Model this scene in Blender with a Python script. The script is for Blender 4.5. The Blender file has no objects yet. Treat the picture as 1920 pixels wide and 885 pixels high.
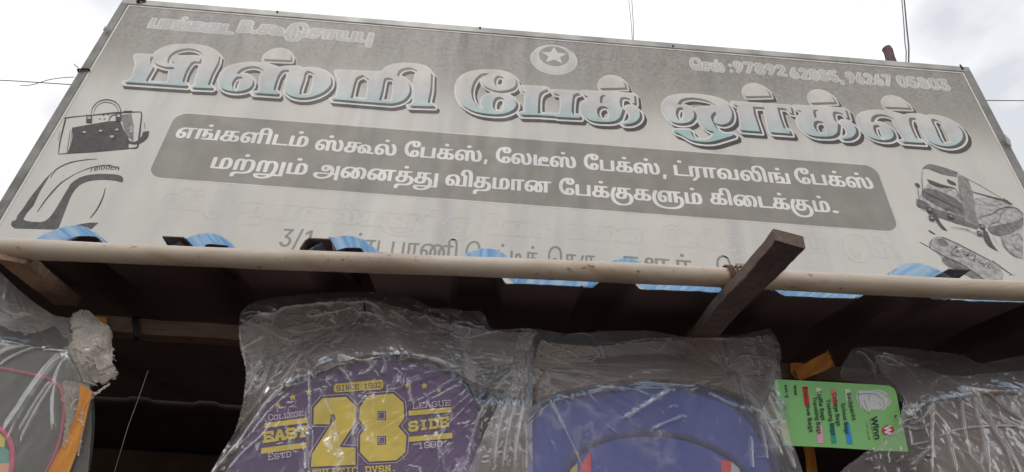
import bpy, bmesh, math, random
from mathutils import Vector, Matrix, noise
import numpy as np
random.seed(7)
C = bpy.context.scene.collection
sc = bpy.context.scene

# ------------------------------------------------------------------ camera
F, CX, CY = 1350.0, 960.0, 442.5                 # focal length and centre in photograph pixels
_up = Vector((83, 1782, -F)).normalized()        # world up seen from the camera
_h = Vector((40670, -2917, -F)).normalized()
_h = (_h - _up * _h.dot(_up)).normalized()
_f = _up.cross(_h)
M3 = Matrix((_h, _f, _up))                       # camera axes -> world
EYE = Vector((0, 0, 1.55))
cd = bpy.data.cameras.new('camera'); cam = bpy.data.objects.new('camera', cd); C.objects.link(cam)
cam.matrix_world = Matrix.Translation(EYE) @ M3.to_4x4()
cd.sensor_fit = 'HORIZONTAL'; cd.sensor_width = 36; cd.lens = 36 * F / 1920
cd.clip_start = 0.02; cd.clip_end = 3000
sc.camera = cam

def at(px, py, Y):                               # the point of the plane y=Y that lies on this pixel's ray
    r = M3 @ Vector((px - CX, -(py - CY), -F))
    return EYE + r * (Y / r.y)
def at_z(px, py, z):
    r = M3 @ Vector((px - CX, -(py - CY), -F))
    return EYE + r * ((z - EYE.z) / r.z)

# ------------------------------------------------------------------ world, sun, exposure
SUN_EL, SUN_AZ = math.radians(52), math.radians(200)   # sun veiled behind the viewer, a little left
w = bpy.data.worlds.new('World'); sc.world = w; w.use_nodes = True
nt = w.node_tree; nt.nodes.clear()
sky = nt.nodes.new('ShaderNodeTexSky'); sky.sky_type = 'NISHITA'; sky.sun_disc = False
sky.sun_elevation = SUN_EL; sky.sun_rotation = SUN_AZ
tc = nt.nodes.new('ShaderNodeTexCoord')
mp = nt.nodes.new('ShaderNodeMapping'); mp.inputs['Scale'].default_value = (1.2, 1.2, 2.6)
nz = nt.nodes.new('ShaderNodeTexNoise'); nz.inputs['Scale'].default_value = 2.1; nz.inputs['Detail'].default_value = 5
cr = nt.nodes.new('ShaderNodeValToRGB')
cr.color_ramp.elements[0].position = .42; cr.color_ramp.elements[0].color = (0.64, 0.66, 0.70, 1)
cr.color_ramp.elements[1].position = .56; cr.color_ramp.elements[1].color = (1.0, 1.0, 1.0, 1)
sc_ = nt.nodes.new('ShaderNodeVectorMath'); sc_.operation = 'SCALE'; sc_.inputs['Scale'].default_value = 11.5
mx = nt.nodes.new('ShaderNodeMixRGB'); mx.inputs[0].default_value = .93
bg = nt.nodes.new('ShaderNodeBackground'); bg.inputs['Strength'].default_value = .1
wo = nt.nodes.new('ShaderNodeOutputWorld'); L = nt.links.new
L(tc.outputs['Generated'], mp.inputs['Vector']); L(mp.outputs[0], nz.inputs['Vector']); L(nz.outputs['Fac'], cr.inputs['Fac'])
L(cr.outputs['Color'], sc_.inputs[0]); L(sky.outputs[0], mx.inputs[1]); L(sc_.outputs[0], mx.inputs[2])
L(mx.outputs[0], bg.inputs['Color']); L(bg.outputs[0], wo.inputs['Surface'])
sd = bpy.data.lights.new('sun', 'SUN'); sd.energy = .6; sd.angle = math.radians(25); sd.color = (1, .96, .9)
so = bpy.data.objects.new('sun', sd); C.objects.link(so); so.location = (0, -4, 8)
so.rotation_euler = (-(math.pi / 2 - SUN_EL), 0, -(SUN_AZ - math.pi) + 0)
so.rotation_euler = Vector((math.sin(SUN_AZ) * math.cos(SUN_EL), math.cos(SUN_AZ) * math.cos(SUN_EL), math.sin(SUN_EL))).to_track_quat('Z', 'Y').to_euler()
sc.view_settings.view_transform = 'Standard'; sc.view_settings.look = 'None'
sc.view_settings.exposure = .07; sc.view_settings.gamma = 1
sc.cycles.transparent_max_bounces = 32; sc.cycles.max_bounces = 8

# ------------------------------------------------------------------ helpers
def s2l(c):
    return tuple(((v / 255) / 12.92 if v / 255 < .04045 else ((v / 255 + .055) / 1.055) ** 2.4) for v in c)
class NT:
    """small helper for node materials"""
    def __init__(s, name):
        s.m = bpy.data.materials.new(name); s.m.use_nodes = True; s.t = s.m.node_tree
        s.b = s.t.nodes['Principled BSDF']; s.out = s.t.nodes['Material Output']
    def n(s, typ, **k):
        x = s.t.nodes.new('ShaderNode' + typ)
        for a, v in k.items():
            if hasattr(x, a) and a not in x.inputs: setattr(x, a, v)
            else: x.inputs[a].default_value = v
        return x
    def l(s, a, b): s.t.links.new(a, b)
    def co(s, scale=(1, 1, 1)):
        c = s.n('TexCoord'); m = s.n('Mapping'); m.inputs['Scale'].default_value = scale; s.l(c.outputs['Object'], m.inputs['Vector']); return m.outputs[0]
    def noise(s, scale, detail=4, co=None, rough=.55, dist=0):
        x = s.n('TexNoise'); x.inputs['Scale'].default_value = scale; x.inputs['Detail'].default_value = detail
        x.inputs['Roughness'].default_value = rough; x.inputs['Distortion'].default_value = dist
        s.l(co or s.co(), x.inputs['Vector']); return x.outputs['Fac']
    def ramp(s, fac, stops):
        r = s.n('ValToRGB'); e = r.color_ramp.elements
        while len(e) < len(stops): e.new(.5)
        for el, (p, c) in zip(e, stops): el.position = p; el.color = (*c, 1) if len(c) == 3 else c
        s.l(fac, r.inputs['Fac']); return r.outputs['Color']
    def mix(s, fac, a, b, mode='MIX'):
        x = s.n('MixRGB'); x.blend_type = mode
        for i, v in ((0, fac), (1, a), (2, b)):
            if hasattr(v, 'is_linked') or hasattr(v, 'node'): s.l(v, x.inputs[i])
            else: x.inputs[i].default_value = v if i == 0 else (*v, 1)
        return x.outputs[0]
    def math(s, op, a, b=None, clamp=False):
        x = s.n('Math'); x.operation = op; x.use_clamp = clamp
        for i, v in ((0, a), (1, b)):
            if v is None: continue
            if hasattr(v, 'node'): s.l(v, x.inputs[i])
            else: x.inputs[i].default_value = v
        return x.outputs[0]
    def bump(s, h, strength=.3, dist=.002):
        x = s.n('Bump'); x.inputs['Strength'].default_value = strength; x.inputs['Distance'].default_value = dist
        s.l(h, x.inputs['Height']); return x.outputs[0]
def mat(name, col, rough=.6, var=.12, scale=20, bump=0, bscale=150, spec=.4, metal=0, bdist=.001, stretch=(1, 1, 1), col2=None):
    t = NT(name); c = s2l(col)
    f = t.noise(scale, 6, t.co(stretch))
    c2 = s2l(col2) if col2 else tuple(v * (1 - var) for v in c)
    t.l(t.ramp(f, [(.35, c2), (.65, tuple(min(1, v * (1 + var * .5)) for v in c))]), t.b.inputs['Base Color'])
    t.b.inputs['Roughness'].default_value = rough; t.b.inputs['Specular IOR Level'].default_value = spec; t.b.inputs['Metallic'].default_value = metal
    if bump: t.l(t.bump(t.noise(bscale, 5, t.co(stretch)), bump, bdist), t.b.inputs['Normal'])
    return t.m
def mesh_obj(name, verts, faces, m=None, parent=None, smooth=False):
    me = bpy.data.meshes.new(name); me.from_pydata([tuple(v) for v in verts], [], faces); me.update()
    if smooth: me.polygons.foreach_set('use_smooth', [True] * len(me.polygons))
    o = bpy.data.objects.new(name, me); C.objects.link(o)
    if m: me.materials.append(m)
    if parent: o.parent = parent; o.matrix_parent_inverse = Matrix.Translation(-parent.location)
    return o
def thing(name, label, cat, loc=(0, 0, 0), group=None):
    o = bpy.data.objects.new(name, None); C.objects.link(o); o.location = loc; o.empty_display_size = .05
    tag(o, label, cat, group); return o
def tag(o, label=None, cat=None, group=None, kind=None):
    if label: o['label'] = label
    if cat: o['category'] = cat
    if group: o['group'] = group
    if kind: o['kind'] = kind
    return o
def bm_obj(name, bm, m, parent=None, smooth=False):
    bmesh.ops.recalc_face_normals(bm, faces=bm.faces)
    me = bpy.data.meshes.new(name); bm.to_mesh(me); bm.free()
    if smooth: me.polygons.foreach_set('use_smooth', [True] * len(me.polygons))
    me.materials.append(m); o = bpy.data.objects.new(name, me); C.objects.link(o)
    if parent: o.parent = parent; o.matrix_parent_inverse = Matrix.Translation(-parent.location)
    return o
def box_bm(bm, corners, bevel=0, seg=2):
    """corners: 8 points, bottom ring then top ring"""
    b = bmesh.new(); v = [b.verts.new(p) for p in corners]
    for f in ((0, 3, 2, 1), (4, 5, 6, 7), (0, 1, 5, 4), (1, 2, 6, 5), (2, 3, 7, 6), (3, 0, 4, 7)): b.faces.new([v[i] for i in f])
    if bevel: bmesh.ops.bevel(b, geom=b.edges[:], offset=bevel, segments=seg, profile=.5, affect='EDGES')
    me = bpy.data.meshes.new('t'); b.to_mesh(me); b.free(); bm.from_mesh(me); bpy.data.meshes.remove(me)
def aabb(x0, y0, z0, x1, y1, z1):
    return [(x0, y0, z0), (x1, y0, z0), (x1, y1, z0), (x0, y1, z0), (x0, y0, z1), (x1, y0, z1), (x1, y1, z1), (x0, y1, z1)]
def box(name, a, m, parent=None, bevel=0):
    bm = bmesh.new(); box_bm(bm, aabb(*a), bevel); return bm_obj(name, bm, m, parent)
def tube(name, pts, r, m, parent=None, n=8, rfun=None, cap=True):
    pts = [Vector(p) for p in pts]; V = []; Fc = []; N = len(pts); prev = None
    for i, p in enumerate(pts):
        d = (pts[min(i + 1, N - 1)] - pts[max(i - 1, 0)]).normalized()
        a = prev if prev else (Vector((0, 0, 1)) if abs(d.z) < .9 else Vector((1, 0, 0)))
        u = (a - d * a.dot(d)).normalized(); v = d.cross(u); prev = u
        rr = r * (rfun(i / (N - 1)) if rfun else 1)
        for k in range(n):
            t = 2 * math.pi * k / n; V.append(p + (u * math.cos(t) + v * math.sin(t)) * rr)
    for i in range(N - 1):
        for k in range(n): Fc.append((i * n + k, i * n + (k + 1) % n, (i + 1) * n + (k + 1) % n, (i + 1) * n + k))
    if cap: Fc.append(tuple(range(n))[::-1]); Fc.append(tuple((N - 1) * n + k for k in range(n)))
    return mesh_obj(name, V, Fc, m, parent, True)
def catmull(P, k=6, closed=False):
    P = [Vector(p) for p in P]; n = len(P); o = []
    for i in range(n if closed else n - 1):
        g = (lambda j: P[j % n]) if closed else (lambda j: P[max(0, min(n - 1, j))])
        a, b, c, d = g(i - 1), g(i), g(i + 1), g(i + 2)
        for j in range(k):
            t = j / k; o.append(.5 * ((2 * b) + (c - a) * t + (2 * a - 5 * b + 4 * c - d) * t * t + (-a + 3 * b - 3 * c + d) * t ** 3))
    if not closed: o.append(P[-1])
    return o
# outlines of everything printed, in whole half- or tenth-millimetres: first point, then steps
ART = {
 'title_face': [[1954,7119,-3,-4,-182,-27,-4,3,-2,24,1,16,8,26,9,19,9,13,15,14,20,14,20,8,20,3,18,-2,16,-5,16,-10,12,-12,10,-14,8,-16],[2981,7109,-2,-4,-6,-1,-180,-11,-3,4,0,28,3,12,9,22,10,16,13,14,16,12,14,7,18,6,18,1,18,-3,16,-6,14,-8,
11,-11,11,-16,9,-18],[2431,7105,-4,-3,-180,-28,-5,3,-2,26,2,16,8,28,9,18,12,14,16,15,18,11,18,7,20,3,18,-2,16,-5,16,-11,12,-12,11,-16,6,-14],[-1475,7093,-2,-3,-4,0,-182,-11,-3,4,0,28,3,12,10,22,11,18,13,14,16,11,16,8,16,4,16,1,20,-4,16,-6,
14,-9,10,-10,12,-17,8,-18],[902,7083,-5,-4,-180,-27,-4,3,-2,26,1,14,9,28,9,18,8,12,15,14,20,14,18,7,20,4,18,-1,18,-5,16,-10,13,-13,11,-16,6,-14],[-1923,6753,-4,-8,-4,-2,-122,-6,-5,0,-2,2,14,20,2,8,1,10,-11,52,-10,118,-14,122,-18,22,-15,14,
-20,12,-24,9,-22,4,-20,1,-20,-4,-20,-7,-22,-13,-16,-14,-17,-24,-9,-22,-2,-24,3,-36,11,-27,38,-20,8,-7,5,-8,-3,-2,-38,-4,-16,1,-18,4,-40,15,-22,15,-16,21,-7,14,-4,14,-1,36,5,26,17,29,14,17,12,11,14,9,24,12,20,6,30,7,60,9,32,2,24,0,48,-7,20,
-5,28,-9,20,-10,12,-7,22,-19,30,-31,9,-48,2,-26,-1,-36,-5,-80,3,-108,4,-5,34,-19],[129,6821,-2,-18,-5,-16,-7,-15,-10,-13,-20,-18,-22,-15,-20,-10,-20,-7,-24,-4,-32,-3,-64,3,-52,10,-22,8,-22,11,-34,24,-14,13,-11,14,-21,40,-14,42,-8,54,-1,44,
4,30,5,18,16,36,21,30,11,10,24,17,22,11,20,8,56,15,30,5,32,4,44,0,24,-4,18,-4,24,-8,18,-9,12,-8,11,-11,9,-14,7,-16,4,-16,2,-18,-1,-14,-4,-18,-7,-16,-7,-10,-22,-18,-28,-13,-38,-10,-30,0,-28,6,-46,24,-17,15,-8,12,-5,18,0,18,4,20,6,16,8,14,29,
28,-3,2,-32,0,-14,-5,-12,-10,-15,-19,-13,-24,-11,-30,-6,-22,-5,-32,-3,-36,1,-32,5,-32,7,-30,7,-18,33,-62,58,-27,2,1,-1,2,-19,24,-9,18,-5,22,-1,22,5,26,9,20,11,13,20,12,34,9,48,8,24,-1,24,-6,28,-16,20,-19,13,-24,3,-12],[-432,6745,-2,-8,-5,
-3,-158,-12,-5,1,0,2,17,7,7,7,5,12,2,14,-3,64,-11,78,-4,48,0,44,5,84,-3,5,-38,21,-12,3,-22,-2,-22,-9,-16,-11,-11,-15,-7,-14,-2,-14,-2,-30,4,-4,30,-7,14,-8,22,-20,16,-21,12,-28,7,-32,3,-34,-4,-32,-6,-20,-8,-16,-10,-16,-12,-14,-12,-10,-18,
-11,-20,-9,-18,-5,-26,-3,-214,0,-160,2,-6,1,2,3,20,10,7,6,3,6,4,18,-2,32,-8,82,-10,58,-5,12,-15,18,-16,38,4,3,192,13,118,4,5,4,17,40,13,20,22,18,27,14,22,7,26,7,50,6,62,-2,22,-4,16,-4,16,-8,12,-9,12,-15,24,-36,9,-106,3,-56,-1,-50,-3,-88,2,
-4,40,-18],[34,7039,-2,22,-7,28,-30,11,-10,-1,-7,-4,-10,-18,-4,-14,-2,-12,5,-34,10,-25,4,-2,40,1,10,28],[1646,6905,-1,-18,-5,-22,-8,-24,-9,-20,-9,-12,-13,-13,-12,-9,-18,-9,-16,-4,-18,1,-22,7,-14,11,0,4,19,32,9,26,3,20,-3,26,-2,1,-6,-4,-16,
-19,-11,-18,-5,-18,1,-24,8,-40,14,-38,12,-22,23,-21,20,-9,20,0,40,9,1,-3,-3,-14,-4,-5,-116,-58,-28,-12,-34,-11,-36,-4,-22,0,-30,3,-22,4,-18,6,-18,10,-44,36,-16,8,-26,10,-3,3,5,12,6,4,32,5,72,6,3,-3,4,-28,6,-18,12,-22,13,-14,12,-4,24,0,18,1,
20,6,14,10,15,15,12,18,6,12,7,24,-4,4,-28,9,-16,8,-16,17,-13,20,-6,16,-5,22,-10,62,-7,58,3,3,62,21,84,18,4,3,1,5,-2,6,-16,18,-21,19,-24,11,-32,9,-48,6,-24,-1,-36,-8,-20,-8,-12,-7,-10,-8,-8,-9,-21,-40,3,-3,34,-2,20,-4,22,-10,14,-11,10,-16,6,
-22,1,-22,-4,-22,-9,-22,-12,-18,-14,-15,-16,-11,-20,-9,-24,-6,-28,-2,-18,3,-18,6,-10,5,-13,13,-10,14,-11,22,-9,22,-5,20,-1,24,2,24,3,18,8,22,7,16,15,22,12,13,16,14,18,11,28,12,32,9,50,10,44,5,60,0,32,-2,44,-6,32,-8,24,-8,16,-8,18,-14,10,
-12,9,-20,7,-24,5,-26],[-2085,7013,-1,-10,-3,-3,-6,-1,-24,1,-6,-3,-6,-6,-5,-12,-3,-12,-5,-52,1,-58,7,-68,3,-3,37,-23,1,-14,-2,-3,-408,-7,-1,2,21,11,8,9,6,20,1,26,-10,66,-16,74,-16,38,-18,32,1,3,108,6,9,-1,0,-2,-6,-12,-1,-10,2,-16,5,-16,11,
-24,33,-34,-6,-134,8,-16,5,-4,134,0,4,2,-7,46,-19,86,2,3,20,12,2,3,-6,18,-19,44,-8,10,-16,12,-5,24,1,6,3,3,10,6,18,4,40,4,56,9,36,1,16,-2,6,-3,4,-10],[3301,6891,-4,-28,-11,-28,-19,-29,-24,-26,-30,-22,-28,-14,-32,-10,-36,-3,-34,5,-26,9,-18,
12,-28,26,-13,144,-4,66,-2,4,-7,5,-28,-3,-10,-8,-6,-10,-4,-14,-7,-42,-1,-60,5,-72,3,-4,34,-21,2,-17,-4,-4,-146,-2,-14,1,-4,1,30,11,9,9,2,8,-1,14,-5,30,-15,60,-6,34,0,22,4,38,-2,4,-26,19,-22,12,-24,3,-14,-1,-24,-6,-16,-8,-16,-13,-14,-18,-6,
-12,-9,-28,3,-3,14,-2,12,-1,34,2,14,-3,12,-6,14,-11,11,-12,8,-12,6,-16,4,-18,0,-22,-2,-16,-6,-14,-9,-12,-12,-11,-16,-10,-16,-7,-18,-4,-20,-2,-22,0,-18,2,-20,6,-18,7,-12,8,-16,17,-15,34,-9,40,-3,40,4,34,12,28,9,12,12,14,25,18,31,15,52,16,50,
7,48,0,30,-3,34,-7,26,-8,36,-14,32,15,40,9,28,3,20,0,20,-4,10,-4,18,-12,3,1,5,8,4,3,20,5,18,2,36,-3,36,-7,20,-8,16,-10,22,-20,16,-18,6,-12,6,-20,5,-24],[2489,7035,-2,-86,-2,-3,-16,-1,-3,2,-10,40,-3,4,-30,8,-16,2,-10,-4,-8,-8,-7,-32,-1,-22,
1,-20,4,-14,15,-18,0,-4,-25,-86,-15,-20,-18,-16,-14,-9,-14,-5,-30,-7,-54,-5,-34,2,-24,5,-16,8,-19,15,-15,19,-9,17,-7,24,-3,22,2,26,4,16,5,12,32,46,10,32,-3,4,-29,12,-10,32,2,2,362,13,8,-1],[-1154,6877,-5,-28,-11,-28,-19,-30,-24,-25,-32,-23,
-30,-15,-30,-8,-36,-3,-32,5,-26,9,-18,12,-27,26,-14,144,-4,66,-2,4,-7,5,-28,-4,-9,-7,-6,-10,-5,-14,-6,-42,-1,-60,4,-72,3,-4,34,-21,2,-3,0,-14,0,-2,-4,-2,-154,-2,-9,2,23,8,12,8,5,8,0,14,-6,36,-14,58,-6,34,-1,22,3,40,-29,23,-16,8,-20,5,-20,
-1,-26,-6,-16,-8,-16,-14,-14,-17,-5,-12,-9,-28,2,-4,14,-1,16,-1,26,2,18,-3,14,-8,14,-11,11,-12,7,-12,7,-18,3,-18,0,-20,-3,-16,-7,-14,-10,-13,-14,-11,-14,-8,-14,-6,-20,-5,-24,-2,-18,1,-18,2,-20,6,-16,7,-12,8,-15,17,-16,34,-9,40,-3,40,5,34,
11,26,8,12,12,14,25,19,32,16,50,15,48,7,48,1,32,-3,30,-6,32,-9,36,-15,34,16,44,10,24,2,16,0,22,-4,10,-4,18,-12,4,1,4,8,4,3,30,7,42,-3,38,-7,20,-8,16,-10,22,-20,16,-18,6,-12,6,-20,5,-24],[2087,7019,-2,-68,-2,-3,-18,2,-4,2,-7,29,-4,6,-5,4,
-20,4,-34,-1,-5,-3,1,-102,7,-98,3,-4,26,-8,3,-2,5,-36,-2,-3,-142,-1,-3,2,7,244,-4,3,-28,0,-46,-1,-4,-4,-4,-70,13,-172,-1,-3,-2,-1,-66,0,-74,0,-4,2,17,18,6,32,5,62,4,110,-3,16,-5,8,-6,4,-20,3,-4,3,-2,18,2,3,122,1,296,8],[960,7011,-2,-84,-3,
-4,-14,-1,-4,3,-10,40,-4,4,-28,8,-18,1,-10,-4,-6,-7,-3,-8,-5,-24,-1,-22,1,-20,4,-14,14,-18,1,-4,-25,-86,-16,-22,-18,-16,-12,-7,-14,-5,-28,-7,-46,-5,-22,0,-22,1,-24,6,-16,7,-18,14,-17,20,-9,18,-7,24,-3,22,2,26,5,16,5,12,30,44,11,34,-3,4,-29,
12,-9,30,1,4,355,12,14,0],[568,6745,-3,-12,-12,-2,-138,-6,-14,0,-4,4,-4,1,-120,-2,-104,-9,-6,0,-2,2,3,2,0,2,-13,1,0,3,16,12,18,2,3,2,2,16,2,68,0,56,-6,54,-2,6,-5,6,-20,9,-3,3,1,40,4,3,170,8,3,-3,-1,-18,-24,-17,-10,-11,-10,-18,-6,-20,-3,-38,
-1,-54,0,-86,1,-2,3,-2,112,4,30,2,5,4,8,32,3,44,1,52,-5,40,-6,14,-16,20,-32,4,-4,2,-1,22,2,2,53,4,126,4,1,-2,-1,-10,-20,-10,-7,-6,-6,-8,-4,-12,-8,-88,-2,-70,3,-12,10,-16,12,-3,28,2,3,-3],[3188,6777,-3,100,-11,94,-17,19,-12,10,-14,6,-12,0,
-4,-2,-4,-5,-6,-20,4,-70,-3,-76,6,-60,11,-10,10,-4,30,7,22,7],[2287,6999,-1,2,-7,2,-14,1,-10,-5,-7,-8,-3,-10,-3,-18,-1,-42,2,-2,14,0,2,2,2,38,3,18,7,10],[-887,6755,-6,104,-13,96,-3,5,-20,12,-24,24,-4,0,-28,-23,-8,-12,-3,-12,-3,-54,2,-106,
-2,-30,2,-2,6,-2,100,-4],[-1268,6763,-2,100,-12,94,-17,19,-12,10,-14,6,-12,0,-8,-7,-6,-20,5,-72,-3,-74,5,-60,3,-4,10,-7,10,-3,20,4,30,9],[-717,6799,-2,66,-11,88,-13,22,-10,8,-16,6,-18,-3,-8,-4,-5,-7,-3,-22,2,-98,-4,-100,4,-3,82,0,2,3],[758,
6977,-7,4,-14,1,-10,-5,-8,-10,-4,-14,-2,-16,0,-38,2,-3,12,1,4,2,1,38,4,18,6,10],[1304,6867,-3,32,-8,20,-2,1,-24,-7,-7,-6,-7,-10,-9,-28,-1,-32,3,-18,4,-14,8,-14,5,-5,6,-1,14,0,4,4,14,50],[2517,6841,-3,-24,-8,-22,-12,-20,-17,-18,-20,-14,-20,
-9,-20,-4,-33,-1,0,2,1,1,26,11,16,11,12,15,6,16,3,24,-3,26,-26,48,7,16,5,8,12,4,14,-2,24,-9,16,-8,9,-9,5,-10,4,-14],[2706,6765,-7,38,2,50,-4,40,-2,2,-26,-1,-8,-4,-4,-5,-7,-18,-4,-34,3,-28,19,-38,9,-12,6,-2,6,1,14,7],[2304,6829,-4,22,-11,30,
-16,8,-10,2,-16,-4,-13,-8,-8,-10,-5,-12,-3,-16,-1,-16,2,-14,6,-18,6,-12,8,-11,8,-7,12,-4,34,2,3,4,5,30],[988,6817,-3,-24,-8,-22,-13,-20,-19,-19,-22,-14,-22,-8,-26,-3,-20,0,0,2,26,11,16,11,12,14,8,18,2,22,-3,26,-4,10,-22,40,7,16,6,8,10,3,16,
-1,24,-9,16,-9,7,-8,7,-12,4,-16],[46,6819,-4,26,-4,18,-3,5,-20,11,-12,1,-14,-7,-10,-12,-7,-16,-4,-18,-1,-22,1,-18,3,-16,5,-12,21,-23,34,1,7,2,7,50],[-1749,6751,-7,38,1,48,-3,40,-3,4,-26,-2,-6,-2,-6,-6,-7,-18,-3,-34,3,-28,18,-38,9,-12,6,-2,
6,1,14,7],[775,6807,-4,22,-8,26,-3,4,-17,8,-10,2,-16,-5,-12,-7,-7,-10,-6,-14,-3,-14,0,-18,1,-12,6,-18,6,-12,8,-12,9,-7,10,-4,14,0,22,3,2,2,6,40]],
 'title_edge': [[1970,7097,-3,-4,-182,-27,-3,1,-3,8,-6,4,-2,30,4,20,9,26,9,15,12,14,16,13,20,11,18,6,20,2,20,-4,16,-7,15,-12,17,-20,14,-26],[2997,7087,-2,-4,-6,-1,-180,-11,-4,9,-7,5,0,32,7,18,10,20,12,16,14,13,16,10,16,6,18,3,18,-1,18,-6,
18,-9,11,-10,13,-16,18,-32],[2447,7083,-4,-3,-182,-28,-4,9,-7,4,-2,30,4,20,9,26,8,14,12,15,18,14,20,11,18,6,20,2,20,-4,16,-8,15,-12,15,-18,10,-16,5,-12],[-1459,7071,-6,-3,-182,-11,-3,8,-8,6,1,32,6,18,10,20,12,16,14,13,16,9,16,6,18,4,16,-1,
20,-6,18,-9,10,-8,15,-18,17,-32],[918,7061,-5,-4,-180,-27,-4,3,-1,6,-7,4,-2,30,4,20,9,26,8,14,13,15,16,13,20,11,20,7,20,1,18,-3,18,-9,14,-11,16,-20,14,-26],[-1907,6731,-4,-8,-4,-2,-122,-6,-7,2,3,7,-10,2,0,3,14,20,2,16,-11,52,-10,118,-15,
122,-19,22,-17,12,-32,13,-34,5,-24,-3,-26,-9,-25,-16,-18,-18,-13,-20,-6,-20,-2,-26,3,-32,9,-20,34,-19,20,-21,-2,10,-18,42,-16,12,-9,12,-5,24,2,8,10,6,16,5,44,4,56,9,36,1,16,-2,6,-3,11,-16,5,-22,0,-12,-3,-4,-5,-2,-22,1,-8,-2,-10,-11,-7,-32,
-4,-66,8,-94,32,-22,9,-12,-1,-14,-3,-2,-30,0,-376,-6,-1,2,11,6,-18,2,-1,2,23,13,6,7,4,12,3,24,-2,30,-8,50,-17,74,-33,68,11,2,104,5,3,-3,-1,-6,8,0,3,30,3,14,9,20,15,21,18,18,14,10,26,13,22,7,62,12,66,5,34,-2,30,-5,52,-16,18,-9,20,-14,39,-38,
11,-14,11,-74,-6,-116,3,-102,4,-5,26,-15],[145,6799,-2,-18,-5,-16,-7,-15,-10,-13,-20,-18,-22,-15,-40,-17,-24,-4,-32,-3,-64,3,-52,10,-22,8,-22,11,-38,27,-29,34,-21,40,-14,42,-8,54,-1,44,4,30,5,18,16,36,11,18,17,19,32,22,38,17,58,16,60,8,50,
-1,38,-7,42,-18,16,-13,18,-23,9,-18,6,-20,2,-20,-3,-22,-8,-22,-12,-16,-20,-16,-22,-10,-30,-9,-26,-3,-24,2,-18,4,-48,25,-16,13,-13,16,-8,22,0,24,7,30,10,18,17,18,-2,2,-7,0,-14,-2,-18,-13,-16,-21,-14,-26,-10,-30,-8,-36,-5,-48,1,-34,5,-32,13,
-46,29,-54,5,-5,50,-22,2,1,-1,2,-19,24,-9,18,-6,26,0,24,6,24,12,22,15,13,20,9,46,11,30,3,26,-1,26,-9,30,-19,22,-25,12,-24],[-416,6723,-2,-8,-3,-3,-160,-12,-5,1,0,2,11,4,3,2,-1,2,-21,0,0,2,17,7,8,9,5,18,1,24,-4,48,-14,122,0,46,4,80,-2,4,-28,
16,-14,3,-22,-2,-20,-8,-16,-11,-11,-12,-8,-16,-3,-14,-1,-24,3,-3,24,-7,20,-13,19,-19,21,-30,12,-30,6,-32,2,-34,-4,-26,-14,-36,-11,-18,-13,-14,-32,-21,-22,-9,-16,-4,-22,-2,-214,0,-160,2,-6,1,8,8,-16,3,25,14,6,8,4,10,1,16,-4,56,-6,54,-10,58,
-4,8,-16,20,-16,38,4,3,192,13,118,4,5,4,17,40,13,20,22,18,27,14,48,14,50,6,64,-3,38,-8,16,-8,13,-11,17,-22,24,-36,12,-162,-4,-132,4,-5,30,-13,5,-8],[42,7027,-2,18,-5,24,-24,9,-10,-1,-6,-3,-10,-17,-7,-24,4,-32,7,-21,4,-2,36,1,10,28],[1662,
6883,-5,-36,-12,-36,-13,-22,-19,-18,-30,-16,-22,-3,-28,7,-14,10,-6,8,-3,-2,17,-54,9,-18,7,-7,20,-15,18,-5,18,2,36,8,1,-9,7,-1,1,-3,-4,-16,-51,-28,-94,-45,-34,-10,-38,-5,-52,3,-22,4,-22,8,-17,11,-41,33,-44,19,-1,6,-7,4,-1,4,5,10,6,4,32,5,72,
6,4,-7,7,-6,4,-28,6,-18,11,-20,6,-6,12,-4,42,1,20,6,16,11,25,32,10,30,-27,11,-14,10,-22,25,-13,22,-10,36,-16,118,3,3,60,21,88,19,2,3,0,6,-9,12,-21,19,-24,11,-32,9,-48,6,-30,-2,-28,-6,-24,-10,-22,-15,-11,-16,-11,-22,1,-2,43,-7,18,-7,14,-10,
16,-18,6,-12,6,-20,1,-20,-2,-16,-6,-20,-19,-32,-12,-13,-14,-10,-32,-13,-28,-5,-24,1,-20,5,-18,10,-23,27,-16,28,-12,30,-4,26,2,40,11,38,22,36,26,26,34,19,38,12,58,12,56,5,62,0,46,-5,52,-12,38,-17,20,-16,19,-28,14,-46],[3317,6869,-4,-28,-11,
-28,-19,-29,-24,-26,-30,-22,-28,-14,-32,-10,-36,-3,-34,5,-28,10,-22,16,-20,19,-10,12,-17,206,-3,3,-26,-3,-6,-4,-5,-6,-11,-28,-5,-44,-1,-54,4,-64,4,-5,24,-14,10,-12,2,-17,-4,-4,-158,-2,-6,2,18,6,0,2,-26,2,22,7,11,7,7,8,1,14,-27,130,0,22,3,
36,-17,14,-18,11,-18,4,-22,1,-20,-4,-18,-7,-17,-13,-16,-18,-8,-14,-7,-20,0,-2,4,-3,48,1,20,-6,14,-9,12,-11,16,-20,8,-14,5,-18,2,-18,0,-18,-3,-16,-8,-14,-10,-12,-14,-11,-18,-10,-34,-8,-42,-1,-34,9,-28,15,-22,26,-14,32,-10,40,-3,42,2,26,7,22,
13,22,15,18,22,16,18,10,30,12,30,9,58,9,58,0,30,-5,42,-10,44,-17,32,15,50,10,36,2,18,-3,12,-4,20,-13,3,1,5,8,4,3,20,5,20,2,42,-4,30,-7,24,-10,24,-19,19,-20,18,-26,10,-34],[2505,7013,-2,-86,-2,-3,-16,-1,-3,2,-2,6,-6,4,-8,32,-3,3,-24,7,-16,2,
-10,-4,-8,-8,-7,-32,0,-42,3,-12,16,-20,0,-4,-25,-86,-16,-22,-21,-17,-26,-12,-28,-6,-54,-5,-38,2,-24,7,-18,10,-16,15,-22,28,-10,20,-5,20,-2,22,2,24,11,30,29,42,9,28,-2,4,-18,7,-11,13,-9,30,2,2,368,13,4,-3,1,-6],[-1138,6855,-5,-28,-11,-28,
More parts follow.
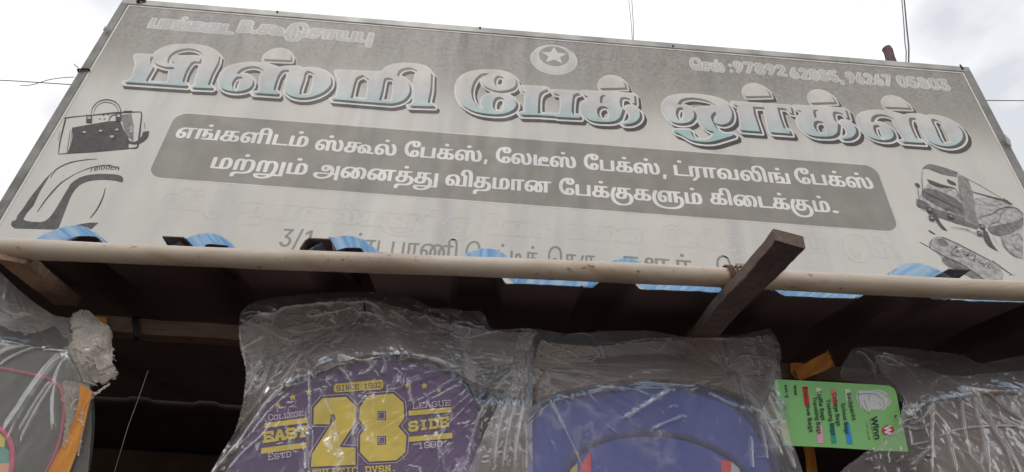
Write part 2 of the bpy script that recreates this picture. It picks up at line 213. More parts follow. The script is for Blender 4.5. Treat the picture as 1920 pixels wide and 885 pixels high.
-19,-30,-24,-25,-32,-23,-30,-15,-30,-8,-36,-3,-34,5,-28,11,-20,15,-20,19,-9,12,-18,206,-3,3,-26,-4,-11,-9,-10,-28,-6,-44,0,-54,3,-64,4,-5,25,-15,10,-12,1,-16,-4,-4,-158,-2,-5,2,16,6,0,2,-24,2,23,8,10,6,6,8,1,14,-26,130,-1,22,4,34,-2,4,-14,
11,-20,12,-18,4,-20,1,-22,-4,-18,-8,-16,-11,-17,-19,-8,-14,-6,-20,1,-4,2,-1,46,1,22,-6,14,-9,12,-11,16,-20,8,-14,6,-18,2,-18,-1,-20,-4,-16,-7,-13,-12,-14,-14,-10,-16,-8,-32,-8,-38,-1,-38,8,-16,7,-13,9,-22,26,-15,32,-9,40,-4,42,3,26,7,22,12,
22,16,18,21,16,20,11,28,11,32,9,60,9,60,-1,66,-14,46,-18,30,15,56,12,28,1,20,-3,12,-4,22,-13,6,9,8,4,22,5,22,1,38,-5,38,-10,18,-10,22,-19,25,-28,9,-16,9,-34],[2103,6997,-2,-68,-2,-3,-22,4,-2,5,-7,6,-5,24,-4,5,-26,3,-28,-1,-3,-3,1,-102,7,
-90,3,-4,20,-7,4,-7,5,-4,5,-36,-2,-3,-142,-1,-3,2,-1,6,-7,4,6,234,-3,3,-66,-1,-4,-4,-4,-70,12,-175,-2,-1,-142,0,-2,2,5,6,-1,2,-12,2,17,18,6,32,5,62,4,110,-1,12,-3,5,-24,5,-4,8,-6,4,-2,18,2,3,418,9,3,-2,1,-6],[976,6989,-2,-84,-3,-4,-16,0,-4,
8,-6,4,-8,32,-4,3,-26,8,-14,0,-10,-4,-6,-7,-8,-32,0,-42,3,-12,15,-20,1,-4,-25,-86,-16,-22,-20,-17,-26,-12,-30,-7,-62,-4,-30,2,-22,6,-18,10,-17,16,-21,26,-10,20,-6,22,-2,22,2,24,10,28,30,44,9,28,-3,4,-18,7,-9,11,-9,30,2,4,368,12,3,-2,1,-6,6,
-3],[584,6723,-3,-12,-12,-2,-138,-6,-14,0,-4,4,-4,1,-120,-2,-104,-9,-8,2,3,4,-15,2,-1,2,6,4,0,2,-11,1,0,3,16,12,18,2,4,4,3,110,-2,52,-4,30,-3,4,-17,8,-3,6,-7,6,1,40,4,3,170,8,3,-3,1,-5,7,-5,-1,-18,-24,-17,-10,-11,-10,-18,-6,-20,-3,-38,-1,
-54,1,-76,3,-4,134,6,6,6,7,30,3,44,1,52,-5,40,-4,12,-10,12,-36,6,-1,6,-8,6,2,22,53,4,126,4,2,-7,6,-3,1,-10,-3,-4,-18,-8,-9,-8,-6,-10,-3,-14,-8,-84,-1,-70,4,-12,5,-5,8,-2,29,1,2,-8,5,-1,3,-3],[-2215,6749,-7,46,-19,84,2,3,20,12,2,3,-2,5,-44,
-5,-16,1,-32,8,-30,13,-18,13,-18,21,-10,18,-8,25,-2,2,-5,-9,-1,-12,3,-18,5,-16,8,-16,26,-26,9,-14,-6,-130,3,-9,4,-3,132,0],[3196,6765,-3,100,-11,92,-11,13,-12,9,-14,5,-10,0,-8,-7,-6,-20,4,-70,-3,-76,6,-56,9,-7,14,0,42,13],[2285,6981,-4,1,
-8,-3,-7,-8,-4,-8,-4,-36,0,-16,3,-4,4,0,3,4,1,36,3,18],[-879,6743,-6,104,-12,90,-2,4,-14,9,-24,24,-4,0,-28,-23,-8,-12,-3,-12,-3,-54,1,-126,3,-4,96,-4],[-1260,6751,-2,100,-11,92,-12,13,-12,9,-14,5,-10,0,-8,-7,-6,-20,5,-72,-3,-74,5,-56,9,-7,
12,0,44,12],[-709,6787,-2,66,-11,88,-9,16,-8,5,-16,5,-16,-3,-8,-4,-5,-7,-3,-22,2,-98,-4,-90,4,-3,74,0,2,3],[756,6959,-5,1,-8,-5,-10,-14,-4,-32,0,-22,2,-2,6,0,2,3,3,47,4,12],[2533,6819,-3,-26,-9,-22,-14,-22,-22,-20,-26,-14,-24,-7,-34,-1,-1,
2,12,6,-1,2,-19,0,1,3,26,11,16,11,12,15,6,16,3,24,-3,26,-26,48,8,18,6,7,12,3,14,-2,26,-10,14,-9,19,-25,5,-16],[1312,6855,-3,30,-4,11,-14,-2,-10,-4,-7,-7,-6,-10,-8,-26,-2,-24,5,-30,6,-16,4,-4,18,0,4,4,14,50],[1540,6863,-1,12,-4,-1,-16,-19,
-9,-18,-5,-24,2,-22,2,-4,10,14,11,22,8,22],[1004,6795,-3,-26,-10,-24,-14,-20,-22,-19,-26,-14,-24,-6,-34,-1,0,2,11,6,-19,2,0,2,26,11,16,11,12,14,8,18,2,22,-3,26,-26,50,7,16,6,8,10,3,16,-1,24,-9,16,-9,20,-26,5,-16],[2714,6753,-7,40,2,46,-2,
30,-4,4,-16,-1,-13,-7,-7,-16,-5,-32,2,-30,8,-20,15,-25,12,1],[2312,6817,-4,22,-9,23,-14,6,-12,0,-14,-4,-10,-8,-11,-19,-5,-30,5,-28,12,-24,9,-6,12,-3,28,3,4,2,7,42],[54,6807,-6,38,-11,9,-10,4,-12,-1,-12,-8,-8,-10,-6,-14,-4,-16,-2,-38,7,-30,
15,-17,34,1,7,2,7,50],[-1741,6739,-7,38,1,48,-2,30,-4,4,-16,-1,-12,-7,-8,-16,-4,-32,2,-30,7,-18,15,-27,12,0],[783,6795,-5,26,-6,16,-3,3,-12,5,-10,1,-16,-4,-12,-9,-6,-10,-6,-14,-3,-28,6,-26,11,-23,8,-5,10,-3,34,3,8,42]],
 'title_halo': [[1982,7091,-5,-9,-8,-4,-186,-28,-10,4,-20,29,-3,20,0,28,7,26,10,24,11,16,21,21,20,13,28,11,18,2,20,-2,22,-7,16,-11,15,-15,24,-34,9,-16,5,-16],[3330,6881,0,-22,-10,-38,-13,-28,-17,-24,-29,-29,-30,-20,-28,-14,-34,-10,-26,-3,
-24,1,-24,4,-26,9,-20,13,-39,39,-12,20,-14,170,-2,10,-3,2,-6,-3,-4,-7,-9,-34,-2,-22,0,-64,3,-36,18,-14,21,-30,1,-28,-3,-8,-7,-5,-178,-2,-7,3,-21,28,-26,-17,-32,-12,-28,-3,-22,0,-26,4,-38,14,-21,16,-29,40,-14,35,-2,0,-3,-23,-6,-18,-16,-30,
-23,-24,-36,-22,-28,-7,-40,-1,-10,4,-14,20,-6,5,-26,-13,-34,-9,-78,-5,-32,5,-24,9,-18,13,-24,27,-25,38,-12,40,0,42,13,44,-26,1,-8,3,-22,28,-6,14,-24,0,-3,-4,0,-90,4,-60,3,-6,12,-8,20,-28,5,-34,-2,-18,-5,-6,-8,-3,-142,-1,-11,4,-20,30,0,90,4,
122,-3,3,-32,-1,-5,-10,-2,-62,12,-140,-1,-30,-6,-6,-8,-2,-144,0,-10,4,-9,12,-11,16,0,10,4,10,16,16,3,14,6,56,4,112,-3,5,-14,5,-14,19,15,-67,0,-46,-8,-36,-13,-32,-24,-31,-28,-18,-30,-10,-34,5,-2,-2,9,-20,23,-14,18,0,40,9,10,-2,22,-31,-1,-18,
-5,-16,-4,-5,-16,-9,-122,-60,-44,-15,-42,-5,-56,3,-26,6,-22,9,-18,11,-40,33,-44,19,-22,31,0,12,4,10,6,9,8,5,34,7,78,6,9,-5,19,-26,5,-34,11,-22,38,-2,16,3,12,6,17,15,13,18,0,4,-24,18,-23,28,-21,36,-8,28,-3,0,-12,-18,-19,-19,-20,-13,-18,-7,
-22,-6,-32,-2,-18,2,-22,7,-23,16,-37,52,-12,24,-8,26,-3,36,2,40,9,32,18,34,22,27,20,16,30,17,40,13,58,12,60,5,48,0,60,-5,40,-8,34,-11,28,-15,17,-15,23,-31,3,3,-2,12,1,16,6,7,8,3,122,0,296,8,10,-4,8,-8,6,10,10,5,126,4,1,3,-14,22,-3,34,5,30,
13,34,13,18,27,24,28,14,30,6,16,-2,18,-4,16,-9,16,-13,36,-50,11,-38,4,-36,-7,-12,-8,-3,-70,-11,0,-2,110,3,12,-5,19,-26,2,-6,-2,-96,-12,-16,33,-40,1,56,4,18,12,28,18,26,19,17,24,15,48,19,54,12,78,4,1,3,-17,24,-3,26,2,24,12,28,16,26,23,21,24,
12,30,7,18,-1,24,-7,18,-10,14,-12,27,-36,12,-22,10,-32,4,-32,-5,-8,-10,-4,-154,-10,-5,-2,47,-13,36,-14,30,14,36,8,34,4,36,-2,28,-13,26,11,30,3,50,-5,34,-10,20,-9,22,-17,19,-19,24,-32,12,-26],[-1126,6861,0,-20,-4,-18,-15,-38,-19,-28,-33,-33,
-42,-26,-36,-14,-26,-4,-24,-1,-36,5,-26,9,-20,13,-29,27,-21,30,-15,180,-3,4,-4,0,-9,-14,-8,-34,-2,-28,2,-80,3,-13,16,-11,21,-30,2,-28,-7,-11,-10,-3,-170,-2,-8,4,-22,28,-22,-16,-22,-9,-24,-6,-32,-2,-34,4,-34,13,-20,13,-19,23,-18,30,-14,38,
-8,44,0,46,9,36,15,26,17,20,30,22,40,18,48,13,52,7,46,0,1,4,-16,22,-2,6,0,44,15,36,19,26,25,19,28,12,24,3,20,-3,24,-9,20,-13,11,-13,33,-50,9,-30,4,-22,0,-12,-5,-8,-10,-5,-152,-9,-7,-2,47,-13,36,-14,32,14,36,8,36,4,32,-2,14,-5,14,-8,28,11,
36,3,42,-5,34,-10,20,-9,20,-15,23,-23,25,-34,6,-12,7,-22,6,-32],[1018,6795,-2,-22,-7,-22,-10,-20,-15,-20,-33,-26,-20,-9,-22,-6,-40,-2,-8,2,-24,28,-34,-16,-36,-7,-58,-4,-38,3,-22,7,-16,10,-34,33,-7,-23,-5,-5,-8,-3,-164,-6,-16,5,-110,-2,-118,
-9,-10,3,-10,11,-13,20,-5,12,-26,-23,-20,-13,-24,-12,-26,-8,-54,-7,-74,4,-48,10,-36,15,-48,33,-29,33,-26,44,-12,28,-10,30,-6,32,-4,46,2,42,9,38,16,38,19,28,29,27,34,19,42,15,60,14,44,5,42,0,34,-5,36,-11,30,-15,19,-19,27,-38,9,-24,7,-34,12,
3,170,8,11,-5,19,-26,2,-10,2,0,6,11,10,4,176,8,8,-2,6,-6,8,12,10,4,124,4,2,3,-15,24,-2,40,10,36,11,24,26,29,22,15,28,11,32,1,20,-5,16,-7,15,-12,12,-14,28,-44,6,-16,6,-38,0,-16,-4,-8,-5,-4,-75,-12,0,-2,113,2,9,-4,19,-26,2,-12,-1,-80,-3,-16,
-10,-10,10,-10,24,-34,7,-24],[-1894,6731,-6,-18,-11,-7,-126,-7,-14,2,-14,17,-8,-8,-10,-3,-390,-6,-26,1,-23,29,-1,12,6,10,22,10,8,10,5,22,-2,26,-9,50,-15,70,-15,34,-20,36,0,16,4,6,8,3,112,6,3,3,4,20,7,18,16,24,16,19,14,12,22,13,48,17,82,13,
56,2,62,-10,52,-18,34,-23,38,-37,22,-30,11,-60,2,-26,-8,-106,2,-88,3,-5,19,-13,19,-26],[-403,6725,-4,-20,-4,-5,-10,-4,-174,-12,-6,5,-17,24,-2,12,5,10,22,10,5,6,4,16,0,26,-1,5,-2,0,-16,-37,-26,-33,-28,-19,-42,-17,-30,-3,-388,3,-6,5,-18,24,
-2,12,8,12,26,12,6,12,-5,88,-12,78,-21,32,-14,32,-3,10,1,14,4,5,10,4,204,14,100,3,4,2,18,42,14,18,28,22,30,13,50,14,46,5,64,-3,42,-9,22,-11,15,-15,50,-72,12,-162,0,-54,-4,-64,3,-4,22,-12,19,-26],[-2099,7067,-18,11,-24,10,-16,4,-24,1,-18,-4,
-22,-8,-20,-13,-14,-15,40,2,78,11,36,-1],[-598,7061,-3,5,-18,8,-16,0,-16,-5,-14,-8,-13,-12,-10,-22,2,-4,19,-10,23,-18,41,-56,1,72],[20,7039,0,14,-3,7,-10,2,-7,-5,-8,-22,0,-18,4,-10,13,-1,4,2,7,21],[-54,6919,-33,20,-16,14,-26,36,-7,22,0,10,
-3,3,-11,-31,-8,-38,-4,-46,2,-28,6,-36,7,-24,11,-24,15,-25,3,1,-6,24,-2,26,4,26,7,20,11,18,13,13,14,9,22,8],[1509,6967,-18,10,-28,8,-60,7,-26,-2,-26,-7,-18,-8,-19,-14,3,-3,36,-16,20,-18,62,23,72,17],[180,6875,-4,44,-13,10,-18,24,-3,10,1,16,
-2,0,-16,-28,-10,-11,-36,-23,35,-26,25,-34,12,-20,5,-18,2,-26,-3,-18,-8,-29,14,9,14,3,3,3],[2135,6953,-16,22,-4,0,0,-50,2,-1,13,17],[2832,6783,-26,128,1,46,-16,11,-26,5,-26,-3,-18,-8,-17,-13,-7,-11,24,-2,14,-5,16,-9,19,-17,29,-40,9,-24,4,
-42,-7,-32,2,-2,6,1,14,5,4,4],[430,6863,-5,54,-4,4,-26,3,-8,3,-20,28,-2,16,-2,0,-5,-12,-32,-26,-13,-28,-5,-44,1,-97,70,0,40,4,7,27],[3174,6789,0,70,-11,94,-6,9,-16,6,-4,-3,-3,-12,4,-44,0,-48,-3,-44,3,-38,3,-3,10,2,20,7],[2462,6927,-7,10,-8,
22,-18,4,-8,-1,-6,-7,-3,-12,-2,-16,1,-22,2,0,7,12,7,6,10,3,22,-1],[-2056,6773,-12,56,-10,128,-3,4,-18,1,-6,-5,-5,-14,-6,-56,2,-56,4,-38,3,-5,20,-12,16,-22,7,3],[-1623,6765,-25,120,-2,16,1,42,-16,11,-20,5,-22,-1,-28,-10,-16,-13,-8,-11,24,-2,
16,-6,20,-13,15,-14,27,-38,11,-30,2,-42,-7,-26,2,-2,16,4,7,4],[606,6929,-17,24,-10,-8,-20,-10,-6,-8,-5,-18,-6,-70,-2,-60,3,-4,25,2,-6,38,0,18,4,26,9,24],[-901,6771,-3,72,-11,84,-3,8,-23,20,-21,-18,-6,-14,-2,-20,0,-74,2,-56,11,-3,50,-2],
[-1281,6775,-1,78,-10,86,-9,10,-14,5,-3,-3,-4,-12,4,-38,-2,-76,2,-60,3,-3,12,3,19,6],[-730,6771,0,72,-10,92,-5,13,-12,3,-8,-1,-7,-5,-2,-10,2,-134,-2,-30,3,-3,22,-1,16,0],[933,6905,-8,12,-6,19,-14,4,-14,-1,-7,-14,-4,-42,3,-2,7,12,9,8,14,3,
18,-2],[-2238,6777,-23,102,-40,7,-38,14,-2,-1,2,-14,-4,-110,2,-2,100,0],[1291,6867,-2,7,-4,-1,-10,-22,-3,-12,0,-24,3,-12,3,2,8,28],[2690,6775,-4,24,2,52,-3,3,-4,-5,-5,-18,0,-36,9,-22,4,-2],[2290,6815,0,22,-5,14,-6,2,-8,-1,-14,-8,-6,-11,-5,
-20,2,-22,6,-14,11,-3,18,3],[34,6817,-4,20,-5,5,-12,-4,-10,-13,-7,-30,0,-26,4,-14,3,-3,22,1,3,2],[-1765,6761,-5,28,2,48,-3,3,-5,-9,-4,-18,0,-30,9,-24,4,-2],[2435,6807,-4,26,-2,4,-4,-2,-22,-77,12,6,12,13,7,16],[762,6801,-3,20,-4,8,-16,-1,
-12,-9,-9,-22,0,-20,5,-20,4,-4,16,-1,12,3],[906,6787,-3,22,-4,6,-3,-2,-15,-54,-8,-22,1,-2,13,7,11,13,8,20]],
 'title_shadow': [[2000,7061,-5,-9,-8,-4,-186,-28,-10,4,-20,29,-3,48,17,50,11,16,21,21,20,13,28,11,38,0,22,-7,16,-11,15,-15,24,-34,14,-32],[3348,6851,0,-22,-10,-38,-13,-28,-17,-24,-29,-29,-30,-20,-28,-14,-34,-10,-50,-2,-50,13,-20,13,-39,39,
-12,20,-14,170,-5,12,-10,-10,-9,-34,-2,-86,3,-36,18,-14,21,-30,1,-28,-10,-13,-178,-2,-7,3,-21,28,-26,-17,-32,-12,-50,-3,-26,4,-38,14,-21,16,-29,40,-16,35,-9,-41,-16,-30,-23,-24,-36,-22,-28,-7,-40,-1,-10,4,-20,25,-26,-13,-34,-9,-78,-5,-32,5,
-24,9,-18,13,-24,27,-25,38,-12,40,0,42,13,44,-34,4,-22,28,-6,14,-24,0,-3,-4,0,-90,4,-60,3,-6,12,-8,20,-28,5,-34,-2,-18,-13,-9,-142,-1,-11,4,-20,30,4,212,-3,3,-32,-1,-5,-10,-2,-62,12,-140,-1,-30,-6,-6,-8,-2,-144,0,-10,4,-9,12,-11,16,0,10,4,
10,16,16,3,14,6,56,4,112,-3,5,-14,5,-14,19,15,-67,0,-46,-8,-36,-13,-32,-24,-31,-28,-18,-30,-10,-36,3,9,-20,23,-14,18,0,40,9,10,-2,22,-31,-6,-34,-20,-14,-122,-60,-44,-15,-42,-5,-56,3,-48,15,-58,44,-44,19,-22,31,4,22,14,14,34,7,78,6,9,-5,19,
-26,5,-34,11,-22,38,-2,28,9,17,15,13,22,-24,18,-23,28,-21,36,-8,28,-34,-37,-38,-20,-22,-6,-32,-2,-40,9,-23,16,-37,52,-20,50,-3,36,2,40,9,32,18,34,22,27,20,16,30,17,40,13,58,12,60,5,48,0,60,-5,40,-8,34,-11,28,-15,17,-15,23,-31,3,3,-1,28,6,7,
8,3,418,8,10,-4,8,-8,6,10,10,5,126,4,1,3,-14,22,-3,34,5,30,13,34,13,18,27,24,28,14,30,6,34,-6,16,-9,16,-13,36,-50,11,-38,4,-36,-7,-12,-78,-16,110,3,12,-5,21,-32,-2,-96,-12,-16,33,-40,1,56,4,18,12,28,18,26,19,17,24,15,48,19,54,12,78,4,1,3,
-17,24,-3,26,2,24,12,28,16,26,23,21,24,12,30,7,18,-1,24,-7,32,-22,39,-58,10,-32,4,-32,-5,-8,-10,-4,-159,-12,83,-27,30,14,70,12,36,-2,28,-13,26,11,30,3,50,-5,34,-10,20,-9,22,-17,19,-19,24,-32,12,-26],[-1108,6831,-4,-38,-15,-38,-19,-28,-33,
-33,-42,-26,-36,-14,-50,-5,-36,5,-26,9,-20,13,-29,27,-21,30,-15,180,-7,4,-9,-14,-8,-34,0,-108,3,-13,16,-11,21,-30,2,-28,-7,-11,-10,-3,-170,-2,-8,4,-22,28,-22,-16,-22,-9,-24,-6,-32,-2,-34,4,-34,13,-20,13,-19,23,-18,30,-14,38,-8,44,0,46,9,36,
15,26,17,20,30,22,40,18,48,13,52,7,46,0,1,4,-18,28,0,44,15,36,19,26,25,19,28,12,24,3,20,-3,24,-9,20,-13,11,-13,33,-50,9,-30,4,-34,-5,-8,-10,-5,-159,-11,83,-27,32,14,72,12,32,-2,28,-13,28,11,36,3,42,-5,34,-10,20,-9,20,-15,23,-23,25,-34,13,
-34],[1036,6765,-9,-44,-25,-40,-33,-26,-42,-15,-40,-2,-8,2,-24,28,-34,-16,-36,-7,-58,-4,-38,3,-22,7,-16,10,-34,33,-7,-23,-13,-8,-164,-6,-16,5,-110,-2,-118,-9,-10,3,-10,11,-18,32,-46,-36,-50,-20,-54,-7,-74,4,-48,10,-36,15,-48,33,-29,33,-26,
44,-22,58,-10,78,2,42,9,38,16,38,19,28,29,27,34,19,42,15,60,14,44,5,42,0,34,-5,36,-11,30,-15,19,-19,27,-38,9,-24,7,-34,12,3,170,8,11,-5,23,-36,6,11,10,4,176,8,8,-2,6,-6,8,12,10,4,124,4,2,3,-15,24,-2,40,10,36,11,24,26,29,22,15,28,11,32,1,36,
-12,27,-26,28,-44,12,-54,0,-16,-9,-12,-75,-14,113,2,9,-4,19,-26,1,-92,-3,-16,-10,-10,34,-44],[-1876,6701,-6,-18,-11,-7,-126,-7,-14,2,-14,17,-8,-8,-10,-3,-416,-5,-23,29,-1,12,6,10,22,10,8,10,5,22,-2,26,-24,120,-35,70,0,16,12,9,112,6,14,41,
32,43,36,25,48,17,82,13,56,2,62,-10,52,-18,34,-23,38,-37,22,-30,13,-86,-8,-106,2,-88,3,-5,19,-13,19,-26],[-385,6695,-4,-20,-14,-9,-174,-12,-23,29,-2,12,5,10,22,10,5,6,4,16,0,26,-3,5,-16,-37,-26,-33,-28,-19,-42,-17,-30,-3,-388,3,-24,29,-2,
12,8,12,26,12,6,12,-5,88,-12,78,-21,32,-14,32,-3,10,1,14,4,5,10,4,204,14,100,3,4,2,18,42,14,18,28,22,30,13,50,14,46,5,64,-3,42,-9,22,-11,15,-15,50,-72,12,-162,-4,-118,25,-16,19,-26],[-2081,7037,-18,11,-24,10,-40,5,-40,-12,-20,-13,-14,-15,
40,2,78,11,36,-1],[-580,7031,-3,5,-18,8,-16,0,-16,-5,-14,-8,-13,-12,-10,-22,44,-32,41,-56],[38,7009,-3,21,-10,2,-7,-5,-8,-22,4,-28,17,1],[-36,6889,-33,20,-16,14,-26,36,-10,35,-19,-69,-4,-46,2,-28,13,-60,26,-49,3,1,-6,24,-2,26,11,46,11,18,
13,13],[1527,6937,-18,10,-28,8,-60,7,-52,-9,-18,-8,-19,-14,39,-19,20,-18,62,23],[198,6845,-4,44,-13,10,-18,24,-3,10,1,16,-28,-39,-36,-23,35,-26,37,-54,5,-18,2,-26,-11,-47,31,15],[2153,6923,-16,22,-4,0,0,-50,15,16],[2850,6753,-26,128,1,46,
-16,11,-26,5,-26,-3,-18,-8,-17,-13,-7,-11,24,-2,14,-5,35,-26,29,-40,9,-24,4,-42,-7,-32,8,-1,14,5,4,4],[448,6833,-5,54,-4,4,-26,3,-8,3,-20,28,-4,16,-5,-12,-32,-26,-13,-28,-5,-44,1,-97,110,4,7,27],[3192,6759,0,70,-11,94,-6,9,-16,6,-4,-3,-3,
-12,4,-44,-3,-92,3,-38,3,-3,10,2,20,7],[2480,6897,-15,32,-26,3,-6,-7,-3,-12,-1,-38,16,18],[-2038,6743,-12,56,-10,128,-3,4,-18,1,-6,-5,-5,-14,-6,-56,6,-94,23,-17,16,-22,7,3],[-1605,6735,-25,120,-1,58,-16,11,-20,5,-22,-1,-28,-10,-24,-24,24,
-2,16,-6,20,-13,15,-14,27,-38,11,-30,2,-42,-7,-26,2,-2,16,4],[624,6899,-17,24,-30,-18,-6,-8,-5,-18,-6,-70,-2,-60,3,-4,25,2,-6,38,4,44,9,24],[-883,6741,-3,72,-11,84,-3,8,-23,20,-21,-18,-6,-14,-2,-94,2,-56,61,-5],[-1263,6745,-1,78,-10,86,-9,
10,-14,5,-7,-15,4,-38,0,-136,3,-3,12,3,19,6],[-712,6741,0,72,-10,92,-5,13,-20,2,-7,-5,-2,-10,0,-164,3,-3,22,-1,16,0],[951,6875,-14,31,-14,4,-14,-1,-7,-14,-4,-42,3,-2,16,20,14,3,18,-2],[-2220,6747,-23,102,-40,7,-38,14,-4,-125,102,-2],[1309,
6837,-2,7,-4,-1,-10,-22,-3,-36,3,-12,11,30],[2708,6745,-4,24,2,52,-3,3,-9,-23,0,-36,9,-22,4,-2],[2308,6785,0,22,-5,14,-14,1,-14,-8,-11,-31,2,-22,6,-14,11,-3,18,3],[52,6787,-4,20,-5,5,-12,-4,-10,-13,-7,-30,0,-26,7,-17,25,3],[-1747,6731,-5,
28,2,48,-3,3,-9,-27,0,-30,9,-24,4,-2],[2453,6777,-4,26,-2,4,-4,-2,-22,-77,12,6,12,13,7,16],[780,6771,-3,20,-4,8,-16,-1,-12,-9,-9,-22,0,-20,9,-24,28,2],[924,6757,-3,22,-4,6,-3,-2,-22,-78,13,7,11,13,8,20]],
 'title_rim': [[3354,6849,0,-20,-10,-38,-12,-26,-20,-30,-29,-29,-30,-21,-32,-15,-34,-10,-48,-2,-48,12,-28,16,-38,36,-1,-33,-6,-10,-11,-5,-176,-2,-12,5,-18,23,-24,-15,-32,-11,-28,-3,-36,1,-34,9,-34,19,-44,60,-13,-29,-20,-30,-31,-26,-32,-14,
-32,-6,-32,1,-10,5,-18,21,-58,-20,-78,-5,-32,5,-28,11,-18,13,-29,33,-29,46,-11,28,-4,22,0,38,4,20,-16,10,-25,38,-14,0,-3,-4,0,-84,4,-46,35,-56,5,-34,-1,-18,-6,-9,-14,-6,-142,-1,-14,5,-9,11,-24,42,4,186,-3,4,-10,0,-5,-4,-2,-62,12,-164,-7,
-15,-14,-5,-152,2,-17,18,-19,32,0,27,-20,-18,-32,-19,24,5,10,-1,25,-30,13,-30,-4,-26,-8,-13,-156,-76,-40,-12,-54,-3,-46,5,-38,14,-60,45,-42,17,-13,15,-21,34,-2,14,10,24,17,14,-30,34,-35,58,-14,40,-3,38,0,24,10,42,11,26,19,28,25,25,22,15,68,
25,50,10,60,5,108,-5,48,-11,40,-14,26,-17,20,-24,9,19,11,7,110,2,-23,43,-4,22,0,28,13,42,17,28,29,27,34,17,32,5,34,-7,32,-22,34,-46,23,-50,6,-40,0,-12,-6,-12,-11,-7,-58,-9,-9,-2,3,-2,166,4,16,-6,20,9,112,4,2,3,-7,12,-4,16,0,38,11,36,19,32,
31,27,38,17,34,3,32,-10,33,-27,37,-56,11,-28,8,-52,25,-10,29,-44,4,-10,-1,-64,16,36,17,24,41,32,30,14,48,15,46,7,50,2,1,6,-10,20,0,44,13,34,17,26,23,21,28,14,28,7,30,-3,44,-23,33,-42,27,-50,14,-59,26,-2,28,-12,26,10,28,3,52,-5,44,-13,34,
-23,29,-31,33,-52,13,-40],[-379,6695,-8,-26,-16,-9,-170,-13,-13,6,-25,36,-48,-26,-38,-9,-388,1,-14,1,-10,6,-19,25,-15,34,-32,-31,-38,-25,-36,-15,-34,-6,-50,2,-36,11,-24,15,-36,36,-3,-35,-7,-9,-12,-5,-174,-1,-11,5,-19,22,-48,-23,-60,-5,-46,
10,-39,24,-43,64,-22,60,1,-46,28,-34,14,-28,-7,-26,-14,-11,-132,-7,-12,3,-12,12,-18,-7,-410,-6,-16,8,-29,46,0,16,5,8,30,18,5,28,-8,58,-18,82,-35,70,-1,12,7,14,10,5,108,6,18,43,23,32,31,25,34,17,38,11,58,10,48,3,44,-2,56,-12,50,-20,24,-17,
40,-39,34,-54,14,-99,30,41,46,32,78,25,84,7,1,6,-10,20,0,42,20,46,16,22,25,20,32,13,26,3,44,-13,22,-14,11,-13,45,-72,15,-64,33,-5,22,-10,38,12,36,0,42,-6,34,-11,24,-15,31,-29,41,-61,0,11,-20,34,-17,40,1,16,10,12,162,14,148,6,36,60,24,19,28,
15,40,13,40,7,54,2,44,-3,40,-11,25,-16,34,-42,37,-60,13,-164,-2,-102,30,-36],[1042,6765,-2,-22,-9,-28,-25,-38,-39,-30,-40,-13,-40,-2,-10,3,-24,25,-58,-20,-48,-5,-46,1,-42,13,-38,31,-11,-17,-13,-6,-164,-6,-18,5,-108,-2,-118,-9,-16,6,-26,34,
-44,-32,-50,-19,-62,-6,-76,6,-56,16,-44,24,-35,29,-32,44,-33,62,-15,48,-8,70,2,44,10,40,14,32,22,34,29,27,42,23,38,13,60,14,44,5,76,-5,66,-26,16,-13,26,-34,34,-65,168,8,14,-6,22,-26,14,6,36,3,140,5,12,-3,24,11,108,3,3,4,-10,20,-2,38,11,40,
15,28,25,27,26,16,28,10,32,1,38,-14,27,-26,41,-66,12,-68,25,-8,31,-48,1,-90,-7,-28,28,-44],[-598,7031,-3,7,-24,-2,-20,-10,-14,-15,29,-26,27,-36,3,4],[-72,6903,-26,26,-23,37,-4,-1,-9,-40,-4,-46,11,-74,10,40,10,24,12,16],[1470,6949,-17,5,-44,
1,-36,-7,-15,-9,25,-19],[2818,6851,-10,48,-1,33,-24,5,-38,-8,-1,-4,36,-26,35,-51],[3176,6781,-2,94,-6,50,-5,7,-5,-9,4,-44,-3,-94,4,-11],[2458,6923,-13,4,-7,-6],[182,6863,-2,28,-25,34,-37,-34,39,-50,20,-41,5,17],[-2054,6761,-12,56,-8,106,-5,
3,-7,-13,-6,-56,4,-78,25,-29,4,1],[432,6851,-3,33,-26,8,-22,29,-4,1,-24,-17,-11,-16,-8,-26,-1,-105,89,3,6,22],[-1638,6837,-10,50,-1,31,-30,5,-32,-8,-1,-4,38,-28,33,-48],[-1279,6767,-3,98,-6,48,-5,5,-5,-9,4,-38,-2,-108,3,-4],[-900,6767,-2,
64,-8,68,-3,10,-10,8,-15,-12,-6,-12,0,-126,3,-3,38,-2],[-728,6765,-2,90,-6,52,-5,7,-6,-1,-3,-6,1,-142,8,-4,10,0],[603,6909,-26,-12,-5,-18,1,-14],[929,6901,-16,3,-3,-5,3,-3],[3002,6761,-15,133,-5,-29,2,-84],[2540,6875,-3,7,-2,-7,2,-3],
[-1455,6749,-14,133,-5,-39,2,-76],[-2237,6769,-16,74,-60,17,-4,-91],[2292,6803,-3,12,-12,-8,-7,-24,3,-15,15,5],[35,6799,-2,2,-4,-4,-7,-18,-2,-30,3,-3,7,3],[-1100,6769,-5,29,-22,-59,23,12],[764,6789,-5,4,-12,-10,-5,-18,3,-19,13,3],[1682,
6767,-3,2,-14,-27,14,13],[1460,6649,-28,34,-31,51,-24,-24,-25,-17,24,-38,9,-36,48,4,14,9]],
 'small_halo': [[-940,7407,0,-98,-4,-10,-11,-5,-20,0,-11,5,-4,10,0,32,-3,3,-60,0,-12,3,-12,-3,-104,-2,-16,5,-9,6,-8,16,-3,18,0,42,-4,3,-2,-3,-1,-72,-7,-10,-26,-3,-12,4,-12,-4,-18,0,-10,3,-6,12,0,28,-4,3,-6,0,-3,-3,-7,-24,-14,-14,-22,-7,-18,
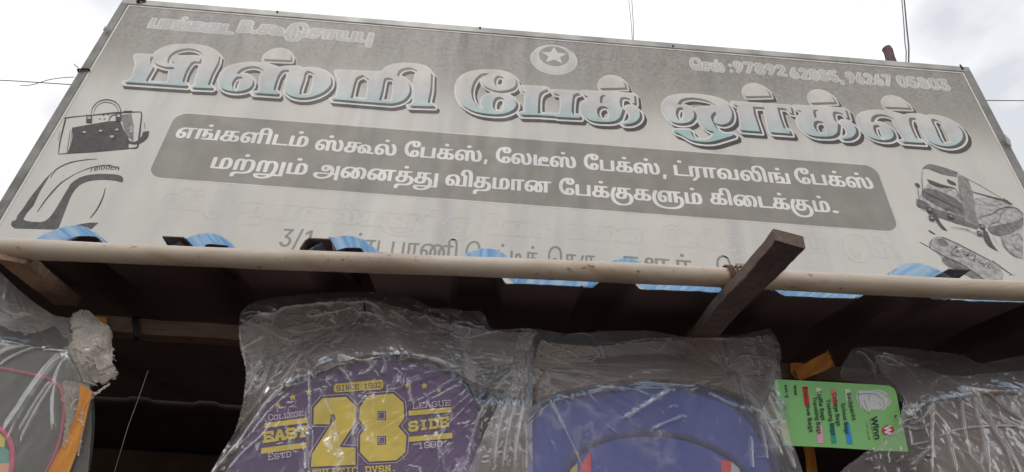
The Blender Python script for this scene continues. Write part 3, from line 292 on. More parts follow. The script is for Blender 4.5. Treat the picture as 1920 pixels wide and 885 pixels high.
0,-28,10,-16,-8,-14,0,-10,-25,-12,-15,-20,-10,-28,-4,-22,5,-16,9,-13,15,-13,25,-56,2,-16,-4,-14,0,-16,6,-14,12,-14,-11,-22,-7,-20,0,-26,10,-16,-8,-16,0,-10,3,-10,8,-10,-6,-20,-5,-52,0,-10,3,-4,4,-3,10,0,124,5,11,12,4,54,0,24,-10,10,-13,4,
-14,1,-18,-7,-20,8,-12,6,-21,20,1,4,12,12,16,2,40,6,6,10,3,88,-2,8,-5,6,-11,28,0,20,-7,11,-10,11,-21,2,1,8,42,17,34,13,13,14,9,36,9,32,-4,24,-14,16,-25,8,-31,6,17,14,5,90,-2,120,2,16,-4,24,4,12,-3,5,-4,3,-8,0,-70,4,-3,10,0,4,3,2,76,4,5,12,
4,26,-4,26,4,16,-7,3,-8,0,-70,3,-3,24,0,3,3,0,68,3,10,8,5,22,2,14,-7,3,-10],[1666,7381,-2,-22,-5,-14,-8,-10,-12,-5,-12,0,-18,10,-8,-7,-10,-3,-18,3,-10,10,-8,27,-2,-1,-6,-24,-12,-12,-22,-3,-16,7,-14,-5,-18,4,-14,-6,-12,0,-18,9,-14,22,-6,32,
1,36,7,24,9,16,11,11,14,6,12,2,24,-10,12,-19,6,-23,16,6,40,0,12,-3,6,-5,26,11,-4,16,3,12,5,6,12,3,11,-5,5,-14,-2,-14,-12,-10,6,-5,16,12,8,0,6,-3,11,-28],[-1934,7335,-3,-15,-12,-6,-74,0,-10,3,-20,-5,-14,5,-26,-6,-22,6,-14,-5,-14,-1,-16,4,-8,
5,-20,-8,-28,2,-24,-3,-24,6,-12,-3,-86,-2,-12,4,-10,11,-8,-10,-10,-3,-22,2,-118,-2,-10,3,-6,10,1,98,5,10,10,3,16,0,12,-7,2,-10,0,-66,4,-3,8,0,3,3,1,68,6,12,10,3,132,-2,5,5,-8,16,3,16,8,8,20,3,15,-7,6,-16,-4,-16,-13,-10,4,-12,0,-68,2,-2,3,2,
1,68,4,10,10,5,16,0,12,-4,14,4,66,0,10,-4,8,-13,14,12,20,7,22,0,14,-4,16,4,18,0,22,-9,14,7,16,0,10,-3,5,-10,1,-70,4,-3,36,0,12,-3,5,-4],[2137,7363,-2,-14,-12,-5,-54,0,-10,3,-3,4,1,20,42,60,1,12,-5,4,-10,-18,-12,-3,-14,5,-3,-2,-7,-26,-30,
-56,-18,-3,-12,5,-1,10,14,30,-17,12,-12,26,-6,-12,9,-18,1,-14,-8,-24,-8,-9,-14,-6,-18,-2,-12,3,-17,12,-8,18,0,22,8,20,-7,32,-41,-100,-11,-5,-18,3,-4,6,1,8,32,82,-3,3,-22,0,-10,3,-5,8,1,16,4,6,10,3,52,0,12,-5,4,-18,2,-1,6,11,10,8,14,5,14,0,
20,-10,14,-23,9,18,9,9,14,6,14,0,20,-9,14,-23,9,17,11,10,14,5,24,-3,11,-8,7,-10,4,-24,-6,-24,-22,-32,2,-3,14,0,10,-4],[1813,7433,-6,-28,-29,-56,-13,-5,-18,4,-3,9,15,30,-2,4,-17,12,-8,20,0,24,10,22,9,8,14,5,24,-3,11,-8,7,-10],[-1467,7425,-3,
34,-8,16,-7,5,-10,2,-18,-9,2,-3,12,-4,5,-5,3,-33,22,-6],[3381,7371,-4,-20,-8,-12,-10,-8,-18,-5,-16,2,-12,5,-16,19,-16,-19,-12,-5,-14,-2,-20,8,-14,20,-14,-18,-24,-10,-10,0,-20,7,-9,8,-7,13,-18,-21,-12,-5,-14,-2,-24,10,-14,21,-14,-22,-10,-6,
-16,-3,-22,8,-12,17,-7,26,0,40,9,30,16,16,18,4,20,-6,11,-10,11,-23,3,23,5,11,12,4,40,0,10,-3,3,-4,2,-14,-2,-8,-11,-5,-22,0,-4,-3,28,-13,16,-26,6,11,-6,20,1,16,6,14,11,10,20,6,20,-5,13,-11,9,-18,9,18,9,9,14,6,16,0,18,-10,12,-19,5,-26,0,-32,
23,-3,9,-13,5,-2,6,8,-2,10,-6,5,-16,3,-5,8,0,14,11,22,-24,5,-4,7,1,12,5,8,10,3,46,0,12,-4,4,-9,-2,-16,-16,-24,16,-18],[2941,7449,-2,-16,-34,-100,-12,-7,-16,2,-3,3,-2,10,29,84,-2,3,-18,0,-12,5,-3,8,2,16,3,4,10,3,44,0,12,-4],[2870,7371,-2,
-16,-7,-16,-10,-10,-12,-4,-10,-1,-12,4,-16,15,-4,-12,-10,-5,-50,0,-10,5,-4,12,-14,-14,-12,-5,-10,0,-16,7,-10,12,-5,14,-1,28,-2,2,-26,-56,-10,-5,-10,0,-10,5,-2,8,13,32,-13,10,-8,14,-3,16,2,22,8,18,11,9,20,4,12,-4,11,-9,7,-14,3,-18,-1,-18,2,
-1,27,59,15,5,12,-3,4,-12,-13,-30,14,-12,7,-12,4,-36,29,44,6,16,0,6,-3,2,-8,-16,-12,-3,-12,4,-4,11,6,22,7,10,9,6,18,3,12,-3,9,-6,7,-10,5,-26,-5,-22,-20,-34,2,-3,20,-3,3,36,17,42,13,24,17,5,10,-4,3,-9,-13,-34,12,-8,6,-8,5,-14],[2564,7349,
-11,-46,-16,-5,-10,4,-3,9,3,34,-16,-16,-16,-5,-10,0,-14,5,-16,18,-12,-15,-20,-8,-12,0,-16,6,-16,15,-16,-16,-14,-5,-12,0,-16,5,-14,11,-4,-9,-10,-5,-52,0,-10,5,-4,17,-16,-19,-14,-5,-10,0,-16,6,-10,11,-7,18,-1,18,3,18,11,26,18,36,10,5,12,0,8,
-4,2,-3,0,-10,-13,-26,15,-12,8,-14,3,-18,-1,-18,2,-2,33,50,6,12,-3,11,-3,-1,-4,-12,-5,-5,-12,-2,-8,2,-5,5,-2,10,5,18,8,11,10,7,20,3,12,-3,12,-10,10,-17,10,20,20,10,14,0,14,-6,9,-9,7,-13,9,15,9,8,14,5,12,0,14,-5,7,-6,11,-22,2,0,2,18,4,10,10,
3,40,0,10,-3,3,-4,1,-12,-2,-9,-10,-5,-20,-1,-4,-3,20,-8,12,-12,7,-18,1,-27,22,1,8,-3],[-1870,7451,-2,8,-6,0,0,-14,5,0],[1465,7409,-4,34,-4,9,-6,1,-7,-6,-6,-10,-5,-30,18,1,10,-3],[2021,7435,-4,11,-4,0,-2,-3,-1,-14,5,-7,4,3],[1938,7439,-1,6,
-4,2,-3,-4,1,-8,4,-2],[1778,7435,-5,12,-5,-4,-2,-12,5,-8,4,2],[1727,7423,-5,-16,-11,-5,-11,5,-5,16,5,16,11,5,11,-5],[3182,7425,-3,6,-4,-2,-1,-8,3,-4,4,2],[-1317,7431,-8,1,-1,-3,7,-1],[3267,7397,-1,22,-4,10,-5,1,-5,-11,-1,-36,3,-14,5,-7,7,
13],[3025,7397,-4,30,-6,3,-4,-9,-2,-38,3,-14,5,-7,7,13],[2420,7423,-1,4,-4,0,0,-11,4,1],[2345,7421,-1,6,-3,1,-2,-11,4,-1],[2624,7417,-1,8,-2,2,-3,-4,0,-12,3,-5],[2385,7397,-6,13,-5,-11,0,-4,5,-6],[2310,7399,-7,11,-6,-17,-19,-30,1,-2,22,-2,
1,20],[2497,7373,-6,14,-16,-4,-16,4,-6,20,-4,-10,9,-22,15,1,8,-2,10,-14,4,3],[-1865,7393,-6,10,-8,-1,0,-15,2,-3,8,1],[-2176,7399,-3,3,-8,-2,-2,-3,8,-3],[1941,7387,-3,8,-5,2,-6,-6,0,-10,4,-4,6,0],[3103,7375,-2,10,-6,5,-14,-4,-18,3,-3,-4,1,
-9,16,2,8,-2,10,-14,6,3],[2196,7371,-2,10,-3,2,-4,-10,2,-10,4,-2],[3186,7371,-4,8,-5,2,-6,-6,-1,-6,3,-6,6,-3,5,5],[2836,7371,-1,8,-4,2,0,-18,3,0],[2695,7371,-1,8,-3,3,-3,-5,1,-13,4,-2],[1727,7359,-6,-16,-10,-4,-8,2,-5,4,-3,10,3,18,11,7,10,
-2,5,-7],[2423,7367,-2,8,-6,2,-4,-8,2,-8,6,-2],[2348,7367,-4,10,-6,-2,-2,-10,3,-6,6,1],[-1500,7343,-3,3,-20,-2,-3,-3,5,-7,8,-4,8,4]],
 'small_face': [[-1428,7409,0,-52,-5,-3,-24,0,-6,-23,-10,-16,-14,-10,-22,-5,-24,3,-18,11,-12,17,-10,25,-52,-2,-10,7,-8,-6,-10,-3,-14,0,-10,4,-12,13,-3,12,0,16,-3,3,-4,-3,-2,-18,-5,-12,-11,-10,-14,-5,-20,0,-16,5,-12,10,-4,14,2,18,14,16,0,38,
4,6,84,1,8,-4,0,-11,-4,-3,-22,-1,0,-22,10,0,14,15,16,8,28,0,10,-3,13,-10,8,-14,2,-18,-3,-24,22,-1,3,3,-1,32,2,26,12,38,11,16,15,13,14,7,22,5,14,0,22,-6,14,-9,9,-10,7,-14,3,-16],[-1457,7399,-1,50,-9,28,-8,9,-12,6,-12,0,-12,-5,-12,-9,-9,-13,
-8,-18,-4,-20,-1,-54,4,-20,7,-18,7,-9,8,-5,8,-1,8,3,12,14,4,24,-2,26,-3,8,-5,2,-5,-6,-1,-34,-6,-3,-16,0,-6,3,-1,96,3,5,16,2,8,-2,3,-5,1,-36,26,-4,9,-8,7,-13,2,1],[-1825,7393,-2,-12,-4,-10,-8,-9,-8,-4,-16,-4,-54,1,-3,6,0,124,3,4,58,1,10,-3,
10,-8,7,-12,2,-16,-3,-14,-9,-12,12,-14],[1487,7405,0,-60,-4,-3,-7,1,-2,80,-3,24,-5,10,-9,7,-8,0,-10,-7,-9,-12,-6,-20,-1,-26,3,-22,3,-4,3,14,7,9,6,2,10,-1,7,-6,3,-8,1,-22,-5,-14,-10,-7,-14,1,-12,9,-11,25,-3,40,6,32,8,14,8,9,8,5,12,3,12,-3,
10,-8,9,-22],[-2308,7459,-2,-8,-5,-4,-16,-1,-7,5,-2,10,2,8,5,4,14,1,8,-5],[2127,7363,0,-6,-4,-3,-54,0,-4,3,2,10,35,50,8,18,-1,14,-10,9,-12,-3,-9,-18,-7,-1,-5,3,1,10,4,10,14,12,18,1,8,-3,10,-12,4,-16,-1,-12,-5,-12,-32,-46,4,-3,32,0],[2046,
7433,-7,-28,-25,-48,-5,-3,-10,0,-2,3,21,40,-19,5,-11,13,-4,24,7,20,14,12,20,0,8,-5,7,-9],[1967,7385,-2,-12,-6,-10,-8,-7,-10,-4,-12,0,-10,3,-13,12,-5,12,1,14,4,12,10,10,-10,14,-1,18,4,12,10,10,8,3,16,-1,10,-5,6,-7,4,-12,0,-12,-3,-10,-8,-10,
12,-14],[1884,7463,-1,-10,-38,-96,-4,-3,-10,0,-2,3,38,96,-4,3,-38,1,-3,4,0,8,7,3,50,0,5,-3],[1803,7433,-6,-26,-26,-50,-4,-3,-12,1,-1,2,21,40,-20,6,-10,12,-4,24,6,20,6,7,10,5,20,0,14,-14],[1620,7461,-3,-8,-8,-3,-5,5,-1,10,4,6,6,1,4,-3],
[-1859,7453,-3,10,-5,5,-20,2,-2,-3,0,-30,4,-3,16,1,8,8],[-950,7409,0,-100,-3,-4,-22,-1,-4,3,-1,44,-3,3,-70,0,-5,3,-1,96,4,6,18,1,7,-5,0,-80,3,-3,44,0,3,3,0,78,5,6,18,1,6,-5],[-1070,7409,0,-48,-3,-6,-110,-3,-14,7,-8,12,-2,16,0,54,-24,1,-2,
-3,0,-80,-6,-5,-18,0,-6,5,0,80,-2,3,-8,0,-3,-3,0,-80,-7,-5,-18,0,-4,5,-1,94,2,4,5,3,118,-2,3,-5,1,-70,4,-10,4,2,3,6,0,72,5,6,18,1,6,-5,0,-80,2,-2,32,-1,4,3,0,78,4,6,18,1,7,-5],[-1309,7409,-4,-8,-24,-3,-6,-29,-8,-9,-10,-5,-28,-3,-14,3,-13,
10,-5,10,-2,12,3,10,14,18,0,38,5,6,88,0,4,-4,-1,-10,-5,-3,-21,-1,-2,-20,3,-3,22,0,3,-3],[3211,7369,-2,-12,-6,-10,-10,-8,-10,-3,-20,3,-14,14,-4,12,1,14,4,10,10,10,-10,14,-1,18,5,14,9,8,14,4,10,-1,9,-5,7,-8,4,-12,0,-12,-3,-10,-8,-10,11,-12],
[2031,7435,-2,12,-6,8,-6,3,-8,-1,-6,-6,-3,-10,2,-20,7,-8,10,-1,9,9],[1948,7441,-5,14,-6,3,-8,-1,-8,-8,-1,-16,7,-10,12,0,7,6],[1788,7435,-2,12,-6,8,-5,3,-10,-2,-6,-7,-3,-10,4,-20,9,-8,10,2,7,10],[3371,7371,-6,-20,-14,-12,-10,-3,-10,1,-12,5,
-8,7,-5,12,1,6,12,0,8,-12,12,-5,12,7,4,14,-1,10,-5,8,-8,4,-12,1,-4,3,1,10,21,32,-1,2,-33,1,-4,3,2,9,48,2,8,-3,-1,-10,-23,-36,14,-7,8,-7,4,-10],[3292,7397,-4,-34,-5,-12,-6,-8,-8,-5,-12,-2,-10,3,-8,6,-10,20,-4,32,4,32,11,20,9,6,10,2,10,-2,8,
-5,7,-9,5,-12],[3128,7375,-5,-22,-14,-14,-18,-2,-12,5,-7,7,-6,14,3,5,10,0,8,-13,10,-5,12,9,4,16,-2,14,-8,9,-12,2,-12,-4,-8,0,-3,3,4,52,3,4,42,1,7,-3,0,-8,-3,-3,-33,-1,-4,-26,3,-2,12,3,10,-3,8,-6,9,-14],[3050,7397,-4,-34,-11,-20,-8,-5,-12,
-2,-10,3,-8,6,-10,20,-4,32,4,32,10,20,8,6,12,2,10,-2,8,-5,7,-9,5,-12],[2931,7449,-1,-12,-33,-98,-4,-3,-8,0,-3,3,33,96,-4,3,-32,1,-3,4,0,8,7,3,40,0,6,-2],[2860,7371,-6,-24,-7,-8,-8,-4,-10,-1,-10,4,-6,7,-6,12,-1,18,3,18,24,56,4,4,8,1,3,-5,
-18,-38,3,-3,12,-3,7,-6,6,-12],[2789,7343,0,-4,-4,-3,-46,0,-4,3,1,10,31,50,7,16,-1,16,-4,6,-6,3,-6,-1,-4,-4,-6,-15,-6,-2,-5,3,4,20,6,8,9,5,14,-1,10,-6,7,-12,2,-14,-6,-24,-27,-44,2,-3,28,0,4,-3],[2719,7371,-6,-24,-7,-8,-9,-5,-10,0,-8,3,-7,8,
-6,12,-2,18,4,20,24,54,5,4,8,0,2,-4,-18,-38,2,-3,14,-3,6,-6,6,-12],[2648,7415,-5,-26,-23,-50,-3,-3,-10,1,-2,2,18,38,-2,3,-14,4,-10,13,-3,22,5,20,6,9,8,5,18,-1,12,-13],[2448,7367,-6,-20,-7,-8,-10,-4,-14,-1,-8,3,-8,6,-6,8,-3,12,1,14,4,10,9,
10,-9,14,-1,20,6,14,11,8,20,0,8,-6,6,-8,3,-10,0,-12,-3,-10,-7,-10,11,-14],[2373,7367,-6,-20,-6,-7,-10,-5,-20,0,-8,5,-8,9,-4,12,1,14,4,12,9,10,-9,14,-2,18,6,14,9,8,8,3,14,-1,8,-5,7,-9,3,-10,0,-12,-3,-10,-7,-10,10,-14],[2296,7343,-1,-5,-4,-2,
-50,0,-3,3,1,10,34,50,6,16,-1,16,-9,9,-10,-3,-9,-18,-7,-1,-4,3,0,10,5,10,13,12,16,1,9,-5,9,-12,3,-14,-1,-12,-4,-12,-30,-46,2,-3,30,0,4,-3],[2521,7373,-5,-22,-13,-14,-8,-3,-12,1,-8,4,-7,8,-5,14,2,4,10,0,8,-13,10,-4,9,7,5,16,-2,14,-8,11,-10,
2,-12,-5,-11,4,5,52,2,3,42,0,4,-3,0,-8,-4,-3,-30,-1,-3,-24,3,-2,16,1,10,-6,9,-13],[2220,7371,-2,-14,-4,-10,-7,-8,-8,-4,-12,-1,-8,3,-8,8,-5,10,-3,18,3,20,29,59,10,0,3,-3,-19,-38,2,-3,14,-3,7,-6,6,-12],[3277,7397,-2,24,-6,16,-6,5,-8,0,-9,-9,
-5,-20,0,-30,4,-20,10,-12,8,1,9,9,4,16],[3193,7425,-6,14,-4,3,-10,0,-8,-9,-1,-14,7,-11,10,-2,9,7],[3035,7397,-2,24,-6,16,-6,5,-8,0,-9,-9,-5,-22,0,-30,5,-20,9,-10,8,1,8,9,5,16],[-1367,7421,0,18,-2,2,-6,1,-2,-3,0,-18,4,-3],[-1728,7431,-1,10,
-8,0,0,-22,8,0],[2634,7417,-1,12,-5,8,-7,3,-6,-2,-5,-7,-2,-12,1,-12,4,-10,8,-4,6,2,6,10],[2430,7421,-2,12,-7,6,-10,0,-6,-8,-1,-16,3,-6,6,-5,6,-1,6,4],[2355,7421,-1,10,-7,8,-10,0,-7,-8,0,-18,9,-10,6,1,5,3],[1656,7381,-3,-22,-6,-14,-10,-5,
-14,2,-6,7,-3,10,-6,50,-5,8,-8,3,-9,-7,-7,-16,2,-3,14,-1,7,-8,3,-16,-3,-18,-7,-9,-12,-2,-9,5,-5,12,-3,26,3,24,8,16,12,9,8,1,10,-2,10,-10,6,-18,2,-38,6,-11,4,-1,4,4,4,16,-2,28,-9,28,3,5,6,3,6,-8,6,-24],[1717,7423,-4,-10,-6,1,-2,9,2,9,6,1],
[1561,7387,-4,-5,-10,0,-4,-3,-3,-24,-9,-13,-18,-2,-8,4,-5,5,-3,10,-1,12,3,10,8,12,0,34,2,4,50,-1,2,-3,-2,-8,-12,-1,-4,-3,0,-16,2,-3,14,-2],[-1944,7335,0,-8,-5,-3,-76,0,-4,5,-2,30,-10,-32,-6,-5,-10,1,-10,9,-12,-9,-20,-1,-6,2,-10,9,-12,-10,
-22,-1,-8,4,-10,13,-10,-12,-10,-5,-18,0,-10,3,-18,-4,-16,1,-10,6,-8,10,-2,-1,-1,-10,-5,-3,-86,-2,-11,7,-5,14,-2,64,-2,3,-10,0,-4,-3,0,-78,-4,-5,-18,0,-5,5,0,78,-3,3,-3,-3,0,-78,-5,-5,-16,0,-6,5,0,94,3,4,5,1,92,-1,2,-6,1,-70,3,-5,2,5,0,72,4,
5,18,0,4,-7,0,-76,4,-3,18,0,3,3,1,78,4,5,16,0,5,-3,1,-54,2,-3,11,15,0,40,5,5,70,-1,3,-4,-1,-10,-4,-3,-16,-1,-1,-18,3,-3,16,-5,8,-7,2,1,4,20,7,14,11,11,14,7,26,1,16,-5,14,5,22,-1,15,-12,11,-26,3,34,5,3,14,0,6,-5,0,-78,4,-3,48,0,6,-3],[-2459,
7421,-2,-95,-4,-2,-80,2,-2,3,0,92,2,5,18,2,6,-5,0,-78,4,-3,30,1,2,80,4,5,16,0,4,-2],[-1626,7397,-2,14,-7,9,-8,4,-10,-4,0,-3,17,-10,7,-14,2,-1],[1531,7399,0,16,-4,3,-6,0,-3,-3,0,-18,5,-2],[-1855,7393,-4,12,-8,7,-18,2,-4,-3,0,-34,2,-3,16,0,8,
3,6,6],[-2109,7405,-4,4,-12,1,-9,-5,-8,-14,3,-3,10,-1,11,-6],[-2058,7375,-3,24,-6,9,-6,2,-3,-3,10,-26,3,-35,4,11],[1952,7385,-4,14,-13,9,-12,-5,-7,-14,3,-14,4,-5,8,-4,6,0,8,4,5,7],[-2226,7407,-3,2,-2,-2,2,-18,3,2],[-1367,7397,-4,3,-8,0,-10,
-4,-4,-11,3,-10,9,-4,8,3,5,9],[-1728,7397,-3,3,-10,0,-10,-5,-3,-10,3,-10,8,-4,8,3,5,7],[2846,7371,-1,12,-5,8,-7,5,-6,-3,-6,-8,-2,-12,1,-12,5,-9,6,-4,8,3,5,8],[2705,7371,-2,12,-4,8,-8,5,-6,-4,-5,-7,-2,-12,1,-12,6,-10,6,-3,7,3,5,8],[2206,
7371,-2,12,-5,9,-8,4,-8,-5,-5,-10,-1,-12,2,-10,6,-8,8,-3,6,3,5,8],[-1656,7381,-2,10,-5,5,-2,-11,3,-10,3,-2,2,2],[3196,7371,-5,14,-6,5,-8,2,-8,-3,-5,-6,-3,-16,6,-13,12,-4,12,7],[2433,7367,-3,14,-9,7,-12,-2,-8,-13,2,-16,10,-9,8,0,6,4,5,7],
[2358,7367,-4,14,-9,7,-12,-2,-7,-13,2,-16,5,-6,6,-3,8,1,6,4],[1455,7369,-4,14,-4,2,-4,-4,-2,-14,4,-14,4,0,4,4],[1593,7367,-4,14,-4,1,-4,-3,-3,-10,5,-15,4,-2,4,3],[1531,7379,-4,3,-8,0,-8,-5,-2,-14,6,-10,6,-1,6,5],[-1786,7367,-1,-6,-6,-6,-18,
-1,-7,5,-4,10,2,6,7,6,14,1,10,-5],[1717,7359,-4,-9,-6,1,-2,8,2,9,4,2,4,-2],[-2226,7367,-3,3,-6,-2,-7,-7,0,-12,5,-8,4,0,4,6],[-2137,7353,-1,10,-3,3,-4,-5,2,-14,2,-3,3,1],[-2193,7353,-2,10,-2,3,-3,-1,-1,-24,6,2],[2554,7349,-8,-38,-3,-3,-6,0,
-3,3,4,38,5,3,8,0]],
 'band_text': [[4171,12782,-3,-24,-14,-21,-28,-12,-28,-1,-20,6,-16,13,-9,19,-2,28,-5,2,-12,-14,-12,-20,-11,-44,0,-32,5,-28,8,-24,14,-22,4,-2,2,4,2,24,6,16,22,20,24,5,16,0,24,-6,12,-8,13,-19,4,-24,-2,-24,-10,-20,-21,-16,-24,-6,-48,0,-24,7,
-24,13,-20,19,-15,23,-11,28,-5,32,-1,36,5,32,11,32,15,24,25,23,28,14,20,5,56,0,20,-7,18,-15,9,-16],[4854,12806,-7,-16,-13,-6,-32,3,-7,7,-4,12,7,18,8,5,16,3,24,-7,5,-7],[4552,12806,-7,-16,-15,-6,-28,2,-10,8,-3,12,3,12,6,8,20,6,25,-6,6,-8],
[-2860,12694,0,-144,-6,-9,-32,-1,-11,6,-4,200,-10,32,-11,13,-12,6,-16,-4,-12,-15,-4,-20,3,-24,9,-6,44,-1,4,-5,0,-12,-8,-6,-36,0,-8,-6,0,-148,-4,-8,-32,-2,-12,6,-2,152,-6,6,-16,0,-6,-6,0,-148,-6,-8,-32,-2,-11,6,-2,132,-15,17,-16,8,-20,1,-16,
-9,-15,-17,-10,-20,5,-6,44,-2,12,-6,13,-14,6,-16,1,-24,-4,-20,-10,-16,-14,-11,-20,-6,-32,0,-16,5,-16,11,-17,29,-5,36,3,36,11,32,16,22,20,14,28,10,136,-4,5,6,-3,28,7,28,15,20,24,13,24,5,24,-1,32,-10,19,-15,10,-16,8,-24],[3580,12614,-2,-78,
-8,-4,-32,0,-7,6,-1,160,-3,40,-7,20,-10,15,-16,12,-12,3,-16,-2,-15,-12,-8,-16,-2,-16,5,-22,32,4,8,-5,13,-29,9,-32,4,-40,-4,-36,-10,-27,-16,-17,-24,-9,-36,-1,-20,5,-16,11,-10,14,-7,20,-6,68,-6,24,-11,17,-16,9,-16,-2,-16,-11,-10,-13,-9,-20,7,
-6,40,-3,16,-11,9,-12,5,-20,0,-24,-7,-20,-11,-14,-28,-12,-32,0,-24,10,-12,12,-9,16,-7,48,3,36,13,32,16,20,24,16,20,6,48,0,24,-8,26,-18,-8,44,7,36,23,26,32,12,52,0,12,-3,24,-12,22,-23,10,-24,4,-28],[-2473,12794,-5,-17,-20,-9,-28,5,-6,5,-5,
12,4,16,15,10,32,-2,9,-8],[-3626,12794,-2,-12,-6,-8,-20,-6,-24,4,-7,6,-5,12,4,16,16,10,32,-2,9,-8],[495,12610,-6,-48,-8,-16,-11,-12,-12,-8,-24,-6,-20,0,-24,7,-18,15,-10,20,-6,24,-4,60,-7,24,-15,16,-16,2,-12,-5,-12,-11,-15,-30,7,-4,40,-4,20,
-20,6,-20,0,-28,-7,-20,-11,-14,-12,-7,-20,-5,-20,1,-20,6,-18,15,-14,35,-4,0,-12,-31,-20,-17,-36,-9,-44,5,-24,9,-20,15,-17,21,-11,20,-9,28,-4,28,0,32,4,32,7,24,11,24,12,16,19,17,36,17,24,4,32,-1,28,-9,18,-16,8,-24,-2,-32,-11,-20,-17,-12,-48,
-2,-16,7,-14,15,-5,16,-2,24,-3,3,-8,-7,-10,-16,-10,-24,-6,-48,6,-48,10,-24,10,-16,5,4,2,24,7,16,14,15,16,6,36,1,16,-6,15,-12,9,-19,4,0,9,51,18,32,25,20,40,9,44,-6,16,-9,13,-14,13,-36,6,-76,12,-23,8,-3,12,10,9,32,-5,56,-10,28,-17,32,15,15,
24,3,13,-14,21,-52],[4124,12782,-7,20,-7,6,-4,-1,-7,-21,4,-24,7,-7,6,3,6,12],[3778,12782,-4,-12,-8,-8,-32,-2,-15,10,-4,16,5,12,6,6,12,4,16,0,20,-10],[2470,12782,-4,-12,-8,-7,-32,-3,-15,10,-4,16,4,12,7,6,12,4,16,0,19,-10],[1371,12746,-6,-28,
-15,-18,-20,-8,-36,0,-16,6,-13,12,-9,20,-1,24,-5,3,-23,-35,-9,-44,4,-56,7,-24,13,-22,4,-1,2,3,3,24,6,16,17,17,16,5,36,0,24,-11,12,-19,5,-20,-2,-28,-9,-20,-10,-11,-16,-8,-32,-4,-40,2,-40,19,-18,18,-15,24,-10,28,-5,32,0,36,4,32,11,32,15,24,
22,21,28,14,28,7,40,0,20,-6,20,-14,10,-18],[930,12778,-5,-16,-19,-9,-16,0,-12,5,-9,16,3,16,14,10,32,-2,8,-8],[-951,12738,-6,-28,-17,-20,-16,-6,-40,0,-16,6,-12,12,-8,20,-1,24,-3,3,-4,-2,-21,-33,-10,-44,0,-32,5,-28,8,-24,14,-20,4,3,1,21,6,16,
9,13,12,8,16,5,32,0,16,-6,11,-8,11,-16,5,-24,-2,-24,-8,-20,-9,-10,-16,-9,-32,-7,-44,4,-36,17,-18,17,-16,24,-9,24,-7,32,-1,40,4,32,9,28,14,26,24,25,24,13,36,9,32,1,24,-6,20,-13,12,-19],[2024,12774,-6,-17,-8,-5,-12,-2,-25,4,-7,8,-3,12,6,16,
13,6,32,-2,7,-8],[1735,12774,-5,-16,-8,-6,-12,-2,-20,1,-8,4,-5,7,-3,12,6,16,14,6,24,0,8,-3,6,-7],[-296,12766,-6,-18,-20,-8,-24,4,-7,6,-4,12,3,16,8,7,8,3,24,0,8,-3,7,-7],[-586,12766,-4,-16,-8,-6,-12,-4,-16,1,-12,5,-9,16,5,18,8,6,8,2,28,-2,9,
-8],[-1358,12762,-4,-16,-8,-7,-12,-3,-16,0,-12,4,-6,6,-4,12,6,19,16,7,28,-3,8,-7],[-2077,12762,-5,-18,-16,-8,-28,2,-9,8,-4,12,5,17,16,9,28,-2,9,-8],[178,12750,-5,20,-7,7,-4,-1,-6,-22,5,-24,5,-4,7,4],[1324,12746,-4,20,-10,8,-4,-4,-4,-16,3,
-24,5,-7,8,3],[-998,12738,-5,20,-7,7,-4,-1,-7,-22,5,-24,6,-4,7,4],[5004,12638,-4,-36,-10,-24,-16,-17,-24,-9,-48,2,-20,10,-11,14,-11,32,-4,80,-4,16,-6,9,-4,0,-6,-5,-6,-20,-1,-124,-7,-10,-36,0,-6,6,-2,116,-10,24,-18,15,-16,2,-16,-8,-16,-17,
-10,-20,6,-6,28,0,16,-5,12,-8,10,-13,6,-24,-2,-24,-7,-20,-15,-15,-20,-7,-36,0,-24,11,-11,11,-9,20,-6,44,4,36,10,28,16,22,20,14,28,10,40,0,40,-15,28,14,36,1,23,-10,14,-20,7,-28,4,-84,11,-20,13,-4,10,8,7,16,2,48,-10,44,-23,40,2,5,12,10,16,4,
16,-3,21,-36,13,-40],[4633,12610,-3,-24,-9,-16,-15,-12,-20,-5,-36,0,-24,9,-32,-10,-44,0,-28,10,-19,20,-6,28,8,28,23,24,2,77,8,5,164,-2,3,-4,1,-12,-6,-8,-46,-4,-3,-4,0,-36,7,-6,40,-6,16,-9,14,-19],[4381,12614,-1,-52,-6,-6,-188,1,-5,9,1,173,
8,5,32,0,8,-6,0,-148,3,-4,89,-2,10,6,0,148,10,6,35,-2,4,-8],[-2382,12630,-2,-32,-9,-24,-13,-16,-20,-12,-32,-6,-156,1,-7,9,0,172,7,6,36,0,7,-6,0,-148,5,-5,32,-1,8,6,2,116,11,24,23,17,56,1,24,-13,11,-13,10,-20,6,-28],[1072,12610,-4,-40,-13,
-28,-21,-16,-28,-6,-16,0,-24,7,-12,8,-11,15,-9,32,-4,76,-8,26,-8,-2,-7,-20,-1,-128,-8,-9,-28,-1,-11,6,-2,116,-9,24,-18,17,-16,1,-16,-9,-14,-17,-7,-20,5,-4,40,-4,12,-8,11,-16,5,-20,-1,-24,-7,-20,-12,-15,-12,-6,-24,-5,-16,1,-24,9,-10,8,-10,
16,-6,20,-3,28,3,36,10,32,16,24,20,15,16,6,36,5,28,-6,20,-11,24,13,32,2,24,-6,18,-22,7,-28,3,-84,10,-20,6,-5,8,0,9,9,6,16,2,48,-10,40,-21,44,14,15,8,3,20,-2,15,-24,17,-44],[-2628,12558,-2,-12,-12,-6,-184,2,-5,8,1,173,8,5,32,0,9,-6,0,-148,3,
-4,4,-2,136,0,6,-2],[-3252,12594,-3,-20,-7,-15,-12,-12,-16,-6,-56,-1,-16,8,-40,-12,-28,0,-40,11,-12,9,-10,14,-4,28,9,28,24,24,1,73,8,5,168,0,6,-10,0,-8,-6,-6,-44,0,-7,-6,0,-40,7,-6,28,-1,28,-11,16,-18],[-3514,12610,0,-60,-8,-9,-196,1,-6,8,
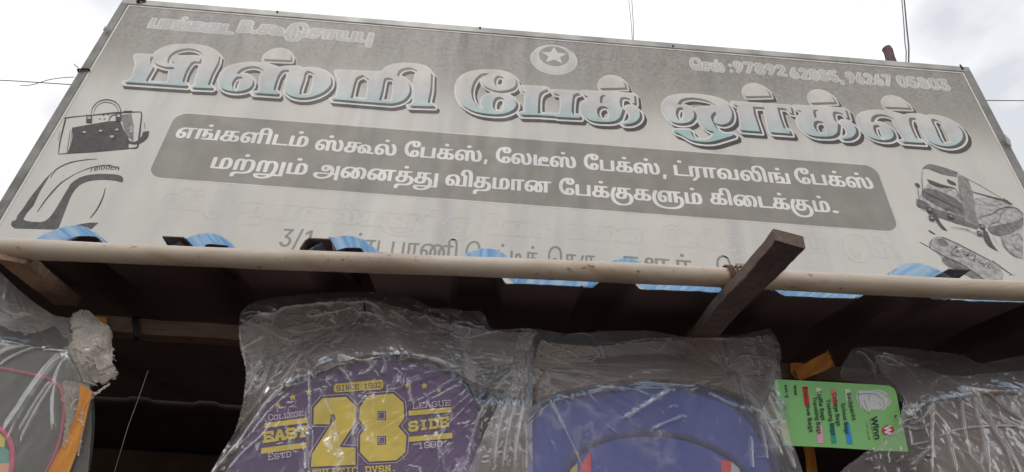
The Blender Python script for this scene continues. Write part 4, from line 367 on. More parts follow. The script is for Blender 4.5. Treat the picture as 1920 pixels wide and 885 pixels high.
1,12,5,5,64,1,8,3,9,23,0,24,-9,15,-12,1,-15,-12,-1,-24,-4,-8,-12,-2,-29,2,-5,8,0,100,-6,6,-16,0,-5,-6,0,-148,-7,-9,-36,0,-7,9,0,172,7,6,168,0,5,-10,0,-8,-5,-6,-45,-2,-3,-4,0,-28,8,-6,44,-1,20,-10,10,-15,5,-20,-1,-24,-6,-20,4,-5,20,-1,6,6,0,
148,6,6,40,-1,4,-5],[-3809,12718,0,-8,-5,-5,-40,-1,-7,-6,0,-148,-5,-8,-32,-2,-11,6,-2,152,-7,6,-36,-4,-16,-7,-17,-15,-12,-20,5,-6,44,-2,13,-8,10,-12,6,-16,2,-24,-5,-20,-9,-16,-21,-13,-16,-5,-24,0,-28,9,-17,17,-13,36,1,52,15,36,26,26,20,10,
28,6,144,0,6,-2],[3207,12606,0,-64,-5,-9,-144,0,-4,5,-1,12,14,52,1,28,-4,24,-9,20,-13,14,-16,8,-16,-2,-22,-16,-16,-28,6,-6,36,-1,22,-13,13,-24,0,-36,-8,-20,-15,-14,-20,-8,-32,0,-24,9,-19,21,-10,32,-1,40,4,24,10,24,14,20,14,11,36,15,56,-2,
16,-5,20,-13,12,-15,9,-19,7,-48,-3,-28,-8,-28,2,-4,45,-1,4,5,0,148,8,6,32,0,9,-6],[2167,12606,-4,-40,-13,-28,-20,-15,-28,-4,-36,3,-16,9,-12,15,-10,36,-4,80,-5,16,-5,4,-8,-8,-5,-16,-1,-128,-6,-9,-28,-1,-12,6,-4,120,-10,24,-18,14,-12,2,-20,
-11,-11,-13,-9,-20,4,-6,24,0,20,-6,12,-10,9,-14,5,-24,-2,-24,-8,-19,-12,-12,-16,-7,-28,-1,-16,1,-16,7,-11,11,-9,16,-6,24,-2,24,3,36,9,28,13,20,23,19,36,11,20,0,28,-6,20,-10,24,13,32,3,24,-9,17,-21,7,-28,4,-84,12,-22,12,-2,8,8,6,16,2,48,-9,
40,-22,44,11,13,12,5,20,-2,15,-24,17,-44],[3886,12614,0,-72,-4,-9,-192,-1,-7,10,1,12,6,5,60,1,8,3,8,23,0,24,-8,14,-12,1,-13,-11,-2,-28,-3,-4,-42,0,-3,8,0,96,-5,5,-16,1,-5,-6,-1,-148,-6,-6,-36,0,-6,10,0,172,6,6,164,-1,5,-5,-1,-16,-8,-5,-39,
-3,-3,-4,0,-24,6,-6,40,-1,24,-13,9,-12,5,-20,-1,-24,-6,-20,5,-6,16,0,7,6,0,148,5,6,40,-1,4,-5],[2922,12702,-8,-9,-36,-1,-6,-6,-2,-151,-8,-3,-32,0,-7,6,0,148,-5,5,-20,1,-8,-6,0,-148,-8,-6,-37,2,-4,8,-1,172,10,6,164,0,8,-6],[2735,12702,-9,-9,
-36,-1,-5,-6,0,-148,-4,-8,-59,-64,-28,-1,-10,9,-2,8,50,56,3,8,0,140,-9,6,-16,0,-7,-6,-1,-148,-8,-6,-36,1,-5,9,1,173,8,5,164,0,9,-6],[2548,12546,-1,-8,-9,-6,-184,2,-4,8,0,172,3,4,41,2,6,-6,0,-148,2,-3,4,-3,128,0,8,-2],[4502,12710,-8,6,-12,0,
-6,-6,0,-36,6,-6,16,1,4,5],[729,12542,-3,-14,-12,-4,-196,2,-5,8,1,176,4,4,12,2,24,-1,6,-5,1,-152,3,-4,14,-2,5,6,-9,24,-3,28,4,24,11,24,12,12,20,12,40,6,28,-6,17,-12,8,-20,-1,-24,-10,-16,-18,-10,-36,0,-24,13,-3,-3,0,-12,7,-28,8,-13,8,-5,80,
0],[-152,12594,-6,-44,-8,-16,-12,-13,-12,-7,-24,-6,-20,0,-24,6,-19,16,-11,24,-5,28,-3,68,-3,16,-7,7,-8,-7,-5,-20,-2,-128,-9,-6,-32,1,-6,9,0,96,-5,28,-17,25,-8,4,-16,1,-12,-6,-12,-12,-13,-28,5,-6,40,-2,16,-11,12,-25,1,-32,-7,-20,-14,-16,-24,
-9,-20,-1,-24,6,-20,16,-12,28,-4,40,3,32,11,32,18,23,20,13,16,6,52,0,32,-13,24,13,44,0,18,-10,13,-20,5,-28,4,-80,9,-20,7,-5,8,0,9,9,6,16,2,48,-10,40,-22,44,19,17,16,1,12,-6,22,-44,9,-32],[1813,12578,-3,-24,-8,-16,-12,-11,-16,-6,-44,-1,-20,
8,-24,-8,-56,0,-20,8,-19,22,-5,28,8,28,22,24,2,76,12,6,152,-2,4,-6,1,-10,-5,-9,-40,-1,-8,-6,0,-36,8,-6,32,-6,20,-10,13,-18],[1571,12614,0,-84,-5,-8,-180,-1,-7,9,1,176,14,6,24,-1,8,-5,1,-152,7,-6,80,0,9,6,0,148,7,9,28,1,12,-6],[-1249,12590,
-2,-28,-6,-20,-9,-16,-12,-11,-32,-11,-28,0,-20,6,-20,16,-10,20,-5,24,-4,56,-8,28,-17,16,-12,2,-12,-3,-19,-15,-14,-28,5,-6,36,-1,20,-10,13,-23,2,-36,-7,-20,-16,-18,-24,-8,-24,0,-24,7,-20,19,-10,28,-3,36,2,28,7,24,11,20,17,18,16,9,20,7,56,-1,
24,-10,21,-23,9,-32,7,-76,11,-19,12,-4,9,7,7,16,3,48,-8,40,-24,48,17,15,20,2,12,-9,22,-44,8,-32],[-1928,12590,-6,-44,-8,-16,-12,-13,-32,-13,-32,0,-20,6,-19,16,-10,20,-6,28,-3,76,-6,16,-8,2,-7,-10,-4,-20,-1,-124,-8,-6,-32,0,-8,6,0,100,-5,28,
-6,12,-13,13,-12,5,-12,-1,-25,-17,-14,-28,7,-6,36,-1,20,-12,13,-25,0,-32,-6,-20,-15,-16,-24,-10,-24,0,-28,8,-18,18,-10,28,-3,36,4,36,11,28,16,20,24,16,20,6,48,0,32,-14,28,14,44,-1,20,-11,11,-18,6,-28,3,-80,10,-20,14,-7,9,7,8,16,3,48,-10,44,
-23,44,17,15,20,2,12,-7,21,-42,10,-36],[-2432,12634,-3,32,-9,24,-14,13,-12,-9,-5,-16,-1,-28,0,-76,6,-6,20,8,9,10,7,20],[-3387,12658,0,40,-7,6,-16,-1,-5,-5,0,-40,9,-6,12,0],[-508,12570,-2,-20,-5,-16,-11,-13,-16,-8,-52,-1,-20,7,-36,-11,-24,0,
-36,11,-12,9,-9,14,-4,28,8,28,22,24,0,72,7,6,160,-1,4,-5,0,-12,-4,-5,-40,-1,-8,-5,0,-37,8,-9,24,-2,28,-13,12,-16],[-750,12614,0,-92,-6,-8,-170,-2,-12,2,-4,4,-1,176,5,5,36,1,7,-6,0,-148,5,-5,84,-1,8,6,0,148,4,5,36,1,8,-6],[-1529,12526,0,-12,
-9,-6,-88,0,-8,6,-4,11,-24,-17,-16,-4,-28,1,-20,9,-13,16,-8,28,1,32,-4,5,-8,1,-8,-6,-2,-32,-6,-20,-8,-13,-12,-10,-36,-11,-32,0,-24,6,-16,10,-9,10,-7,16,-1,16,7,28,25,28,0,72,9,6,160,0,6,-10,0,-8,-6,-6,-40,0,-8,-6,0,-40,8,-6,20,2,20,25,28,
16,40,5,40,-10,23,-20,11,-24,3,-32,-8,-40,2,-4,41,-3],[3462,12614,-4,44,-8,7,-24,10,-20,16,-3,-1,9,-36,4,-64,10,-24,12,-8,13,8,9,20],[1687,12646,-1,33,-8,5,-12,-2,-3,-4,0,-36,7,-6,8,0,6,2],[-634,12642,0,28,-8,6,-12,-1,-5,-5,1,-40,4,-3,16,2,
4,5],[-1815,12642,0,24,-3,4,-19,0,-3,-4,0,-40,2,-3,4,-3,16,2,3,4],[668,12642,-1,8,-5,2,-3,-6,2,-12,5,-1],[4120,12614,-6,24,-8,6,-8,-6,-6,-24,6,-29,8,-1,6,6],[4722,12610,-3,16,-9,12,-12,-2,-10,-10,4,-28,14,-17,8,3,5,6],[4584,12610,-2,12,-8,
11,-12,6,-8,-1,-10,-52,2,-4,20,-2,8,4,7,10],[4502,12634,-4,8,-4,0,-24,-3,-16,-9,-8,-20,6,-20,18,-10,12,2,8,5,10,19],[-1622,12582,-4,28,-16,22,-20,6,-21,-12,1,-5,28,-14,13,-13,7,-16,4,-30,5,6],[-3302,12594,-2,12,-6,10,-12,8,-12,1,-3,-3,-5,
-52,20,-4,8,2,9,10],[-3387,12622,-7,6,-16,0,-20,-6,-8,-6,-6,-10,-2,-12,7,-20,21,-10,20,10,9,20],[-3158,12594,-3,16,-9,13,-12,0,-12,-9,-1,-8,4,-20,13,-19,8,-1,4,4],[-3968,12594,-4,20,-10,10,-8,0,-13,-10,-2,-8,4,-20,15,-20,8,1,6,7],[3309,
12586,-3,16,-8,11,-8,2,-14,-9,-2,-8,3,-20,13,-20,8,0,4,4],[3003,12586,-3,16,-10,12,-8,1,-12,-9,-2,-8,3,-20,6,-12,9,-8,8,2,5,6],[174,12586,-2,16,-6,10,-8,0,-4,-6,-5,-28,5,-20,4,-4,8,4,5,8],[1764,12574,-1,12,-6,12,-11,7,-8,1,-4,-4,-1,-28,-5,
-20,2,-4,4,-2,20,2,7,8],[1687,12602,-5,5,-16,1,-24,-11,-7,-11,-1,-12,8,-20,16,-8,17,8,9,16],[1321,12582,-7,24,-8,4,-7,-8,-4,-24,7,-27,4,-1,8,8],[803,12578,-2,16,-7,12,-8,2,-10,-6,-4,-8,1,-16,6,-16,7,-9,8,-1,4,5],[302,12578,-3,20,-9,10,-8,
-1,-10,-9,-1,-8,3,-20,12,-18,8,1,4,5],[1897,12574,-2,16,-9,14,-8,1,-9,-7,-4,-8,2,-16,11,-23,8,-3,4,3],[-634,12594,-8,6,-12,0,-20,-7,-8,-7,-5,-12,0,-12,9,-18,16,-7,17,9,9,20],[-1002,12574,-2,16,-6,9,-8,1,-5,-6,-4,-28,4,-20,5,-4,8,4,5,8],
[-423,12566,-2,16,-9,13,-8,1,-12,-10,1,-24,11,-21,8,-2,4,3],[-556,12566,-6,21,-8,7,-12,4,-4,-4,-5,-52,17,-3,8,2,7,9],[-1815,12590,-7,6,-8,0,-24,-6,-8,-6,-7,-10,-1,-12,2,-12,6,-9,20,-9,16,9,9,17],[-1450,12562,-2,16,-10,13,-8,0,-12,-9,-2,-8,
4,-20,6,-12,8,-8,8,2,4,6],[-2207,12562,-3,16,-8,12,-8,2,-13,-10,-3,-8,3,-16,13,-23,8,0,4,3],[-1680,12558,-4,20,-10,10,-4,-1,-4,-21,5,-24,7,-7,4,1,5,10],[-75,12554,-13,-72,-6,-6,-24,0,-6,10,8,72,10,6,20,0,8,-3],[2248,12530,-14,-72,-8,-6,-28,
2,-2,8,7,68,7,6,32,0],[3052,12130,0,-28,-4,-8,-34,-2,-9,6,-3,200,-12,36,-12,12,-8,2,-8,-3,-10,-11,-6,-24,2,-24,17,-12,-1,-16,-10,-6,-37,-2,-3,-4,0,-36,8,-6,16,0,20,-6,22,-16,8,-16,3,-20,-2,-20,-7,-16,-16,-15,-28,-7,-20,1,-28,8,-32,-9,-36,0,
-24,7,-22,19,-7,16,-1,16,7,28,23,28,0,72,8,6,91,2,3,4,-1,36,5,20,15,20,19,12,56,2,20,-8,13,-10,11,-16,11,-36,3,-40],[4237,12342,-4,-12,-7,-7,-28,-3,-16,7,-6,19,4,12,10,8,24,2,18,-10],[3720,12342,-3,-12,-7,-7,-28,-3,-16,7,-6,19,4,12,6,6,12,
4,16,0,16,-8],[-242,12126,0,-44,-3,-4,-37,-2,-8,6,-2,196,-11,36,-7,9,-12,8,-8,-2,-11,-11,-7,-28,2,-20,3,-4,21,-2,8,-6,0,-176,-4,-5,-138,1,-3,4,0,16,10,28,3,28,-2,40,-8,20,-8,12,-10,8,-16,5,-24,-13,-18,-32,6,-6,24,0,16,-6,15,-12,10,-28,-3,
-40,-10,-16,-16,-11,-12,-3,-44,2,-20,16,-12,24,-5,36,2,40,16,40,13,16,18,12,32,10,32,0,24,-6,16,-10,12,-11,16,-35,4,-52,-10,-48,6,-6,36,1,5,5,0,136,-5,5,-16,1,-8,6,-6,28,3,32,12,24,19,16,20,6,40,0,16,-6,17,-12,12,-16,8,-20,6,-48],[1046,
12290,-6,-28,-18,-19,-20,-7,-32,0,-20,8,-10,10,-8,16,-2,28,-4,4,-11,-12,-12,-20,-11,-48,1,-32,4,-28,9,-24,12,-19,5,3,2,24,6,16,10,12,13,8,48,2,24,-12,11,-18,5,-24,-2,-24,-9,-20,-17,-14,-24,-8,-56,1,-40,19,-19,18,-13,20,-11,28,-6,32,-1,36,4,
32,10,32,14,24,23,24,27,15,28,7,44,0,20,-6,20,-15,9,-17],[-1054,12326,-3,-12,-9,-8,-28,-2,-16,8,-5,18,9,17,12,4,16,1,20,-10],[-2391,12326,-7,-18,-20,-8,-28,4,-8,7,-4,11,4,16,16,10,32,-2,11,-8],[-3039,12326,-7,-18,-20,-8,-28,4,-8,7,-4,11,4,
16,16,10,32,-2,11,-8],[2584,12318,-5,-16,-13,-6,-32,2,-8,8,-3,12,6,16,13,6,32,-2,8,-8],[1411,12318,-6,-16,-11,-6,-32,1,-10,9,-2,12,5,16,11,6,32,-1,10,-9],[999,12290,-4,20,-5,7,-8,-1,-6,-26,6,-20,4,-3,7,3],[4319,12182,-2,-32,-8,-24,-11,-16,
-16,-11,-28,-7,-148,1,-5,9,0,172,9,6,32,0,6,-6,0,-148,6,-6,24,0,8,6,3,116,10,24,19,15,48,3,16,-5,11,-9,10,-12,9,-20],[3376,12186,-2,-32,-7,-28,-11,-28,-10,-8,-20,1,-12,8,-4,7,15,44,2,52,-4,20,-8,16,-21,17,-16,-1,-6,-8,17,-28,8,-24,5,-28,-1,
-28,-9,-28,-18,-17,-16,-5,-36,2,-16,10,-16,21,-14,-19,-10,-8,-20,-6,-32,1,-16,6,-15,15,-10,20,-4,24,1,48,15,40,25,26,16,9,24,7,52,0,36,-11,32,11,44,0,20,-7,19,-15,13,-20,8,-28],[4087,12106,-3,-36,-13,-32,-20,-24,-25,-16,-48,-14,-56,0,-32,7,
-28,14,-23,21,-16,24,-12,32,-6,36,0,40,5,36,11,40,19,40,6,5,20,-1,17,-12,-26,-76,-5,-32,0,-32,5,-32,8,-24,15,-24,18,-17,20,-10,28,-7,32,5,16,6,20,14,13,17,9,24,3,28,-2,24,-5,16,-10,15,-8,4,-3,-3,-3,-24,-7,-20,-8,-12,-15,-11,-24,-7,-40,1,
-20,6,-19,15,-9,20,-1,24,8,24,17,16,4,8,0,72,4,4,161,0,3,-4,0,-12,-4,-7,-40,-3,-7,-6,0,-36,7,-7,28,-10,21,-19,15,-28],[3796,12146,-3,-24,-8,-16,-15,-12,-24,-6,-24,1,-28,9,-28,-9,-40,-1,-20,6,-24,14,-4,-11,-8,-5,-168,0,-5,2,-3,8,0,172,8,6,
32,0,8,-6,0,-148,4,-5,128,-1,-1,30,4,16,6,12,17,16,4,8,0,72,6,6,156,-1,5,-5,0,-12,-5,-8,-40,-2,-6,-6,0,-36,6,-6,24,-2,27,-12,13,-16],[749,12254,0,-12,-3,-4,-36,-2,-7,-6,0,-148,-5,-5,-36,-1,-7,6,0,148,-9,6,-20,-3,-11,-7,21,-44,6,-40,-5,-40,
-9,-16,-10,-9,-16,-5,-40,1,-15,9,-17,22,-13,-18,-15,-11,-48,-3,-21,10,-15,20,-9,44,5,52,18,36,30,24,36,10,36,0,52,-15,48,11,108,0],[225,12162,-2,-28,-7,-24,-10,-16,-16,-12,-20,-6,-156,0,-7,6,1,176,10,6,28,0,9,-6,0,-152,7,-6,24,0,7,6,2,120,
11,24,20,14,16,4,28,-1,20,-7,12,-10,11,-16,7,-20],[-1201,12254,0,-8,-5,-8,-36,-2,-8,-6,0,-144,-4,-9,-36,-1,-8,6,0,148,-8,6,-20,-1,-12,-4,-3,-5,20,-40,8,-40,-1,-24,-5,-20,-10,-16,-9,-8,-16,-6,-40,1,-16,9,-16,23,-4,1,-12,-18,-12,-10,-16,-6,
-36,0,-24,11,-17,23,-9,44,5,48,19,36,30,24,32,10,48,0,24,-5,24,-9,44,10,120,0,5,-2],[-1567,12170,-2,-32,-7,-28,-12,-28,-10,-8,-20,0,-12,8,-5,8,17,48,1,48,-5,20,-8,16,-8,9,-16,9,-16,-3,-6,-7,18,-28,9,-24,4,-28,0,-28,-11,-32,-22,-16,-40,-2,
-12,3,-16,12,-12,19,-4,0,-16,-23,-16,-9,-48,-1,-16,7,-14,14,-9,20,-5,24,1,48,16,40,27,26,20,10,24,6,48,0,40,-12,36,12,40,0,20,-6,19,-12,15,-20,10,-28],[-1905,12226,0,-192,-5,-9,-36,-1,-7,6,0,76,-5,5,-16,-2,-20,-31,-24,-21,-20,-10,-36,-11,
-44,-4,-40,4,-32,14,-18,20,-6,20,1,20,7,13,16,11,164,2,10,6,0,36,-2,9,-4,1,-18,-22,-26,-10,-32,1,-16,6,-13,11,-10,24,1,28,10,21,20,15,20,6,40,0,24,-7,20,-13,16,-18,12,-24,7,-32,-1,-32,6,-6,9,6,0,116,7,6,36,-1,5,-5],[412,12254,0,-12,-6,-6,
-32,0,-8,-6,0,-148,-3,-4,-37,-2,-8,6,0,148,-8,6,-16,-1,-5,-5,0,-148,-7,-6,-37,2,-3,4,0,172,3,8,157,2,8,-4],[-6,12110,-2,-24,-7,-20,-12,-16,-19,-15,-32,-11,-68,0,-20,-5,-13,-13,-3,-32,-4,-5,-36,-1,-6,6,1,40,8,16,9,9,20,9,64,0,40,8,12,7,11,
11,9,28,-3,32,-9,13,-12,7,-5,-4,-2,-28,-6,-20,-8,-12,-15,-12,-20,-6,-48,0,-20,7,-14,11,-10,20,-2,28,10,24,19,20,1,72,4,9,159,-1,3,-8,0,-12,-3,-4,-39,-2,-8,-5,-1,-37,5,-6,36,-10,20,-16,11,-20],[-675,12126,0,-96,-3,-4,-76,-2,-36,-33,-40,-18,
-24,-5,-56,0,-28,6,-16,8,-12,12,-7,16,-1,16,5,12,15,10,154,2,9,24,1,36,-9,28,-15,15,-5,-3,-3,-28,-7,-20,-9,-13,-16,-11,-24,-6,-48,2,-24,10,-10,10,-10,18,-4,-1,-4,-25,-7,-20,-13,-16,-16,-13,-40,-13,-80,-1,-12,-5,-8,-8,-8,-39,-36,-3,-8,6,1,
40,8,16,11,11,16,7,96,4,20,6,20,17,10,27,0,20,-5,16,-9,11,-12,7,-5,-6,-2,-28,-7,-20,-10,-13,-16,-11,-20,-6,-44,0,-20,6,-18,12,-12,20,-2,28,10,24,20,20,1,72,5,9,164,0,4,-9,-4,-15,-44,-3,-4,-4,-1,-38,5,-6,28,-6,20,-10,14,-14,14,-26,12,29,22,
21,0,72,6,9,164,-1,3,-4,1,-12,-6,-8,-42,-2,-4,-3,-2,-39,6,-6,36,-12,24,-23,10,-23,4,-24,-1,-28,-6,-24,5,-6,12,0,6,6,1,204,9,6,32,0,7,-10],[-2294,12162,-3,-32,-8,-24,-17,-18,-20,-10,-36,-6,-164,2,-5,8,0,172,9,6,36,0,6,-6,0,-148,6,-6,36,0,8,
6,0,92,3,28,14,24,23,13,56,1,27,-14,14,-16,8,-20],[-2580,12234,0,-204,-4,-8,-110,-3,-48,-37,-40,-13,-32,-5,-40,0,-28,5,-24,9,-19,16,-6,16,1,20,8,10,16,6,168,4,14,28,10,40,2,52,-6,36,-16,25,-12,5,-8,0,-16,-14,-7,-20,-2,-124,-11,-6,-36,3,-4,
7,-1,128,-8,20,-7,5,-4,-1,-10,-12,-3,-16,-2,-128,-13,-6,-33,2,-5,8,1,132,7,24,18,19,16,7,48,0,24,-11,28,11,52,0,20,-7,15,-11,18,-28,9,-40,-2,-64,-17,-60,9,-6,32,0,6,6,0,200,6,6,40,0,6,-6],[-2941,12158,-2,-40,-7,-28,-13,-24,-19,-21,-20,-11,
-28,-9,-32,-5,-76,-2,-17,-12,-3,-12,0,-20,-4,-5,-32,-5,-14,6,-3,20,3,20,8,16,10,10,32,11,88,1,36,10,16,11,10,13,8,20,5,24,1,48,-7,36,-17,22,-8,4,-12,-1,-14,-13,-6,-20,-3,-124,-13,-6,-32,2,-5,8,-2,128,-8,20,-9,5,-10,-9,-5,-20,-2,-128,-11,-6,
-28,0,-8,3,-4,7,2,132,7,24,15,18,20,8,48,0,24,-11,28,11,60,-2,24,-14,16,-22,10,-32],[-3221,12162,-3,-32,-9,-24,-17,-19,-16,-8,-40,-7,-164,2,-5,8,0,172,9,6,36,0,7,-6,0,-148,5,-5,36,-1,8,6,3,116,13,27,24,14,56,1,28,-14,13,-16,9,-20],[2669,
12154,-3,-28,-6,-24,-11,-16,-15,-12,-24,-6,-160,1,-4,5,1,176,15,6,24,-1,7,-5,1,-152,4,-5,28,-1,8,6,2,120,11,24,19,13,16,5,28,0,20,-6,12,-9,12,-15,8,-20],[2432,12098,-4,-36,-12,-32,-22,-28,-28,-20,-36,-13,-40,-9,-116,0,-40,9,-32,13,-28,18,
-17,18,-17,28,-10,32,-5,40,3,40,11,44,19,45,8,6,24,-2,11,-9,2,-8,-14,-32,-10,-32,-5,-28,0,-32,9,-44,18,-32,33,-27,40,-14,28,-5,60,0,44,9,32,13,26,24,14,28,5,40,-6,32,-7,10,-8,2,-12,-12,0,-60,-3,-4,-37,-2,-8,6,0,148,-3,4,-17,1,-5,-5,0,-148,
-7,-6,-36,1,-5,5,-1,128,-6,11,-12,10,-20,8,-16,-6,-15,-15,-12,-24,3,-6,28,-1,20,-7,11,-10,8,-16,4,-28,-5,-24,-10,-16,-20,-13,-48,0,-16,7,-13,14,-9,20,-5,28,0,32,6,28,12,28,17,18,20,12,24,7,32,1,28,-6,152,2,10,-6,1,-16,-7,-6,-37,-2,-3,-4,0,
-40,8,-6,32,-1,22,-13,15,-28],[3211,12242,-5,7,-16,6,-28,0,-26,-17,-17,-28,7,-6,36,-2,24,-20,4,2,8,30],[2017,12118,-3,-20,-8,-16,-12,-11,-16,-6,-44,-1,-20,8,-24,-8,-52,0,-24,8,-17,18,-8,28,2,16,6,16,23,24,2,76,12,6,152,-2,4,-6,1,-10,-5,-9,
-40,-1,-8,-6,0,-36,8,-6,36,-7,16,-9,14,-18],[1786,12082,-4,-36,-12,-32,-20,-25,-28,-18,-40,-11,-76,0,-24,7,-24,11,-24,21,-16,23,-13,32,-7,36,0,44,5,36,11,36,18,40,6,6,20,1,16,-9,4,-6,-17,-40,-10,-32,-5,-32,0,-36,4,-28,10,-28,13,-20,21,-19,
16,-9,24,-6,28,0,32,11,20,15,12,16,9,24,2,28,-6,36,-17,22,-6,-2,-4,-28,-7,-20,-10,-12,-13,-9,-16,-5,-52,0,-20,7,-14,11,-11,20,-2,28,7,20,23,24,0,72,6,8,160,0,4,-4,1,-12,-6,-9,-40,-1,-7,-6,0,-36,7,-9,16,-4,20,-10,17,-17,17,-36],[1488,12118,
-2,-20,-8,-16,-12,-11,-16,-6,-44,-1,-24,8,-20,-8,-52,0,-24,8,-20,22,-5,28,8,28,23,24,1,76,13,6,152,-2,5,-8,0,-8,-5,-9,-40,-1,-8,-6,0,-36,8,-6,36,-7,16,-9,13,-18],[1247,12226,0,-152,-3,-4,-187,0,-3,4,0,172,4,7,32,3,11,-6,1,-152,8,-6,86,2,3,
4,1,152,10,6,32,-2,5,-8],[4271,12182,-2,28,-5,24,-10,16,-8,3,-8,-11,-3,-16,-1,-100,8,-6,19,14,8,20],[3963,12238,0,8,-5,6,-12,0,-6,-6,0,-36,6,-6,12,0,5,6],[3672,12246,-6,6,-12,-1,-5,-5,0,-36,5,-5,12,-1,6,6],[2867,12246,-9,6,-8,0,-6,-6,0,-36,
6,-6,12,1,5,5],[552,12226,-10,8,-20,6,-20,-3,-25,-15,-17,-28,6,-6,24,-1,16,-5,20,-18,4,2,8,28],[-1406,12226,-4,6,-20,7,-28,-1,-28,-16,-17,-28,5,-6,36,-2,15,-8,13,-15,4,1,9,30],[-1738,12226,-4,6,-20,7,-24,0,-16,-6,-15,-11,-17,-28,4,-6,40,-3,
12,-7,12,-14,4,0,11,34],[177,12166,-6,48,-8,16,-9,6,-7,-6,-6,-20,-1,-100,6,-7,8,2,14,13,7,20],[-130,12194,0,36,-4,5,-12,1,-7,-6,0,-36,7,-6,12,1],[-868,12198,0,32,-6,6,-16,-2,-3,-4,0,-36,7,-6,12,0],[-1103,12198,0,32,-7,6,-12,0,-6,-6,0,-36,6,
-6,12,0,7,6],[-2067,12210,-3,21,-8,6,-11,-15,0,-24,4,-8,7,-3,8,7],[-2346,12166,-4,32,-9,24,-15,14,-12,-6,-6,-12,-2,-20,0,-92,4,-5,24,6,11,11,7,20],[-3274,12166,-3,32,-9,24,-16,14,-11,-6,-6,-12,-3,-20,0,-92,4,-5,8,0,16,6,11,11,7,20],[2620,
12158,-7,48,-8,16,-11,6,-8,-10,-4,-16,1,-104,7,-3,8,3,13,12,7,20],[1891,12190,-1,33,-8,5,-12,-2,-4,-4,0,-36,4,-4,12,-2,6,2],[1660,12190,0,32,-6,6,-12,0,-6,-6,0,-36,6,-6,12,0],[1362,12190,0,33,-8,5,-12,-1,-4,-5,0,-36,4,-5,12,-1,5,2],[3255,
12154,-5,36,-4,11,-4,0,-6,-35,2,-36,4,-7,4,-1,4,4],[-1692,12138,-5,36,-5,12,-4,0,-7,-32,2,-40,5,-9,4,-1,4,4],[595,12138,-5,36,-4,9,-4,-1,-6,-32,2,-36,4,-8,4,-1,4,3],[-1362,12138,-4,36,-4,10,-4,1,-4,-7,-4,-24,2,-40,6,-9,5,1,5,12],[3963,
12174,-5,6,-8,-1,-20,-5,-12,-8,-5,-12,-1,-12,3,-12,7,-8,16,-6,16,10,8,20],[3672,12174,-6,6,-8,-1,-20,-5,-11,-8,-5,-12,-1,-12,9,-19,16,-7,17,10,8,20],[2867,12174,-5,5,-8,0,-20,-5,-12,-8,-6,-12,0,-12,3,-12,7,-8,16,-6,15,10,8,20],[3749,12146,
-7,21,-12,8,-8,-1,-8,-53,4,-4,20,2,8,11],[3145,12146,-2,16,-9,12,-8,0,-9,-8,-3,-8,3,-20,13,-20,4,0,8,8],[2943,12146,-5,20,-12,9,-8,0,-4,-5,-6,-48,2,-3,16,-2,8,3,7,10],[-868,12154,-6,10,-28,-5,-12,-8,-6,-9,-3,-12,6,-20,19,-10,16,6,11,16],
[-1103,12158,-7,6,-24,-4,-17,-10,-7,-20,2,-12,6,-10,8,-6,12,-2,16,9,8,17],[-130,12154,-8,6,-16,0,-20,-11,-6,-11,-1,-12,3,-12,8,-10,8,-4,12,1,11,9,7,16],[-1476,12130,-3,16,-7,11,-8,2,-12,-9,-3,-8,2,-16,13,-23,8,-1,4,4],[-1807,12130,-2,16,-9,
12,-8,0,-11,-8,-3,-8,2,-16,12,-22,8,-3,6,5],[995,12126,-2,16,-7,11,-5,1,-7,-8,-4,-28,3,-16,5,-7,4,0,9,11],[485,12126,-1,16,-6,12,-8,4,-12,-8,-3,-8,1,-12,10,-25,8,-4,4,2],[-506,12130,-3,16,-9,11,-8,0,-8,-7,-3,-8,2,-16,6,-16,7,-8,4,-1,7,5],
[2174,12118,-3,20,-9,11,-8,0,-9,-7,-4,-8,2,-12,11,-26,8,-3,4,2,6,11],[1969,12118,-1,12,-7,12,-11,8,-8,0,-4,-4,-1,-28,-5,-20,2,-4,24,0,7,8],[1891,12146,-5,5,-20,1,-20,-10,-7,-12,-1,-12,8,-20,16,-6,17,6,9,16],[1660,12146,-6,6,-20,0,-16,-7,-7,
-7,-4,-24,5,-12,6,-6,8,-4,12,0,12,9,8,17],[1440,12118,-1,12,-6,12,-11,8,-8,0,-4,-4,-1,-28,-5,-20,2,-4,24,0,7,8],[1362,12146,-4,5,-20,1,-21,-10,-6,-12,-2,-12,3,-12,6,-8,16,-6,16,6,10,20],[4422,12114,-8,-14,-20,-8,-40,2,-14,8,-5,12,11,15,28,
7,36,-7,9,-7],[-2028,12106,-6,6,-112,0,-16,-6,-4,-12,6,-16,10,-9,12,-5,28,-4,24,5,24,9,20,15],[-817,12018,-1,4,-8,2,-92,0,-8,-6,0,-4,8,-11,12,-6,36,-1,28,7],[-2764,12014,-2,5,-8,1,-100,0,-7,-6,3,-8,8,-6,28,-8,40,4]],
 'faint_text': [[2523,5737,-7,-16,-15,-7,-18,1,-16,13,-28,-12,-104,3,-24,-3,-15,-29,-13,-13,-22,-10,-26,-1,-22,4,-14,9,-14,15,-14,27,-240,-1,-10,10,0,70,-4,3,-4,-3,0,-72,-42,-45,-18,-1,-10,5,-9,13,9,18,-14,2,-18,-17,-20,-9,-58,-4,-4,-20,
-10,-7,-28,0,-8,7,-2,10,4,24,17,18,-17,18,-3,24,16,24,1,38,10,10,94,1,16,-9,14,9,126,0,12,-13,0,-68,28,-3,5,3,0,68,4,8,11,5,30,-4,34,4,12,-13,0,-68,30,-3,3,71,4,8,9,5,22,0,14,-5,13,22,17,17,36,16,40,0,20,-7,21,-18,13,-27,34,1,8,-6,4,-18,20,
